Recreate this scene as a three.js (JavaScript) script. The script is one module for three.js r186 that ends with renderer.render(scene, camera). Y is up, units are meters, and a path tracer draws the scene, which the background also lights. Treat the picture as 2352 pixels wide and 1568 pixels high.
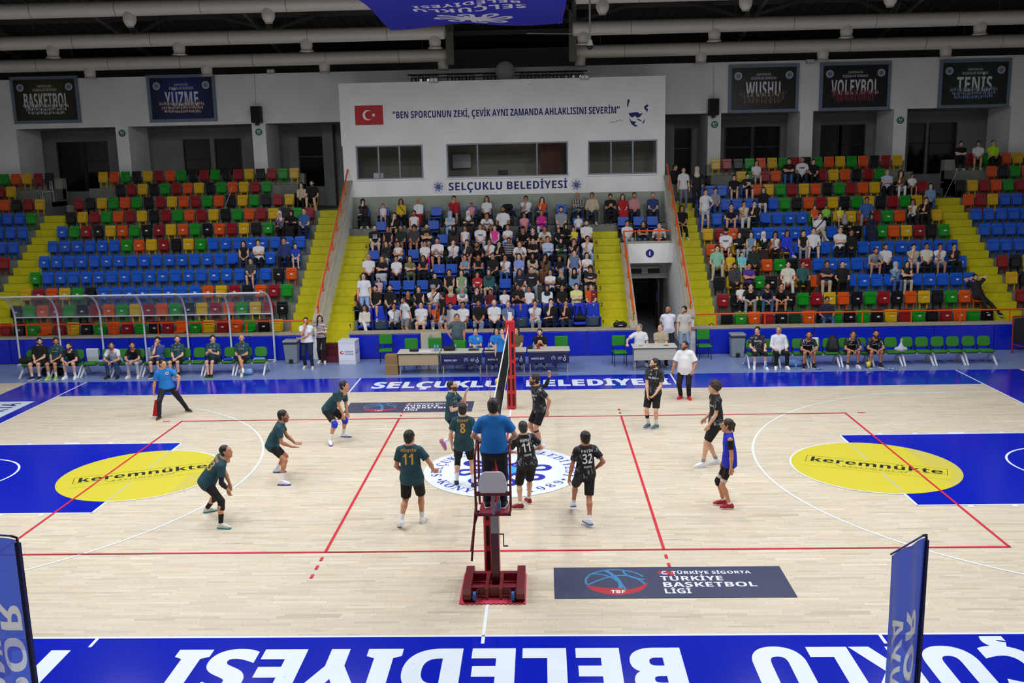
import * as THREE from 'three';
import { RoundedBoxGeometry } from 'three/addons/geometries/RoundedBoxGeometry.js';
import { mergeGeometries } from 'three/addons/utils/BufferGeometryUtils.js';
import { RectAreaLightUniformsLib } from 'three/addons/lights/RectAreaLightUniformsLib.js';

// ------------------------------------------------------------------ camera, light, exposure
const scene = new THREE.Scene();
scene.background = new THREE.Color(0x000000);
const camera = new THREE.PerspectiveCamera(39.87, 2352 / 1568, 0.1, 120);
camera.position.set(0.926, 6.715, 20.14);
camera.rotation.set(-0.18585, 0.03332, -0.02133, 'YXZ');
const renderer = new THREE.WebGLRenderer({ antialias: true });
renderer.toneMapping = THREE.LinearToneMapping;
renderer.toneMappingExposure = 1.0;
renderer.shadowMap.enabled = true;
RectAreaLightUniformsLib.init();
const LAMP = { nits: 69, color: 0xf7faff, size: [1.0, 1.0], y: 11.6, xs: [-12.5, -8.8, -5.4, 3.4, 7.6, 11.6], zs: [-6.6, -2.2, 2.6, 7.6] };

// ------------------------------------------------------------------ helpers
let seed = 7;
const rnd = () => { seed = (seed + 0x6d2b79f5) | 0; let t = Math.imul(seed ^ (seed >>> 15), 1 | seed); t = (t + Math.imul(t ^ (t >>> 7), 61 | t)) ^ t; return ((t ^ (t >>> 14)) >>> 0) / 4294967296; };
const rr = (a, b) => a + (b - a) * rnd();
const V = (x = 0, y = 0, z = 0) => new THREE.Vector3(x, y, z);
const lerp = (a, b, t) => a.clone().lerp(b, t);
const used = new Map();
function numbered(name) { const n = used.get(name) || 0; used.set(name, n + 1); return n ? name + '_' + String(n).padStart(3, '0') : name; }
const mats = new Map();
function M(color, rough = 0.7, extra) {
  const key = color + '|' + rough + '|' + (extra ? JSON.stringify(extra) : '');
  if (!mats.has(key)) mats.set(key, new THREE.MeshPhysicalMaterial({ color, roughness: rough, ...(extra || {}) }));
  return mats.get(key);
}
function shadow(o) { o.castShadow = true; o.receiveShadow = true; return o; }
function thing(name, label, category, pos = [0, 0, 0], turn = 0, group) {
  const o = new THREE.Group(); o.name = numbered(name); scene.add(o);
  o.position.set(...pos); o.rotation.y = turn; o.userData = { label, category };
  if (group) o.userData.group = group;
  return o;
}
function struct(name, label) { const o = new THREE.Group(); o.name = numbered(name); scene.add(o); o.userData = { kind: 'structure', label, category: name.split('_')[0] }; return o; }
function part(parent, name, geo, mat, pos, rot) {
  const m = shadow(new THREE.Mesh(geo, mat)); m.name = name;
  if (pos) m.position.set(...pos);
  if (rot) m.rotation.set(...rot);
  parent.add(m); return m;
}
function solo(name, label, category, geo, mat, pos, rot, group) {   // a thing that is one mesh
  const m = shadow(new THREE.Mesh(geo, mat)); m.name = numbered(name); scene.add(m);
  if (pos) m.position.set(...pos);
  if (rot) m.rotation.set(...rot);
  m.userData = { label, category }; if (group) m.userData.group = group;
  return m;
}
function metreUV(g) {                                             // uv in metres from the dominant normal axis
  const p = g.attributes.position, n = g.attributes.normal, uv = new Float32Array(p.count * 2);
  for (let i = 0; i < p.count; i++) {
    const ax = Math.abs(n.getX(i)), ay = Math.abs(n.getY(i)), az = Math.abs(n.getZ(i));
    if (ay >= ax && ay >= az) { uv[2 * i] = p.getX(i); uv[2 * i + 1] = p.getZ(i); }
    else if (ax >= az) { uv[2 * i] = p.getZ(i); uv[2 * i + 1] = p.getY(i); }
    else { uv[2 * i] = p.getX(i); uv[2 * i + 1] = p.getY(i); }
  }
  g.setAttribute('uv', new THREE.BufferAttribute(uv, 2)); return g;
}
function merge(list) {
  const a = list.map((g) => { const h = g.index ? g.toNonIndexed() : g.clone(); for (const k of Object.keys(h.attributes)) if (!['position', 'normal', 'uv'].includes(k)) h.deleteAttribute(k); return h; });
  if (a.some((g) => !g.attributes.uv)) a.forEach((g) => g.deleteAttribute('uv'));
  return mergeGeometries(a);
}
function bx(x0, x1, y0, y1, z0, z1) { const g = new THREE.BoxGeometry(x1 - x0, y1 - y0, z1 - z0); g.translate((x0 + x1) / 2, (y0 + y1) / 2, (z0 + z1) / 2); return metreUV(g); }
function rbx(w, h, d, r = 0.02, seg = 1, x = 0, y = 0, z = 0) { const g = new RoundedBoxGeometry(w, h, d, seg, Math.min(r, w / 2.01, h / 2.01, d / 2.01)); g.translate(x, y, z); return g; }
function rod(a, b, r, seg = 8, r2 = r) {
  const A = V(...a), B = V(...b), d = B.clone().sub(A), g = new THREE.CylinderGeometry(r2, r, d.length(), seg);
  g.applyQuaternion(new THREE.Quaternion().setFromUnitVectors(V(0, 1, 0), d.clone().normalize()));
  g.translate((A.x + B.x) / 2, (A.y + B.y) / 2, (A.z + B.z) / 2); return g;
}
function beam(a, b, w, h) {                                       // square bar between two points
  const A = V(...a), B = V(...b), d = B.clone().sub(A), g = new THREE.BoxGeometry(w, h, d.length());
  const m = new THREE.Matrix4().lookAt(B, A, Math.abs(d.clone().normalize().y) > 0.99 ? V(1, 0, 0) : V(0, 1, 0)); g.applyMatrix4(m);
  g.translate((A.x + B.x) / 2, (A.y + B.y) / 2, (A.z + B.z) / 2); return g;
}
function tube(pts, r, seg = 24, rad = 6, closed = false) { return new THREE.TubeGeometry(new THREE.CatmullRomCurve3(pts.map((p) => V(...p)), closed, 'catmullrom', 0.2), seg, r, rad, closed); }
function prism(points, depth, bevel = 0) {                        // outline in x,y pushed along +z
  const s = new THREE.Shape(points.map((p) => new THREE.Vector2(...p)));
  return new THREE.ExtrudeGeometry(s, { depth, bevelEnabled: bevel > 0, bevelSize: bevel, bevelThickness: bevel, bevelSegments: 1, curveSegments: 6 });
}
function sidePrism(points, x0, x1) {                              // outline in z,y pushed from x0 to x1
  const g = prism(points.map(([z, y]) => [-z, y]), x1 - x0); g.rotateY(Math.PI / 2); g.translate(x0, 0, 0); return metreUV(g);
}
function canvas(w, h, draw, wrap) {
  const c = document.createElement('canvas'); c.width = w; c.height = h; draw(c.getContext('2d'), w, h);
  const t = new THREE.CanvasTexture(c); t.colorSpace = THREE.SRGBColorSpace; t.magFilter = THREE.LinearFilter;
  if (wrap) t.wrapS = t.wrapT = THREE.RepeatWrapping; return t;
}
function print(tex, rough = 0.6, extra) { return new THREE.MeshPhysicalMaterial({ map: tex, roughness: rough, ...(extra || {}) }); }
// text fitted to a box on a canvas
function fit(c, text, x, y, w, h, font = 'bold', family = 'sans-serif') {
  c.save(); c.font = font + ' 100px ' + family; c.textBaseline = 'alphabetic'; c.textAlign = 'left';
  const m = c.measureText(text), hh = 73; c.translate(x, y + h); c.scale(w / m.width, h / hh); c.fillText(text, 0, 0); c.restore();
}
function noiseTex(size, base, amp, coarse, rep) {
  const d = new Uint8Array(size * size * 4), n = size / coarse, grid = Array.from({ length: n * n }, rnd);
  const s = (x, y) => { const X = x / coarse, Y = y / coarse, i = Math.floor(X), j = Math.floor(Y), u = X - i, v = Y - j, g = (a, b) => grid[((a % n) + n) % n + (((b % n) + n) % n) * n]; return (g(i, j) * (1 - u) + g(i + 1, j) * u) * (1 - v) + (g(i, j + 1) * (1 - u) + g(i + 1, j + 1) * u) * v; };
  for (let y = 0; y < size; y++) for (let x = 0; x < size; x++) { const k = 1 + amp * (s(x, y) - 0.5) + amp * 0.7 * (rnd() - 0.5), o = (y * size + x) * 4; for (let c = 0; c < 3; c++) d[o + c] = Math.max(0, Math.min(255, base[c] * k)); d[o + 3] = 255; }
  const t = new THREE.DataTexture(d, size, size); t.colorSpace = THREE.SRGBColorSpace; t.magFilter = THREE.LinearFilter; t.wrapS = t.wrapT = THREE.RepeatWrapping; t.repeat.set(rep, rep); t.needsUpdate = true; return t;
}
const ORD = ['zero', 'first', 'second', 'third', 'fourth', 'fifth', 'sixth', 'seventh', 'eighth', 'ninth', 'tenth', 'eleventh', 'twelfth', 'thirteenth', 'fourteenth', 'fifteenth', 'sixteenth', 'seventeenth', 'eighteenth', 'nineteenth', 'twentieth', 'twenty-first'];
const ZROW = (k) => -13.45 - 0.8 * (k - 1), FLOOR = (k) => 0.64 + 0.542 * (k - 1), FLOORC = (k) => 0.66 + 0.512 * (k - 1);
// ------------------------------------------------------------------ figures: distance fields meshed with surface nets
function net(f, min, max, h) {
  const n = [0, 1, 2].map((i) => Math.ceil((max[i] - min[i]) / h) + 1), [nx, ny, nz] = n, D = new Float32Array(nx * ny * nz), B = 5, R = 0.5 * Math.sqrt(3) * B * h * 1.15 + h;
  for (let k0 = 0; k0 < nz; k0 += B) for (let j0 = 0; j0 < ny; j0 += B) for (let i0 = 0; i0 < nx; i0 += B) {
    const i1 = Math.min(i0 + B, nx), j1 = Math.min(j0 + B, ny), k1 = Math.min(k0 + B, nz), c = f(min[0] + (i0 + B / 2) * h, min[1] + (j0 + B / 2) * h, min[2] + (k0 + B / 2) * h), far = Math.abs(c) > R;
    for (let k = k0; k < k1; k++) for (let j = j0; j < j1; j++) for (let i = i0; i < i1; i++) D[(k * ny + j) * nx + i] = far ? c : f(min[0] + i * h, min[1] + j * h, min[2] + k * h);
  }
  const id = new Int32Array(nx * ny * nz).fill(-1), P = [], I = [], sx = 1, sy = nx, sz = nx * ny, off = [0, sx, sy, sx + sy, sz, sx + sz, sy + sz, sx + sy + sz];
  const E = [[0, 1], [2, 3], [4, 5], [6, 7], [0, 2], [1, 3], [4, 6], [5, 7], [0, 4], [1, 5], [2, 6], [3, 7]];
  for (let k = 0; k < nz - 1; k++) for (let j = 0; j < ny - 1; j++) for (let i = 0; i < nx - 1; i++) {
    const o = (k * ny + j) * nx + i; let m = 0;
    for (let c = 0; c < 8; c++) if (D[o + off[c]] < 0) m |= 1 << c;
    if (m === 0 || m === 255) continue;
    let x = 0, y = 0, z = 0, q = 0;
    for (const [a, b] of E) {
      if (((m >> a) & 1) === ((m >> b) & 1)) continue;
      const da = D[o + off[a]], t = da / (da - D[o + off[b]]);
      x += (a & 1) + t * ((b & 1) - (a & 1)); y += ((a >> 1) & 1) + t * (((b >> 1) & 1) - ((a >> 1) & 1)); z += (a >> 2) + t * ((b >> 2) - (a >> 2)); q++;
    }
    id[o] = P.length / 3; P.push(min[0] + (i + x / q) * h, min[1] + (j + y / q) * h, min[2] + (k + z / q) * h);
  }
  const quad = (a, b, c, d, flip) => { if (a < 0 || b < 0 || c < 0 || d < 0) return; if (flip) I.push(a, c, b, a, d, c); else I.push(a, b, c, a, c, d); };
  for (let k = 1; k < nz - 1; k++) for (let j = 1; j < ny - 1; j++) for (let i = 1; i < nx - 1; i++) {
    const o = (k * ny + j) * nx + i, s = D[o] < 0;
    if (s !== D[o + sx] < 0) quad(id[o], id[o - sy], id[o - sy - sz], id[o - sz], s);
    if (s !== D[o + sy] < 0) quad(id[o], id[o - sz], id[o - sz - sx], id[o - sx], s);
    if (s !== D[o + sz] < 0) quad(id[o], id[o - sx], id[o - sx - sy], id[o - sy], s);
  }
  for (let i = 0; i < I.length; i += 3) { const t = I[i + 1]; I[i + 1] = I[i + 2]; I[i + 2] = t; }
  const g = new THREE.BufferGeometry(); g.setAttribute('position', new THREE.BufferAttribute(new Float32Array(P), 3)); g.setIndex(I);
  const N = new Float32Array(P.length), e = h * 0.5;
  for (let i = 0; i < P.length; i += 3) {
    const x = P[i], y = P[i + 1], z = P[i + 2]; let a = f(x + e, y, z) - f(x - e, y, z), b = f(x, y + e, z) - f(x, y - e, z), c = f(x, y, z + e) - f(x, y, z - e); const l = Math.hypot(a, b, c) || 1;
    N[i] = a / l; N[i + 1] = b / l; N[i + 2] = c / l;
  }
  g.setAttribute('normal', new THREE.BufferAttribute(N, 3)); return g;
}
// a capsule between two joints; s < 1 flattens it along the axis w
function cap(a, b, ra, rb = ra, s = 1, w) {
  const q = { ax: a.x, ay: a.y, az: a.z, ra, dr: rb - ra, s, w, R: Math.max(ra, rb) }; let dx = b.x - a.x, dy = b.y - a.y, dz = b.z - a.z;
  if (s !== 1) { const t = (dx * w.x + dy * w.y + dz * w.z) * (1 / s - 1); dx += w.x * t; dy += w.y * t; dz += w.z * t; }
  q.dx = dx; q.dy = dy; q.dz = dz; q.l = dx * dx + dy * dy + dz * dz || 1e-9; q.b = b; q.a = a; return q;
}
function field(groups, K = 0.02) {
  return (x, y, z) => {
    let d = 1e3;
    for (const g of groups) {
      let e = 1e3; const k = g.k ?? 0.04;
      for (const q of g.caps) {
        let px = x - q.ax, py = y - q.ay, pz = z - q.az;
        if (q.s !== 1) { const w = q.w, t = (px * w.x + py * w.y + pz * w.z) * (1 / q.s - 1); px += w.x * t; py += w.y * t; pz += w.z * t; }
        let h = (px * q.dx + py * q.dy + pz * q.dz) / q.l; h = h < 0 ? 0 : h > 1 ? 1 : h;
        const ex = px - q.dx * h, ey = py - q.dy * h, ez = pz - q.dz * h, r = (Math.sqrt(ex * ex + ey * ey + ez * ez) - q.ra - q.dr * h) * q.s, m = Math.max(k - Math.abs(e - r), 0);
        e = Math.min(e, r) - (k ? m * m / k * 0.25 : 0);
      }
      if (g.cuts) for (const [n, c] of g.cuts) { const t = n.x * x + n.y * y + n.z * z - c; if (t > e) e = t; }
      const m = Math.max(K - Math.abs(d - e), 0); d = Math.min(d, e) - m * m / K * 0.25;
    }
    return d;
  };
}
function netOf(groups, h, K) {
  const lo = [1e3, 1e3, 1e3], hi = [-1e3, -1e3, -1e3];
  for (const g of groups) for (const q of g.caps) for (const p of [q.a, q.b]) ['x', 'y', 'z'].forEach((c, i) => { lo[i] = Math.min(lo[i], p[c] - q.R - 2.2 * h); hi[i] = Math.max(hi[i], p[c] + q.R + 2.2 * h); });
  return net(field(groups, K), lo, hi, h);
}
const cut = (n, p) => [n, n.dot(p)];
// --- head, in head space: centre between the ears, y up, facing +z
const ell = (x, y, z, rx, ry, rz) => (Math.sqrt((x / rx) ** 2 + (y / ry) ** 2 + (z / rz) ** 2) - 1) * Math.min(rx, ry, rz);
const smin = (a, b, k) => { const h = Math.max(k - Math.abs(a - b), 0); return Math.min(a, b) - h * h / k * 0.25; };
const smax = (a, b, k) => -smin(-a, -b, k);
const seg = (x, y, z, a, b, ra, rb) => { const dx = b[0] - a[0], dy = b[1] - a[1], dz = b[2] - a[2]; let h = ((x - a[0]) * dx + (y - a[1]) * dy + (z - a[2]) * dz) / (dx * dx + dy * dy + dz * dz); h = Math.min(1, Math.max(0, h)); return Math.hypot(x - a[0] - dx * h, y - a[1] - dy * h, z - a[2] - dz * h) - ra - (rb - ra) * h; };
function skull(x, y, z) {
  const X = Math.abs(x); let d = ell(x, y - 0.03, z + 0.012, 0.075, 0.09, 0.095);
  d = smin(d, ell(x, y + 0.035, z - 0.022, 0.058, 0.085, 0.07), 0.03);
  d = smin(d, Math.hypot(x, y + 0.095, z - 0.06) - 0.022, 0.03);
  d = smin(d, seg(X, y, z, [0, 0.03, 0.078], [0.036, 0.03, 0.072], 0.013, 0.012), 0.015);
  d = smax(d, -(Math.hypot(X - 0.03, y - 0.011, z - 0.099) - 0.014), 0.012);
  d = smin(d, Math.hypot(X - 0.03, y - 0.011, z - 0.077) - 0.0125, 0.004);
  d = smin(d, seg(x, y, z, [0, 0.012, 0.09], [0, -0.028, 0.108], 0.009, 0.0135), 0.012);
  d = smin(d, seg(X, y, z, [0, -0.058, 0.086], [0.018, -0.057, 0.08], 0.0075, 0.006), 0.008);
  d = smin(d, seg(X, y, z, [0.077, 0.02, -0.01], [0.074, -0.026, -0.002], 0.014, 0.009), 0.008);
  return smin(d, seg(x, y, z, [0, -0.06, -0.022], [0, -0.18, -0.04], 0.053, 0.056), 0.03);
}
function facePaint(x, y, z, beard) {
  const X = Math.abs(x);
  if (Math.hypot(X - 0.03, y - 0.011) < 0.0145 && z > 0.075) return Math.hypot(X - 0.03, y - 0.011) < 0.0065 ? [0.05, 0.03, 0.02] : [0.9, 0.85, 0.8];
  if (X > 0.009 && X < 0.053 && y > 0.031 && y < 0.042 && z > 0.05) return [0.34, 0.27, 0.24];
  if (X < 0.024 && y > -0.067 && y < -0.05 && z > 0.076) return [0.85, 0.5, 0.48];
  if (beard) { if (y < -0.06 + X * 0.9 && y < -0.012 && z > -0.012 + (beard > 1 ? 0 : 0.01) && y > -0.15 && (z > 0.03 || y > -0.1)) return beard > 1 ? [0.12, 0.09, 0.08] : [0.42, 0.36, 0.34]; if (X < 0.028 && y > -0.05 && y < -0.04 && z > 0.08) return beard > 1 ? [0.15, 0.11, 0.1] : [0.45, 0.4, 0.38]; }
  return [1, 1, 1];
}
const cache = new Map(), memo = (key, make) => { if (!cache.has(key)) cache.set(key, make()); return cache.get(key); };
const headGeo = (h, beard) => memo('head' + h + beard, () => {
  const g = net(skull, [-0.105, -0.2, -0.13], [0.105, 0.14, 0.14], h), p = g.attributes.position, c = new Float32Array(p.count * 3);
  for (let i = 0; i < p.count; i++) c.set(facePaint(p.getX(i), p.getY(i), p.getZ(i), beard), i * 3);
  g.setAttribute('color', new THREE.BufferAttribute(c, 3)); return g;
});
function hairField(style) {
  const dome = (x, y, z, r = 0) => ell(x, y - 0.038, z + 0.027, 0.086 + r, 0.1 + r, 0.104 + r), line = (y, z, o = 0) => -0.747 * y + 0.664 * z - 0.014 - o;
  const wob = (x, y, z, a, s) => a * Math.sin(x * s + 1) * Math.sin(y * s * 1.1 + 2) * Math.sin(z * s * 0.9);
  const nape = (x, y, z, r = 0) => ell(x, y + 0.03, z + 0.045, 0.078 + r, 0.075 + r, 0.066 + r), short = (x, y, z) => smax(smin(dome(x, y, z), nape(x, y, z), 0.02) + wob(x, y, z, 0.004, 90), line(y, z, 0.004), 0.01);
  if (style === 'short') return short;
  if (style === 'crop') return (x, y, z) => smax(smin(dome(x, y, z, -0.004), nape(x, y, z, -0.004), 0.02), line(y, z, 0.004), 0.006);
  if (style === 'curly') return (x, y, z) => smax(dome(x, y, z, 0.018) + wob(x, y, z, 0.012, 130), line(y, z, 0.004), 0.012);
  const curtain = (x, y, z, len, w) => smin(seg(Math.abs(x), y, z, [0.076, 0.03, -0.005], [0.092, -len, 0.012], 0.03 * w, 0.03 * w), seg(x, y, z, [0, 0, -0.065], [0, -len - 0.03, -0.085], 0.068 * w, 0.055 * w), 0.04);
  if (style === 'long') return (x, y, z) => smin(short(x, y, z), curtain(x, y, z, 0.22, 1), 0.02);
  if (style === 'curlylong') return (x, y, z) => smin(short(x, y, z), curtain(x, y, z, 0.2, 1.3), 0.02) + wob(x, y, z, 0.012, 110);
  if (style === 'bob') return (x, y, z) => smin(short(x, y, z), curtain(x, y, z, 0.1, 1), 0.02);
  if (style === 'bun') return (x, y, z) => smin(short(x, y, z), Math.hypot(x, y - 0.07, z + 0.125) - 0.034, 0.01);
  if (style === 'pony') return (x, y, z) => smin(short(x, y, z), smin(Math.hypot(x, y - 0.03, z + 0.125) - 0.034, seg(x, y, z, [0, 0.02, -0.13], [0, -0.1, -0.12], 0.022, 0.015), 0.015), 0.01);
  if (style === 'hijab') return (x, y, z) => { let d = smin(dome(x, y, z, 0.012), ell(x, y + 0.035, z - 0.012, 0.078, 0.1, 0.085), 0.03); d = smin(d, seg(x, y, z, [0, -0.1, -0.012], [0, -0.185, 0.0], 0.074, 0.13), 0.06); return smax(d, -ell(x, y + 0.006, z - 0.115, 0.06, 0.084, 0.09), 0.008); };
  return (x, y, z) => { const top = smax(dome(x, y, z, 0.006), 0.03 - y + z * 0.1, 0.008), visor = Math.max(ell(x, 0, z - 0.085, 0.075, 1, 0.085), Math.abs(y - 0.045 + (z - 0.08) * 0.25) - 0.006); return Math.min(top, visor); };   // cap
}
const hairGeo = (style, h) => memo('hair' + style + h, () => net(hairField(style), [-0.15, -0.36, -0.2], [0.15, 0.18, 0.2], h));
// --- hand: wrist at the origin, fingers along +y, palm facing +z, thumb towards +x
const handGeo = (kind, h) => memo('hand' + kind + h, () => {
  const curl = { relaxed: 0.38, fist: 1.35, open: 0.1 }[kind], caps = [], xs = [0.03, 0.0105, -0.0095, -0.028], len = [0.07, 0.08, 0.074, 0.058], r = h > 0.007 ? 0.0105 : 0.0092;
  caps.push(cap(V(0, -0.02, 0), V(0, 0.02, 0), 0.025, 0.024));
  xs.forEach((x) => caps.push(cap(V(x * 0.7, 0.015, 0), V(x, 0.08, 0), 0.015, 0.0135)));
  const fingers = xs.map((x, i) => { let p = V(x, 0.08, 0), a = curl * 0.6; const c = []; for (const f of [0.45, 0.32, 0.23]) { const q = p.clone().add(V(x * 0.15 * f, Math.cos(a) * len[i] * f, Math.sin(a) * len[i] * f)); c.push(cap(p, q, r, r * 0.93)); p = q; a += curl * 1.1; } return { caps: c, k: 0.004 }; });
  const th = kind === 'fist' ? [V(0.028, 0.02, 0.008), V(0.045, 0.055, 0.03), V(0.02, 0.075, 0.045)] : [V(0.026, 0.018, 0.006), V(0.052, 0.05, 0.02), V(0.058, 0.085, 0.026)];
  return netOf([{ caps, k: 0.012 }, ...fingers, { caps: [cap(th[0], th[1], 0.014, 0.012), cap(th[1], th[2], 0.0115, 0.0095)], k: 0.006 }], h, 0.006);
});
const shoeGeo = (h) => memo('shoe' + h, () => {
  const up = netOf([{ caps: [cap(V(0, 0.05, -0.045), V(0, 0.042, 0.11), 0.044, 0.038), cap(V(0, 0.042, 0.1), V(0, 0.036, 0.165), 0.04, 0.03), cap(V(0, 0.06, -0.02), V(0, 0.115, -0.02), 0.043, 0.044), cap(V(0, 0.09, 0.005), V(0, 0.06, 0.08), 0.032, 0.03)], k: 0.03, cuts: [cut(V(0, -1, 0), V(0, 0.02, 0)), cut(V(0, 1, 0), V(0, 0.115, 0))] }], h);
  const so = netOf([{ caps: [cap(V(0, 0.014, -0.05), V(0, 0.014, 0.04), 0.046, 0.042), cap(V(0, 0.014, 0.04), V(0, 0.014, 0.155), 0.042, 0.046)], k: 0.02, cuts: [cut(V(0, -1, 0), V(0, 0, 0)), cut(V(0, 1, 0), V(0, 0.027, 0))] }], h);
  return [up, so];
});
// --- pose: joints from targets
function bend(a, t, l1, l2, hint) {                               // two-bone joint; returns [middle, end]
  const d = t.clone().sub(a), L = Math.min(d.length(), (l1 + l2) * 0.998), u = d.normalize(), x = (l1 * l1 - l2 * l2 + L * L) / (2 * L), y = Math.sqrt(Math.max(0, l1 * l1 - x * x)), n = hint.clone().addScaledVector(u, -hint.dot(u)).normalize();
  return [a.clone().addScaledVector(u, x).addScaledVector(n, y), a.clone().addScaledVector(u, L)];
}
const yawDir = (deg) => V(Math.sin(deg * Math.PI / 180), 0, Math.cos(deg * Math.PI / 180));
function pose(o) {
  const S = (o.H ?? 1.8) / 1.8, b = o.build ?? 1, f = yawDir(o.face ?? 0), J = { S, b, o }, arr = (a) => (a.isVector3 ? a : V(...a));
  J.pelvis = arr(o.pelvis); J.neck = arr(o.neck); const sp = J.neck.clone().sub(J.pelvis); J.spine = sp.length(); J.u = sp.clone().normalize();
  J.f = f.clone().addScaledVector(J.u, -f.dot(J.u)).normalize(); J.lat = J.u.clone().cross(J.f).normalize();
  const fs = yawDir(o.shFace ?? o.face ?? 0); J.fs = fs.addScaledVector(J.u, -fs.dot(J.u)).normalize(); J.ls = J.u.clone().cross(J.fs).normalize();
  const arch = o.arch ?? 0.015;
  J.waist = lerp(J.pelvis, J.neck, 0.36).addScaledVector(J.f, -arch); J.chest = lerp(J.pelvis, J.neck, 0.72).addScaledVector(J.fs, -arch);
  const pl = yawDir(o.hipFace ?? o.face ?? 0), hl = V(0, 1, 0).cross(pl);
  for (const [s, c] of [[1, 'L'], [-1, 'R']]) {
    J['hip' + c] = J.pelvis.clone().addScaledVector(hl, s * 0.092 * S * b).add(V(0, -0.03 * S, 0));
    J['sh' + c] = lerp(J.pelvis, J.neck, 0.86).addScaledVector(J.ls, s * 0.178 * S * (b * 0.5 + 0.5)).addScaledVector(V(0, 1, 0), o['shrug' + c] ?? 0);
    const ft = o['foot' + c], an = V(ft[0], ft[1] + 0.09 * S, ft[2]), kh = o['knee' + c] ? arr(o['knee' + c]) : yawDir((o.face ?? 0) + s * 8);
    [J['kn' + c], J['an' + c]] = bend(J['hip' + c], an, 0.44 * S, 0.43 * S, kh); J['ft' + c] = [ft[3] ?? (o.face ?? 0) + s * 12, ft[4] ?? 0];
    const eh = o['elb' + c] ? arr(o['elb' + c]) : V(0, -0.6, 0).addScaledVector(J.fs, -0.5).addScaledVector(J.ls, s * 0.45);
    [J['el' + c], J['wr' + c]] = bend(J['sh' + c], arr(o['hand' + c]), 0.3 * S, 0.255 * S, eh);
  }
  const hf = (o.headFace ?? o.face ?? 0) * Math.PI / 180;
  J.hq = new THREE.Quaternion().setFromEuler(new THREE.Euler((o.headPitch ?? 0) * Math.PI / 180, hf, (o.headRoll ?? 0) * Math.PI / 180, 'YXZ'));
  J.head = J.neck.clone().addScaledVector(J.u, 0.082 * S).add(V(0, 0.07 * S, 0)).addScaledVector(V(0, 0, 1).applyQuaternion(J.hq), 0.03 * S);
  return J;
}
function torsoCaps(J, add = 0, low = 0) {
  const { S, b } = J, r = (x) => (x * b + add) * S, bel = J.o.belly ?? 0;
  const c = [cap(J.hipL, J.hipR, r(0.105), r(0.105), 0.95, J.f), cap(J.pelvis, J.waist, r(0.142) + low, r(0.132 + bel * 0.5) + low * 0.6, 0.78, J.f), cap(J.waist, lerp(J.pelvis, J.neck, 0.63), r(0.132 + bel * 0.3) + low * 0.5, r(0.156), 0.72, J.fs), cap(lerp(J.shL, J.shR, 0.1), lerp(J.shR, J.shL, 0.1), r(0.062), r(0.062))];
  if (bel) c.push(cap(lerp(J.pelvis, J.waist, 0.4).addScaledVector(J.f, 0.05), lerp(J.waist, J.chest, 0.4).addScaledVector(J.f, 0.04), r(0.1 + bel), r(0.1 + bel * 0.6)));
  return c;
}
function bodyGroups(J) {
  const { S, b } = J, r = (x) => x * S * (0.4 + 0.6 * b), m = lerp(J.shL, J.shR, 0.5), nk = J.neck.clone().addScaledVector(J.u, 0.09 * S), g = [{ caps: [...torsoCaps(J), cap(m.clone().addScaledVector(J.u, -0.02), J.neck, r(0.07), r(0.058)), cap(lerp(m, J.shL, 0.55), J.neck, r(0.05), r(0.045)), cap(lerp(m, J.shR, 0.55), J.neck, r(0.05), r(0.045)), cap(J.neck, nk, r(0.056), r(0.052))], k: 0.06 }];
  for (const c of 'LR') {
    const kn = J['kn' + c], an = J['an' + c], hip = J['hip' + c], back = J.f.clone().multiplyScalar(-0.012), calf = lerp(kn, an, 0.3).add(back);
    g.push({ caps: [cap(hip, kn, r(0.088), r(0.054)), cap(kn, calf, r(0.05), r(0.056)), cap(calf, lerp(kn, an, 0.75), r(0.056), r(0.038)), cap(lerp(kn, an, 0.75), an, r(0.038), r(0.036)), cap(an, an.clone().add(V(0, -0.04 * S, 0)), r(0.036), r(0.036))], k: 0.02 });
    const sh = J['sh' + c], el = J['el' + c], wr = J['wr' + c];
    g.push({ caps: [cap(sh, lerp(sh, el, 0.35), r(0.055), r(0.049)), cap(lerp(sh, el, 0.35), el, r(0.049), r(0.037)), cap(el, lerp(el, wr, 0.3), r(0.038), r(0.041)), cap(lerp(el, wr, 0.3), wr, r(0.041), r(0.026))], k: 0.02 });
  }
  return g;
}
function handMatrix(J, c) {
  const o = J.o, s = c === 'L' ? 1 : -1, dir = o['fingers' + c] ? V(...o['fingers' + c]).normalize() : J['wr' + c].clone().sub(J['el' + c]).normalize(), pn = (o['palm' + c] ? V(...o['palm' + c]) : J.ls.clone().multiplyScalar(-s)), z = pn.addScaledVector(dir, -pn.dot(dir)).normalize(), x = dir.clone().cross(z).normalize();
  const m = new THREE.Matrix4().makeBasis(x, dir, z); m.scale(V(J.S, J.S, J.S)); if (c === 'R') m.multiply(new THREE.Matrix4().makeScale(-1, 1, 1)); m.setPosition(J['wr' + c]); return m;
}
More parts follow.
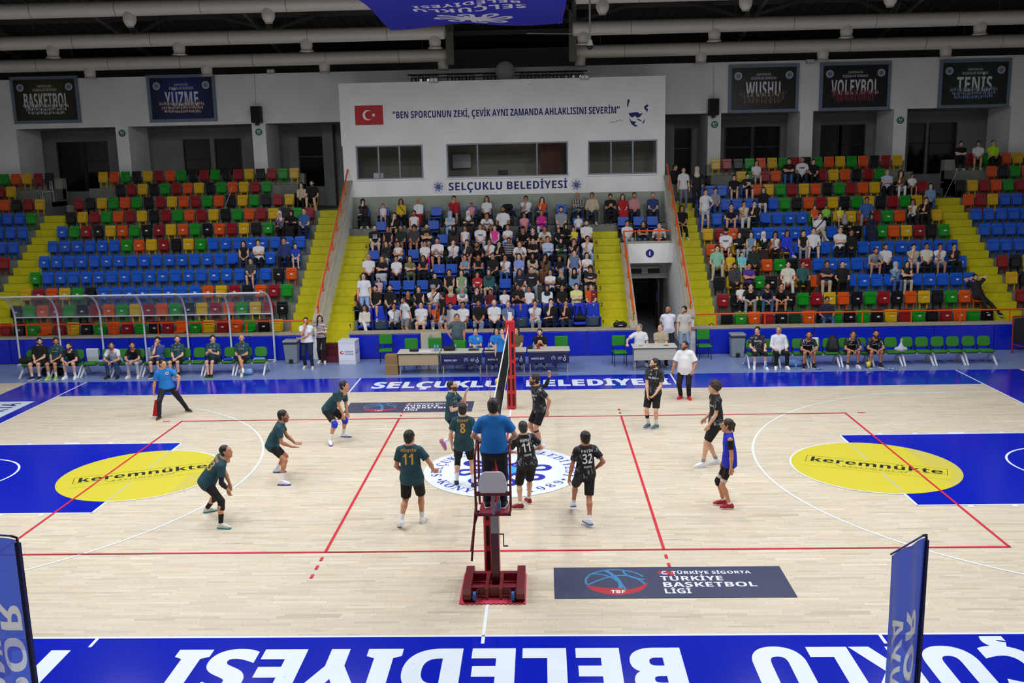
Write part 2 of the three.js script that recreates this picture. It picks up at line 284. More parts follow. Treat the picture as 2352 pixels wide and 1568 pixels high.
function bodyGeo(J, q, beard) {
  const list = [netOf(bodyGroups(J), q.body, 0.025)], head = headGeo(q.head, beard).clone();
  head.applyMatrix4(new THREE.Matrix4().compose(J.head, J.hq, V(J.S, J.S, J.S).multiplyScalar(1.07))); list.push(head);
  for (const c of 'LR') {
    const h = handGeo(J.o['grip' + c] ?? J.o.grip ?? 'relaxed', q.hand).clone(); h.applyMatrix4(handMatrix(J, c));
    if (c === 'R') { const i = h.index.array; for (let k = 0; k < i.length; k += 3) { const t = i[k]; i[k] = i[k + 1]; i[k + 1] = t; } }
    list.push(h);
  }
  for (const g of list) if (!g.attributes.color) g.setAttribute('color', new THREE.BufferAttribute(new Float32Array(g.attributes.position.count * 3).fill(1), 3));
  return mergeGeometries(list);
}
// --- clothes
function shirtGeo(J, q, sleeve, loose = 0.012, hem = 0.07) {
  const { S, b } = J, up = J.neck.clone().addScaledVector(J.u, 0.03 * S), r = (x) => x * S * (0.4 + 0.6 * b), g = [{ caps: torsoCaps(J, 0.012, loose), k: 0.06, cuts: [cut(J.u, up), cut(J.u.clone().negate(), J.pelvis.clone().addScaledVector(J.u, -hem * S))] }];
  g[0].caps.push(cap(lerp(J.shL, J.shR, 0.5).addScaledVector(J.u, -0.02), lerp(lerp(J.shL, J.shR, 0.5), J.neck, 0.8), r(0.085), r(0.07)));
  for (const s of [0.6, -0.6]) { const m = lerp(J.shL, J.shR, 0.5); g[0].caps.push(cap(m.clone().lerp(s > 0 ? J.shL : J.shR, 0.62), J.neck.clone().addScaledVector(J.u, 0.004), r(0.062), r(0.061))); }
  g[0].caps.push(cap(lerp(J.pelvis, J.waist, 0.3), J.pelvis.clone().addScaledVector(J.u, -0.26 * S), r(0.15) + loose, r(0.15) + loose * 1.3, 0.82, J.f));
  if (sleeve > 0) for (const c of 'LR') {
    const sh = J['sh' + c], el = J['el' + c], wr = J['wr' + c];
    if (sleeve <= 1) { const e = lerp(sh, el, sleeve), d = el.clone().sub(sh).normalize(); g.push({ caps: [cap(sh, e, r(0.068), r(0.062) + loose * 0.5)], k: 0.02, cuts: [cut(d, lerp(sh, el, sleeve + 0.04))] }); }
    else g.push({ caps: [cap(sh, el, r(0.066), r(0.052) + loose * 0.3), cap(el, lerp(el, wr, 0.97), r(0.052), r(0.038))], k: 0.02, cuts: [cut(wr.clone().sub(el).normalize(), lerp(el, wr, 0.98))] });
  }
  return netOf(g, q.cloth, 0.03);
}
function legsGeo(J, q, kind, add = 0) {
  const { S, b } = J, r = (x) => (x * (0.4 + 0.6 * b) + add) * S, waist = lerp(J.pelvis, J.waist, 0.45), g = [];
  const top = [cap(J.hipL, J.hipR, r(0.116), r(0.116), 0.95, J.f), cap(J.pelvis, waist, r(0.148), r(0.14), 0.8, J.f)], tc = [cut(J.u, lerp(J.pelvis, J.waist, 0.5))];
  if (kind === 'skirt') { const m = lerp(J.knL, J.knR, 0.5), a = lerp(J.anL, J.anR, 0.5); g.push({ caps: [...top, cap(J.hipL, J.knL, r(0.11), r(0.1)), cap(J.hipR, J.knR, r(0.11), r(0.1)), cap(J.knL, lerp(J.knL, J.anL, 0.85), r(0.095), r(0.1)), cap(J.knR, lerp(J.knR, J.anR, 0.85), r(0.095), r(0.1)), cap(m, a, r(0.08), r(0.09))], k: 0.1, cuts: tc }); return netOf(g, q.cloth, 0.03); }
  g.push({ caps: top, k: 0.05, cuts: tc });
  for (const c of 'LR') {
    const hip = J['hip' + c], kn = J['kn' + c], an = J['an' + c];
    if (kind === 'shorts' || kind === 'tights') { const t = J.o.shortLen ?? 0.68, d = kn.clone().sub(hip).normalize(), fl = kind === 'tights' ? -0.016 : 0.008; g.push({ caps: [cap(hip, lerp(hip, kn, t), r(0.104) + fl * 0.5, r(0.082) + fl)], k: 0.02, cuts: [cut(d, lerp(hip, kn, t + 0.06))] }); }
    else g.push({ caps: [cap(hip, kn, r(0.1), r(0.07)), cap(kn, lerp(kn, an, 0.94), r(0.067), r(0.056))], k: 0.03, cuts: [cut(an.clone().sub(kn).normalize(), lerp(kn, an, 0.97))] });
  }
  return netOf(g, q.cloth, 0.03);
}
function bandGeo(J, q, c, from, to, add, limb = 'leg') {          // sock, sleeve or pad around one limb
  const { S, b } = J, r = (x) => x * S * (0.4 + 0.6 * b) + add, [a0, a1, a2] = limb === 'leg' ? ['hip', 'kn', 'an'] : ['sh', 'el', 'wr'], rad = limb === 'leg' ? [0.086, 0.055, 0.055, 0.037] : [0.05, 0.039, 0.041, 0.027], P = (t) => (t < 1 ? lerp(J[a0 + c], J[a1 + c], t) : lerp(J[a1 + c], J[a2 + c], t - 1)), Q = (t) => (t < 1 ? rad[0] + (rad[1] - rad[0]) * t : t < 1.3 ? rad[2] : rad[2] + (rad[3] - rad[2]) * (t - 1.3) / 0.45 * (t < 1.75 ? 1 : 0.45 / (t - 1.3)));
  const caps = [], ts = [from, ...[1, 1.3, 1.75].filter((t) => t > from && t < to), to];
  for (let i = 1; i < ts.length; i++) caps.push(cap(P(ts[i - 1]), P(ts[i]), r(Q(ts[i - 1] + 1e-4)), r(Q(ts[i] - 1e-4))));
  const d0 = P(from + 0.02).sub(P(from)).normalize(), d1 = P(to).sub(P(to - 0.02)).normalize();
  return netOf([{ caps, k: 0.01, cuts: [cut(d0.clone().negate(), P(from)), cut(d1, P(to))] }], q.cloth);
}
function torsoUV(g, J) {                                          // front print in the left half of the texture, back print in the right half
  const n = g.toNonIndexed(), p = n.attributes.position, m = n.attributes.normal, uv = new Float32Array(p.count * 2), c = lerp(J.pelvis, J.neck, 0.5), d = V();
  for (let i = 0; i < p.count; i += 3) {
    let fr = 0; for (let k = 0; k < 3; k++) fr += m.getX(i + k) * J.fs.x + m.getY(i + k) * J.fs.y + m.getZ(i + k) * J.fs.z;
    for (let k = 0; k < 3; k++) {
      d.set(p.getX(i + k), p.getY(i + k), p.getZ(i + k)).sub(c); const a = d.dot(J.ls) / (0.72 * J.S), v = d.dot(J.u) / (0.8 * J.S) + 0.5;
      uv[2 * (i + k)] = fr >= 0 ? 0.25 + 0.5 * Math.max(-0.49, Math.min(0.49, a)) : 0.75 - 0.5 * Math.max(-0.49, Math.min(0.49, a)); uv[2 * (i + k) + 1] = v;
    }
  }
  n.setAttribute('uv', new THREE.BufferAttribute(uv, 2)); return n;
}
const Q1 = { body: 0.016, head: 0.0065, hand: 0.0062, cloth: 0.017, hair: 0.009, shoe: 0.011 }, Q2 = { body: 0.022, head: 0.0095, hand: 0.0085, cloth: 0.022, hair: 0.012, shoe: 0.014 }, Q3 = { body: 0.029, head: 0.0125, hand: 0.0105, cloth: 0.029, hair: 0.016, shoe: 0.02 };
const SKIN = [0xd9a78a, 0xc98f6d, 0xb5795a, 0xe0b59c], skinMat = (i) => M(SKIN[i % 4], 0.6, { vertexColors: true });
const HAIRC = { black: 0x15110f, brown: 0x2e1f16, grey: 0x77736e, blond: 0xb0905c, lightbrown: 0x5d432c };
function addFeet(root, J, q, color, sole, sock) {
  for (const c of 'LR') {
    const [up, so] = shoeGeo(q.shoe), s = part(root, 'shoe', up, M(color, 0.5)), a = J['ft' + c];
    s.rotation.set(a[1] * Math.PI / 180, a[0] * Math.PI / 180, 0, 'YXZ'); const k = J.S; s.scale.setScalar(k);
    s.position.copy(J['an' + c]).add(V(0, -0.09 * k, 0.01 * k).applyEuler(s.rotation)); part(s, 'sole', so, M(sole, 0.6));
  }
  if (sock) for (const c of 'LR') part(root, 'sock', bandGeo(J, q, c, sock.from ?? 1.62, 2, 0.006), M(sock.color, 0.85));
}
function addHair(root, J, q, style, color) {
  if (!style || style === 'bald') return;
  const name = style === 'hijab' ? 'headscarf' : style === 'cap' ? 'cap' : 'hair', m = part(root, name, hairGeo(style, q.hair), M(color, style === 'hijab' || style === 'cap' ? 0.85 : 0.55));
  m.position.copy(J.head); m.quaternion.copy(J.hq); m.scale.setScalar(J.S * 1.07); return m;
}
// one person posed on his own: w = clothes
function person(label, at, o, w, q = Q1) {
  const root = thing('person', label, 'person', [at[0], at[2] ?? 0, at[1]], 0, w.group), J = pose(o);
  part(root, 'body', bodyGeo(J, q, w.beard ?? 0), skinMat(w.skin ?? 0));
  if (w.hair) addHair(root, J, q, w.hair, w.hairColor ?? HAIRC.black);
  const sg = shirtGeo(J, q, w.sleeve ?? 0.62, w.loose ?? 0.014, w.hem ?? 0.09);
  part(root, w.shirtName ?? 'shirt', w.print ? torsoUV(sg, J) : sg, w.print ?? M(w.top, 0.85));
  part(root, w.legs === 'shorts' || w.legs === 'tights' ? 'shorts' : 'trousers', legsGeo(J, q, w.legs ?? 'trousers'), M(w.bottom ?? 0x111114, 0.85));
  addFeet(root, J, q, w.shoe ?? 0xe8e8ea, w.sole ?? 0xf2f2f2, w.sock);
  for (const [name, limb, c, a, b, add, col] of w.bands ?? []) part(root, name, bandGeo(J, q, c, a, b, add, limb), M(col, 0.8));
  if (w.collar) { const g = new THREE.TorusGeometry(0.067 * J.S, 0.014 * J.S, 6, 16); const m = part(root, 'collar', g, M(w.collar, 0.8)); m.position.copy(J.neck).addScaledVector(J.u, 0.012); m.quaternion.setFromUnitVectors(V(0, 0, 1), J.u); }
  root.userData.joints = undefined; delete root.userData.joints; return { root, J };
}
// ------------------------------------------------------------------ textures of the setting
const woodTex = canvas(2048, 1024, (c, w, h) => {
  c.fillStyle = '#d4c8b0'; c.fillRect(0, 0, w, h);
  for (let y = 0; y < h; y += 16) {
    let x = -rr(0, 240);
    while (x < w) {
      const l = rr(70, 250), v = rr(-0.8, 0.8), t = rr(-1, 1), L = rnd() < 0.07 ? 9 : rnd() < 0.08 ? -11 : 0;
      for (const ox of [0, w]) {
        const X = x + ox - (x < 0 ? 0 : w) * (ox ? 1 : 0);
        c.fillStyle = `rgb(${212 + 8 * v + L},${199 + 8 * v + 2 * t + L},${176 + 8 * v + 5 * t + L})`; c.fillRect(X, y, l, 16);
      }
      for (let k = 0; k < 9; k++) { const gy = y + rr(1, 15), gx = x + rr(0, l * 0.7), gl = rr(12, l * 0.5); c.fillStyle = `rgba(160,138,104,${rr(0.04, 0.14)})`; c.fillRect(gx, gy, gl, rr(0.7, 1.8)); }
      if (rnd() < 0.2) { c.fillStyle = `rgba(122,98,66,${rr(0.1, 0.28)})`; c.beginPath(); c.ellipse(x + rr(0, l), y + rr(3, 13), rr(8, 26), rr(1, 3), 0, 0, 7); c.fill(); }
      c.fillStyle = 'rgba(105,84,58,0.32)'; c.fillRect(x, y + 1, 1.6, 14);
      x += l;
    }
    c.fillStyle = 'rgba(130,106,76,0.16)'; c.fillRect(0, y, w, 1.1);
  }
}, true);
woodTex.repeat.set(1 / 8, 1 / 4);
const woodMat = new THREE.MeshPhysicalMaterial({ map: woodTex, roughness: 0.38 });
const concreteTex = noiseTex(256, [116, 120, 111], 0.16, 32, 0.6), plasterTex = noiseTex(256, [231, 232, 230], 0.05, 64, 0.35), vinylTex = noiseTex(256, [122, 139, 178], 0.06, 32, 0.5), dadoTex = noiseTex(256, [146, 153, 138], 0.07, 64, 0.4), yellowTex = noiseTex(256, [192, 184, 0], 0.09, 16, 0.8), stoneTex = noiseTex(256, [172, 160, 138], 0.14, 16, 1.2);
const MT = {
  concrete: new THREE.MeshPhysicalMaterial({ map: concreteTex, roughness: 0.85 }), plaster: new THREE.MeshPhysicalMaterial({ map: plasterTex, roughness: 0.8 }), vinyl: new THREE.MeshPhysicalMaterial({ map: vinylTex, roughness: 0.35 }),
  dado: new THREE.MeshPhysicalMaterial({ map: dadoTex, roughness: 0.7 }), yellow: new THREE.MeshPhysicalMaterial({ map: yellowTex, roughness: 0.6 }), stone: new THREE.MeshPhysicalMaterial({ map: stoneTex, roughness: 0.7 }),
  blue: M(0x0a1fb4, 0.14), white: M(0xe4ebf2, 0.35), red: M(0xcf2238, 0.4), orange: M(0xe2560a, 0.4), steel: M(0xb9bdc2, 0.35, { metalness: 0.6 }), navy: M(0x12184f, 0.4), dark: M(0x161718, 0.7), alu: M(0x8a929c, 0.45, { metalness: 0.3 }),
  glass: new THREE.MeshPhysicalMaterial({ color: 0xffffff, roughness: 0.02, transmission: 1, thickness: 0, ior: 1.5 }), duct: M(0xe2dfd2, 0.5, { metalness: 0.1 }), roof: M(0x34332f, 0.8), truss: M(0x55544c, 0.6), mull: M(0x24272a, 0.5), shellwhite: M(0xd8d9da, 0.8),
};
// ------------------------------------------------------------------ floor and its paint
const floor = struct('floor', 'maple sports floor with court markings and blue border');
part(floor, 'wood_floor', bx(-27, 27, -0.3, 0, -9.5, 24), woodMat);
part(floor, 'vinyl_floor', bx(-27, 27, -0.3, 0, -12.65, -9.5), MT.vinyl);
part(floor, 'tunnel_floor', bx(4.25, 6.05, -0.3, 0, -25.2, -12.65), M(0x63686c, 0.5));
const flat = (x0, x1, z0, z1, y) => bx(x0, x1, y - 0.0012, y, z0, z1);
const Y1 = 0.0025, Y2 = 0.005, Y3 = 0.0075, Y4 = 0.01;
for (const [a, b, c, d] of [[-16, 16, -9.5, -7.5], [-16, 16, 7.5, 9.5], [-16, -14, -7.5, 7.5], [14, 16, -7.5, 7.5], [-14, -8.2, -2.45, 2.45], [8.2, 14, -2.45, 2.45]]) part(floor, 'blue_paint', flat(a, b, c, d, Y1), MT.blue);
const wl = (a, b, c, d) => part(floor, 'white_line', flat(a, b, c, d, Y2), MT.white), rl = (a, b, c, d, y = Y4) => part(floor, 'red_line', flat(a, b, c, d, y), MT.red);
wl(-14.05, 14.05, -7.55, -7.5); wl(-14.05, 14.05, 7.5, 7.55); wl(-14.05, -14, -9.5, 7.5); wl(14, 14.05, -9.5, 7.5);
wl(-0.025, 0.025, -9.5, -4.5); wl(-0.025, 0.025, 4.5, 7.75);
for (const s of [-1, 1]) {
  wl(s * 5 - 0.025, s * 5 + 0.025, -9.5, -7.55); wl(s * 5.675 - 0.025, s * 5.675 + 0.025, 7.55, 7.8);
  const X = (a, b) => (s < 0 ? [-b, -a] : [a, b]);
  wl(...X(8.17, 14), -2.45, -2.4); wl(...X(8.17, 14), 2.4, 2.45); wl(...X(8.17, 8.22), -2.45, 2.45);
  for (const [k, w] of [[9.15, 0.1], [10, 0.1], [10.85, 0.4], [12.1, 0.1]]) for (const t of [-1, 1]) wl(...X(k, k + w), t > 0 ? 2.45 : -2.55, t > 0 ? 2.55 : -2.45);
  // three-point arc, semicircle and the yellow free-throw circle
  const bc = 12.425, a0 = Math.asin(6.6 / 6.75), arc = new THREE.RingGeometry(6.7, 6.75, 96, 1, Math.PI / 2 + (Math.PI / 2 - a0), 2 * a0); arc.rotateX(-Math.PI / 2); if (s < 0) arc.rotateY(Math.PI);
  part(floor, 'white_line', arc, MT.white, [s * bc, Y2, 0]);
  for (const t of [-1, 1]) wl(...X(bc - 6.75 * Math.cos(a0), 14), t > 0 ? 6.55 : -6.6, t > 0 ? 6.6 : -6.55);
  const semi = new THREE.RingGeometry(1.2, 1.25, 40, 1, Math.PI / 2, Math.PI); semi.rotateX(-Math.PI / 2); if (s < 0) semi.rotateY(Math.PI); part(floor, 'white_line', semi, MT.white, [s * bc, Y2, 0]);
  const disc = new THREE.CircleGeometry(1.78, 64); disc.rotateX(-Math.PI / 2); part(floor, 'yellow_disc', disc, M(0xd4c83c, 0.32), [s * 8.2, Y2 + 0.0008, 0]);
  const patch = new THREE.CircleGeometry(1.775, 32, -0.88, 1.76); patch.deleteAttribute('uv'); { const p = patch.attributes.position; p.setXYZ(0, 1.775 * Math.cos(0.88), 0, 0); } patch.rotateX(-Math.PI / 2); part(floor, 'yellow_patch', patch, M(0xc8bc50, 0.4), [s * 8.2, Y2 + 0.0014, 0]);
  const rim = new THREE.RingGeometry(1.76, 1.8, 64, 1, Math.PI / 2, Math.PI); rim.rotateX(-Math.PI / 2); if (s < 0) rim.rotateY(Math.PI); part(floor, 'white_line', rim, MT.white, [s * 8.2, Y3, 0]);
  part(floor, 'grey_line', flat(s * 8.2 - 0.02, s * 8.2 + 0.02, -1.76, 1.76, Y3), M(0xb9b9a2, 0.5));
  rl(...X(8.95, 9), -4.5, 4.5); rl(...X(2.975, 3.025), -4.5, 4.5);
  for (const k of [0, 1, 2]) for (const t of [-1, 1]) { const z = 4.7 + k * 0.35; if (k < 2 || t > 0) rl(...X(2.975, 3.025), t > 0 ? z : -z - 0.15, t > 0 ? z + 0.15 : -z); }
  rl(...X(9.3, 9.5), -4.5, -4.45); rl(...X(9.3, 9.5), 4.45, 4.5);
}
rl(-9, 9, -4.5, -4.45); rl(-9, 9, 4.45, 4.5); rl(-0.025, 0.025, -4.5, 4.5);
function floorPrint(name, tex, w, h, x, z, turn, y, alpha) {
  const g = new THREE.PlaneGeometry(w, h); g.rotateX(-Math.PI / 2); const m = print(tex, 0.3); if (alpha) { m.alphaMap = alpha; m.transparent = true; m.map = null; m.color.set(0xe4ecf4); }
  return part(floor, name, g, m, [x, y, z], [0, turn, 0]);
}
const maskText = (text, w = 2048, h = 256, marks = 0) => { const t = canvas(w, h, (c) => { c.fillStyle = '#000'; c.fillRect(0, 0, w, h); c.fillStyle = '#fff'; c.strokeStyle = '#fff'; c.lineWidth = 5; c.save(); c.font = 'bold 100px sans-serif'; const m = c.measureText(text), hh = h * 0.70; c.translate(6, h * 0.80); c.scale((w - 12) / m.width, hh / 73); c.fillText(text, 0, 0); c.strokeText(text, 0, 0); c.restore(); c.fillStyle = '#000'; for (let i = 0; i < marks; i++) c.fillRect(rr(0, w), rr(0, h), rr(1, 5), rr(1, 3)); }); t.colorSpace = THREE.NoColorSpace; return t; };
// letter height is 0.70 of the texture height, the top of capitals sits at 0.10
const lettering = (text, x0, x1, zTop, zBase, flip, marks) => { const lh = Math.abs(zBase - zTop), h = lh / 0.7, zc = flip ? zBase + (0.8 - 0.5) * h : zBase - (0.8 - 0.5) * h; floorPrint('painted_word', null, x1 - x0, h, (x0 + x1) / 2, zc, flip ? Math.PI : 0, Y2, maskText(text, 2048, Math.round(2048 * h / (x1 - x0)), marks)); };
lettering('SELÇUKLU', -4.45, -0.32, -8.88, -8.05, false, 0);
lettering('BELEDİYESİ', 0.32, 4.85, -8.88, -8.05, false, 0);
lettering('BELEDİYESİ', -4.35, 2.88, 9.06, 7.93, true, 90);
lettering('SELÇUKLU', 3.62, 9.6, 9.06, 7.93, true, 60);
lettering('KONYA', -10.6, -5.8, 9.06, 7.93, true, 30);
// club roundel on the centre spot
function knot(c, r, col, mid) {                                   // eight interlaced loops round an octagon
  c.save(); c.strokeStyle = col; c.lineWidth = r * 0.13; c.lineCap = 'round'; c.lineJoin = 'round';
  for (let i = 0; i < 8; i++) { c.save(); c.rotate(i * Math.PI / 4); c.beginPath(); c.moveTo(-r * 0.16, -r * 0.34); c.bezierCurveTo(-r * 0.02, -r * 0.62, -r * 0.30, -r * 0.66, -r * 0.28, -r * 0.82); c.bezierCurveTo(-r * 0.26, -r * 1.0, r * 0.02, -r * 1.0, r * 0.02, -r * 0.8); c.lineTo(r * 0.02, -r * 0.4); c.stroke(); c.restore(); }
  c.fillStyle = mid; c.beginPath(); for (let i = 0; i < 8; i++) { const a = (i + 0.5) * Math.PI / 4; c.lineTo(r * 0.36 * Math.cos(a), r * 0.36 * Math.sin(a)); } c.fill(); c.lineWidth = r * 0.06; c.closePath(); c.stroke(); c.restore();
}
function ringText(c, text, r, a0, a1, px, inward, font = 'serif') {
  c.font = 'bold ' + px + 'px ' + font; c.textAlign = 'center'; c.textBaseline = 'middle';
  [...text].forEach((t, i) => { const a = a0 + (a1 - a0) * (text.length > 1 ? i / (text.length - 1) : 0.5); c.save(); c.rotate(a); c.translate(0, -r); if (inward) c.rotate(Math.PI); c.fillText(t, 0, 0); c.restore(); });
}
const roundel = (bg, ink, mid) => canvas(1024, 1024, (c, w) => { c.fillStyle = bg; c.fillRect(0, 0, w, w); c.translate(w / 2, w / 2); knot(c, w * 0.3, ink, mid); c.fillStyle = ink; ringText(c, 'SELÇUKLU', w * 0.42, -1.78, -0.62, 92); ringText(c, 'BELEDİYESİ', w * 0.42, 0.3, 1.85, 92); ringText(c, 'KONYA', w * 0.42, 3.14 + 1.02, 3.14 + 0.3, 92, true); ringText(c, '1989', w * 0.42, 3.14 - 0.42, 3.14 - 0.95, 92, true); for (const a of [-2.0, 2.05, 3.14]) { c.beginPath(); c.arc(Math.sin(a) * w * 0.42, -Math.cos(a) * w * 0.42, 13, 0, 7); c.fill(); } });
const roundelTex = roundel('#e6eef7', '#2430a8', '#43a4dc');
{ const g = new THREE.CircleGeometry(1.78, 72); g.rotateX(-Math.PI / 2); part(floor, 'centre_roundel', g, print(roundelTex, 0.35), [0, Y3, 0]); }
// sponsor lettering in the free-throw circles
const keremTex = canvas(2048, 512, (c) => {
  c.fillStyle = '#d4c83c'; c.fillRect(0, 0, 2048, 512); c.strokeStyle = '#1c2a26'; c.fillStyle = '#1c2a26'; c.lineWidth = 8; c.beginPath(); c.moveTo(60, 60); c.lineTo(1990, 60); c.lineTo(1990, 330); c.lineTo(1490, 330); c.lineTo(1420, 430); c.lineTo(560, 430); c.lineTo(490, 330); c.lineTo(60, 330); c.closePath(); c.stroke();
  c.lineWidth = 7; fit(c, 'keremnükte', 105, 100, 1840, 200); c.font = '86px sans-serif'; c.textAlign = 'center'; c.save(); c.translate(1024, 405); c.scale(1.25, 0.8); c.fillText('g a y r i m e n k u l', 0, 0); c.restore();
});
floorPrint('painted_word', keremTex, 3.1, 0.82, -8.15, 0.02, 0.365, Y3 + 0.001); floorPrint('painted_word', keremTex, 3.1, 0.82, 8.2, 0.02, -0.385, Y3 + 0.001);
// league carpets printed on the floor
const tbfTex = canvas(1536, 480, (c, w, h) => {
  c.fillStyle = '#3f4560'; c.fillRect(0, 0, w, h); for (let i = 0; i < 500; i++) { c.fillStyle = `rgba(${rnd() < 0.5 ? '80,88,120' : '30,36,60'},0.18)`; c.fillRect(rr(0, w), rr(0, h), rr(4, 40), rr(1, 4)); }
  c.save(); c.translate(410, 225); c.scale(1, 0.92); c.strokeStyle = '#3f86b8'; c.lineWidth = 15; c.beginPath(); c.arc(0, 0, 200, 2.9, 5.9); c.stroke(); c.lineWidth = 26; c.beginPath(); c.moveTo(-10, 200); c.quadraticCurveTo(80, 20, -60, -190); c.stroke(); c.lineWidth = 16; c.beginPath(); c.moveTo(-190, 60); c.quadraticCurveTo(-40, -110, 60, -100); c.quadraticCurveTo(140, -90, 190, 60); c.stroke(); c.beginPath(); c.moveTo(-150, -130); c.quadraticCurveTo(20, -120, 60, 190); c.stroke(); c.beginPath(); c.moveTo(60, -190); c.quadraticCurveTo(60, -60, 190, -30); c.stroke();
  c.fillStyle = '#b52f3c'; c.beginPath(); c.moveTo(-205, 60); c.quadraticCurveTo(-60, 130, 10, 110); c.quadraticCurveTo(90, 190, 205, 20); c.quadraticCurveTo(190, 200, 0, 225); c.quadraticCurveTo(-160, 210, -205, 60); c.fill(); c.restore();
  c.fillStyle = '#e8e8ee'; fit(c, 'TBF', 365, 362, 95, 44); c.fillStyle = '#b52f3c'; c.beginPath(); c.ellipse(742, 95, 42, 36, 0, 0, 7); c.fill(); c.fillStyle = '#3569c8'; c.beginPath(); c.ellipse(736, 112, 26, 14, 0, 0, 7); c.fill(); c.strokeStyle = '#e8e8ee'; c.lineWidth = 10; c.beginPath(); c.arc(752, 95, 22, 1, 5); c.stroke(); c.fillStyle = '#e8e8ee';
  fit(c, 'TÜRKİYE SİGORTA', 792, 72, 530, 44); fit(c, 'TÜRKİYE', 705, 150, 420, 72); fit(c, 'BASKETBOL', 705, 246, 620, 72); fit(c, 'LİGİ', 705, 342, 180, 72);
});
floorPrint('printed_carpet', tbfTex, 3.78, 1.15, 2.94, 5.78, 0, Y3); floorPrint('printed_carpet', tbfTex, 3.6, 1.14, -2.88, -5.7, 0, Y3);
const sigTex = canvas(1024, 256, (c) => { c.fillStyle = '#d3def0'; c.fillRect(0, 0, 1024, 256); c.fillStyle = '#1a2270'; fit(c, 'TÜRKİYE SİGORTA', 40, 70, 944, 120); });
floorPrint('printed_carpet', sigTex, 5.2, 1.1, -14.95, -4.35, Math.PI / 2, Y3);

// ------------------------------------------------------------------ hall shell
const outer = struct('wall_back', 'white rear wall with columns, lintel and dark openings');
const W = (parent, name, m, ...b) => part(parent, name, bx(...b), m);
for (const [a, b] of [[-27, -7.2], [6.0, 27]]) W(outer, 'lintel', MT.plaster, a, b, 8.72, 10.85, -22.5, -22.2);
W(outer, 'lintel', MT.plaster, -7.2, 6.0, 8.72, 10.85, -22.5, -22.2);
for (const [a, b] of [[-23.4, -22.42], [-17.92, -17.35], [-11.8, -11.19], [8.26, 8.83], [12.24, 12.8], [16.27, 16.83], [21.25, 22.2]]) W(outer, 'column', MT.plaster, a, b, 4.98, 8.8, -24.3, -22.18);
W(outer, 'soffit', M(0x8c8f90, 0.85), -27, 27, 8.72, 8.95, -25.2, -22.4);
W(outer, 'corridor_wall', M(0x8e9293, 0.8), -27, 27, 4.9, 12, -25.5, -25.2);
W(outer, 'corridor_floor', M(0x6a6d6c, 0.7), -27, 27, 4.78, 4.98, -25.3, -22.0);
for (const x of [-21.5, -20.2, -15.4, -13.9, -9.9, 7.4, 10.2, 11.5, 14.4, 15.4, 18.2, 19.6]) {
  const f = part(outer, 'corridor_window', bx(x - 0.6, x + 0.6, 5.9, 8.2, -25.2, -25.12), M(0x0e1113, 0.1)); part(f, 'mullion', bx(x - 0.63, x - 0.57, 5.9, 8.2, -25.12, -25.08), MT.mull); part(f, 'mullion', bx(x + 0.57, x + 0.63, 5.9, 8.2, -25.12, -25.08), MT.mull); part(f, 'mullion', bx(x - 0.6, x + 0.6, 7.25, 7.31, -25.12, -25.08), MT.mull);
}
for (const x of [-19.2, -12.6, -9.0, 6.9, 13.6, 17.6]) W(outer, 'pier', M(0x85898a, 0.8), x - 0.25, x + 0.25, 4.98, 8.8, -25.2, -24.6);
const wl0 = struct('wall_left', 'plain side wall left of the stands'); W(wl0, 'wall_face', MT.plaster, -27.3, -27, -0.3, 16, -25.5, 24.3);
const wr0 = struct('wall_right', 'plain side wall right of the stands'); W(wr0, 'wall_face', MT.plaster, 27, 27.3, -0.3, 16, -25.5, 24.3);
const wn0 = struct('wall_near', 'wall behind the spectators on the near side'); W(wn0, 'wall_face', M(0x8a8c8c, 0.85), -27, 27, -0.3, 16, 24, 24.3);
// ceiling: sloping dark deck with ribs, purlins, trusses
const ceiling = struct('ceiling', 'dark sheet metal roof with trusses');
const RY = (z) => 12.15 + (z + 25.5) * 0.2;
part(ceiling, 'deck', (() => { const pts = [[-25.5, RY(-25.5)], [-6, RY(-6)], [24.3, RY(-6)], [24.3, RY(-6) + 0.3], [-6, RY(-6) + 0.3], [-25.5, RY(-25.5) + 0.3]]; return sidePrism(pts, -27.3, 27.3); })(), MT.roof);
const ribs = []; for (let x = -26; x < 26; x += 0.5) ribs.push(beam([x, RY(-25) - 0.02, -25], [x, RY(-8) - 0.02, -8], 0.16, 0.07)); { const r = part(ceiling, 'deck_ribs', merge(ribs), MT.roof); r.userData.kind = 'stuff'; }
for (const z of [-23.2, -20.4, -17.6, -14.8, -12, -9.2]) part(ceiling, 'purlin', beam([-27, RY(z) - 0.16, z], [27, RY(z) - 0.16, z], 0.1, 0.2), MT.truss);
for (const x of [-22, -16.2, -10.4, -2.75, 2.35, 9.6, 15.6, 21.6]) {
  const t = part(ceiling, 'truss', merge([beam([x, RY(-22.5) - 0.3, -22.5], [x, RY(-7) - 0.3, -7], 0.14, 0.16), beam([x, RY(-22.5) - 0.95, -22.5], [x, RY(-7) - 1.25, -7], 0.14, 0.14)]), MT.truss); t.userData.label = 'sloping roof truss';
  for (let k = 0; k < 7; k++) { const a = -22.5 + k * 2.2, b = a + 1.1, c = a + 2.2, low = (z) => RY(z) - 0.95 - (z + 22.5) * 0.019; part(t, 'web', beam([x, RY(a) - 0.3, a], [x, low(b), b], 0.07, 0.07), MT.truss); part(t, 'web', beam([x, low(b), b], [x, RY(c) - 0.3, c], 0.07, 0.07), MT.truss); }
}
for (const [a, b] of [[-2.75, 2.35], [-10.4, -2.75], [2.35, 9.6], [-16.2, -10.4], [9.6, 15.6]]) for (const [p, q] of [[a, b], [b, a]]) part(ceiling, 'cross_brace', beam([p, RY(-21.5) - 0.4, -21.5], [q, RY(-16) - 0.4, -16], 0.1, 0.1), MT.truss);
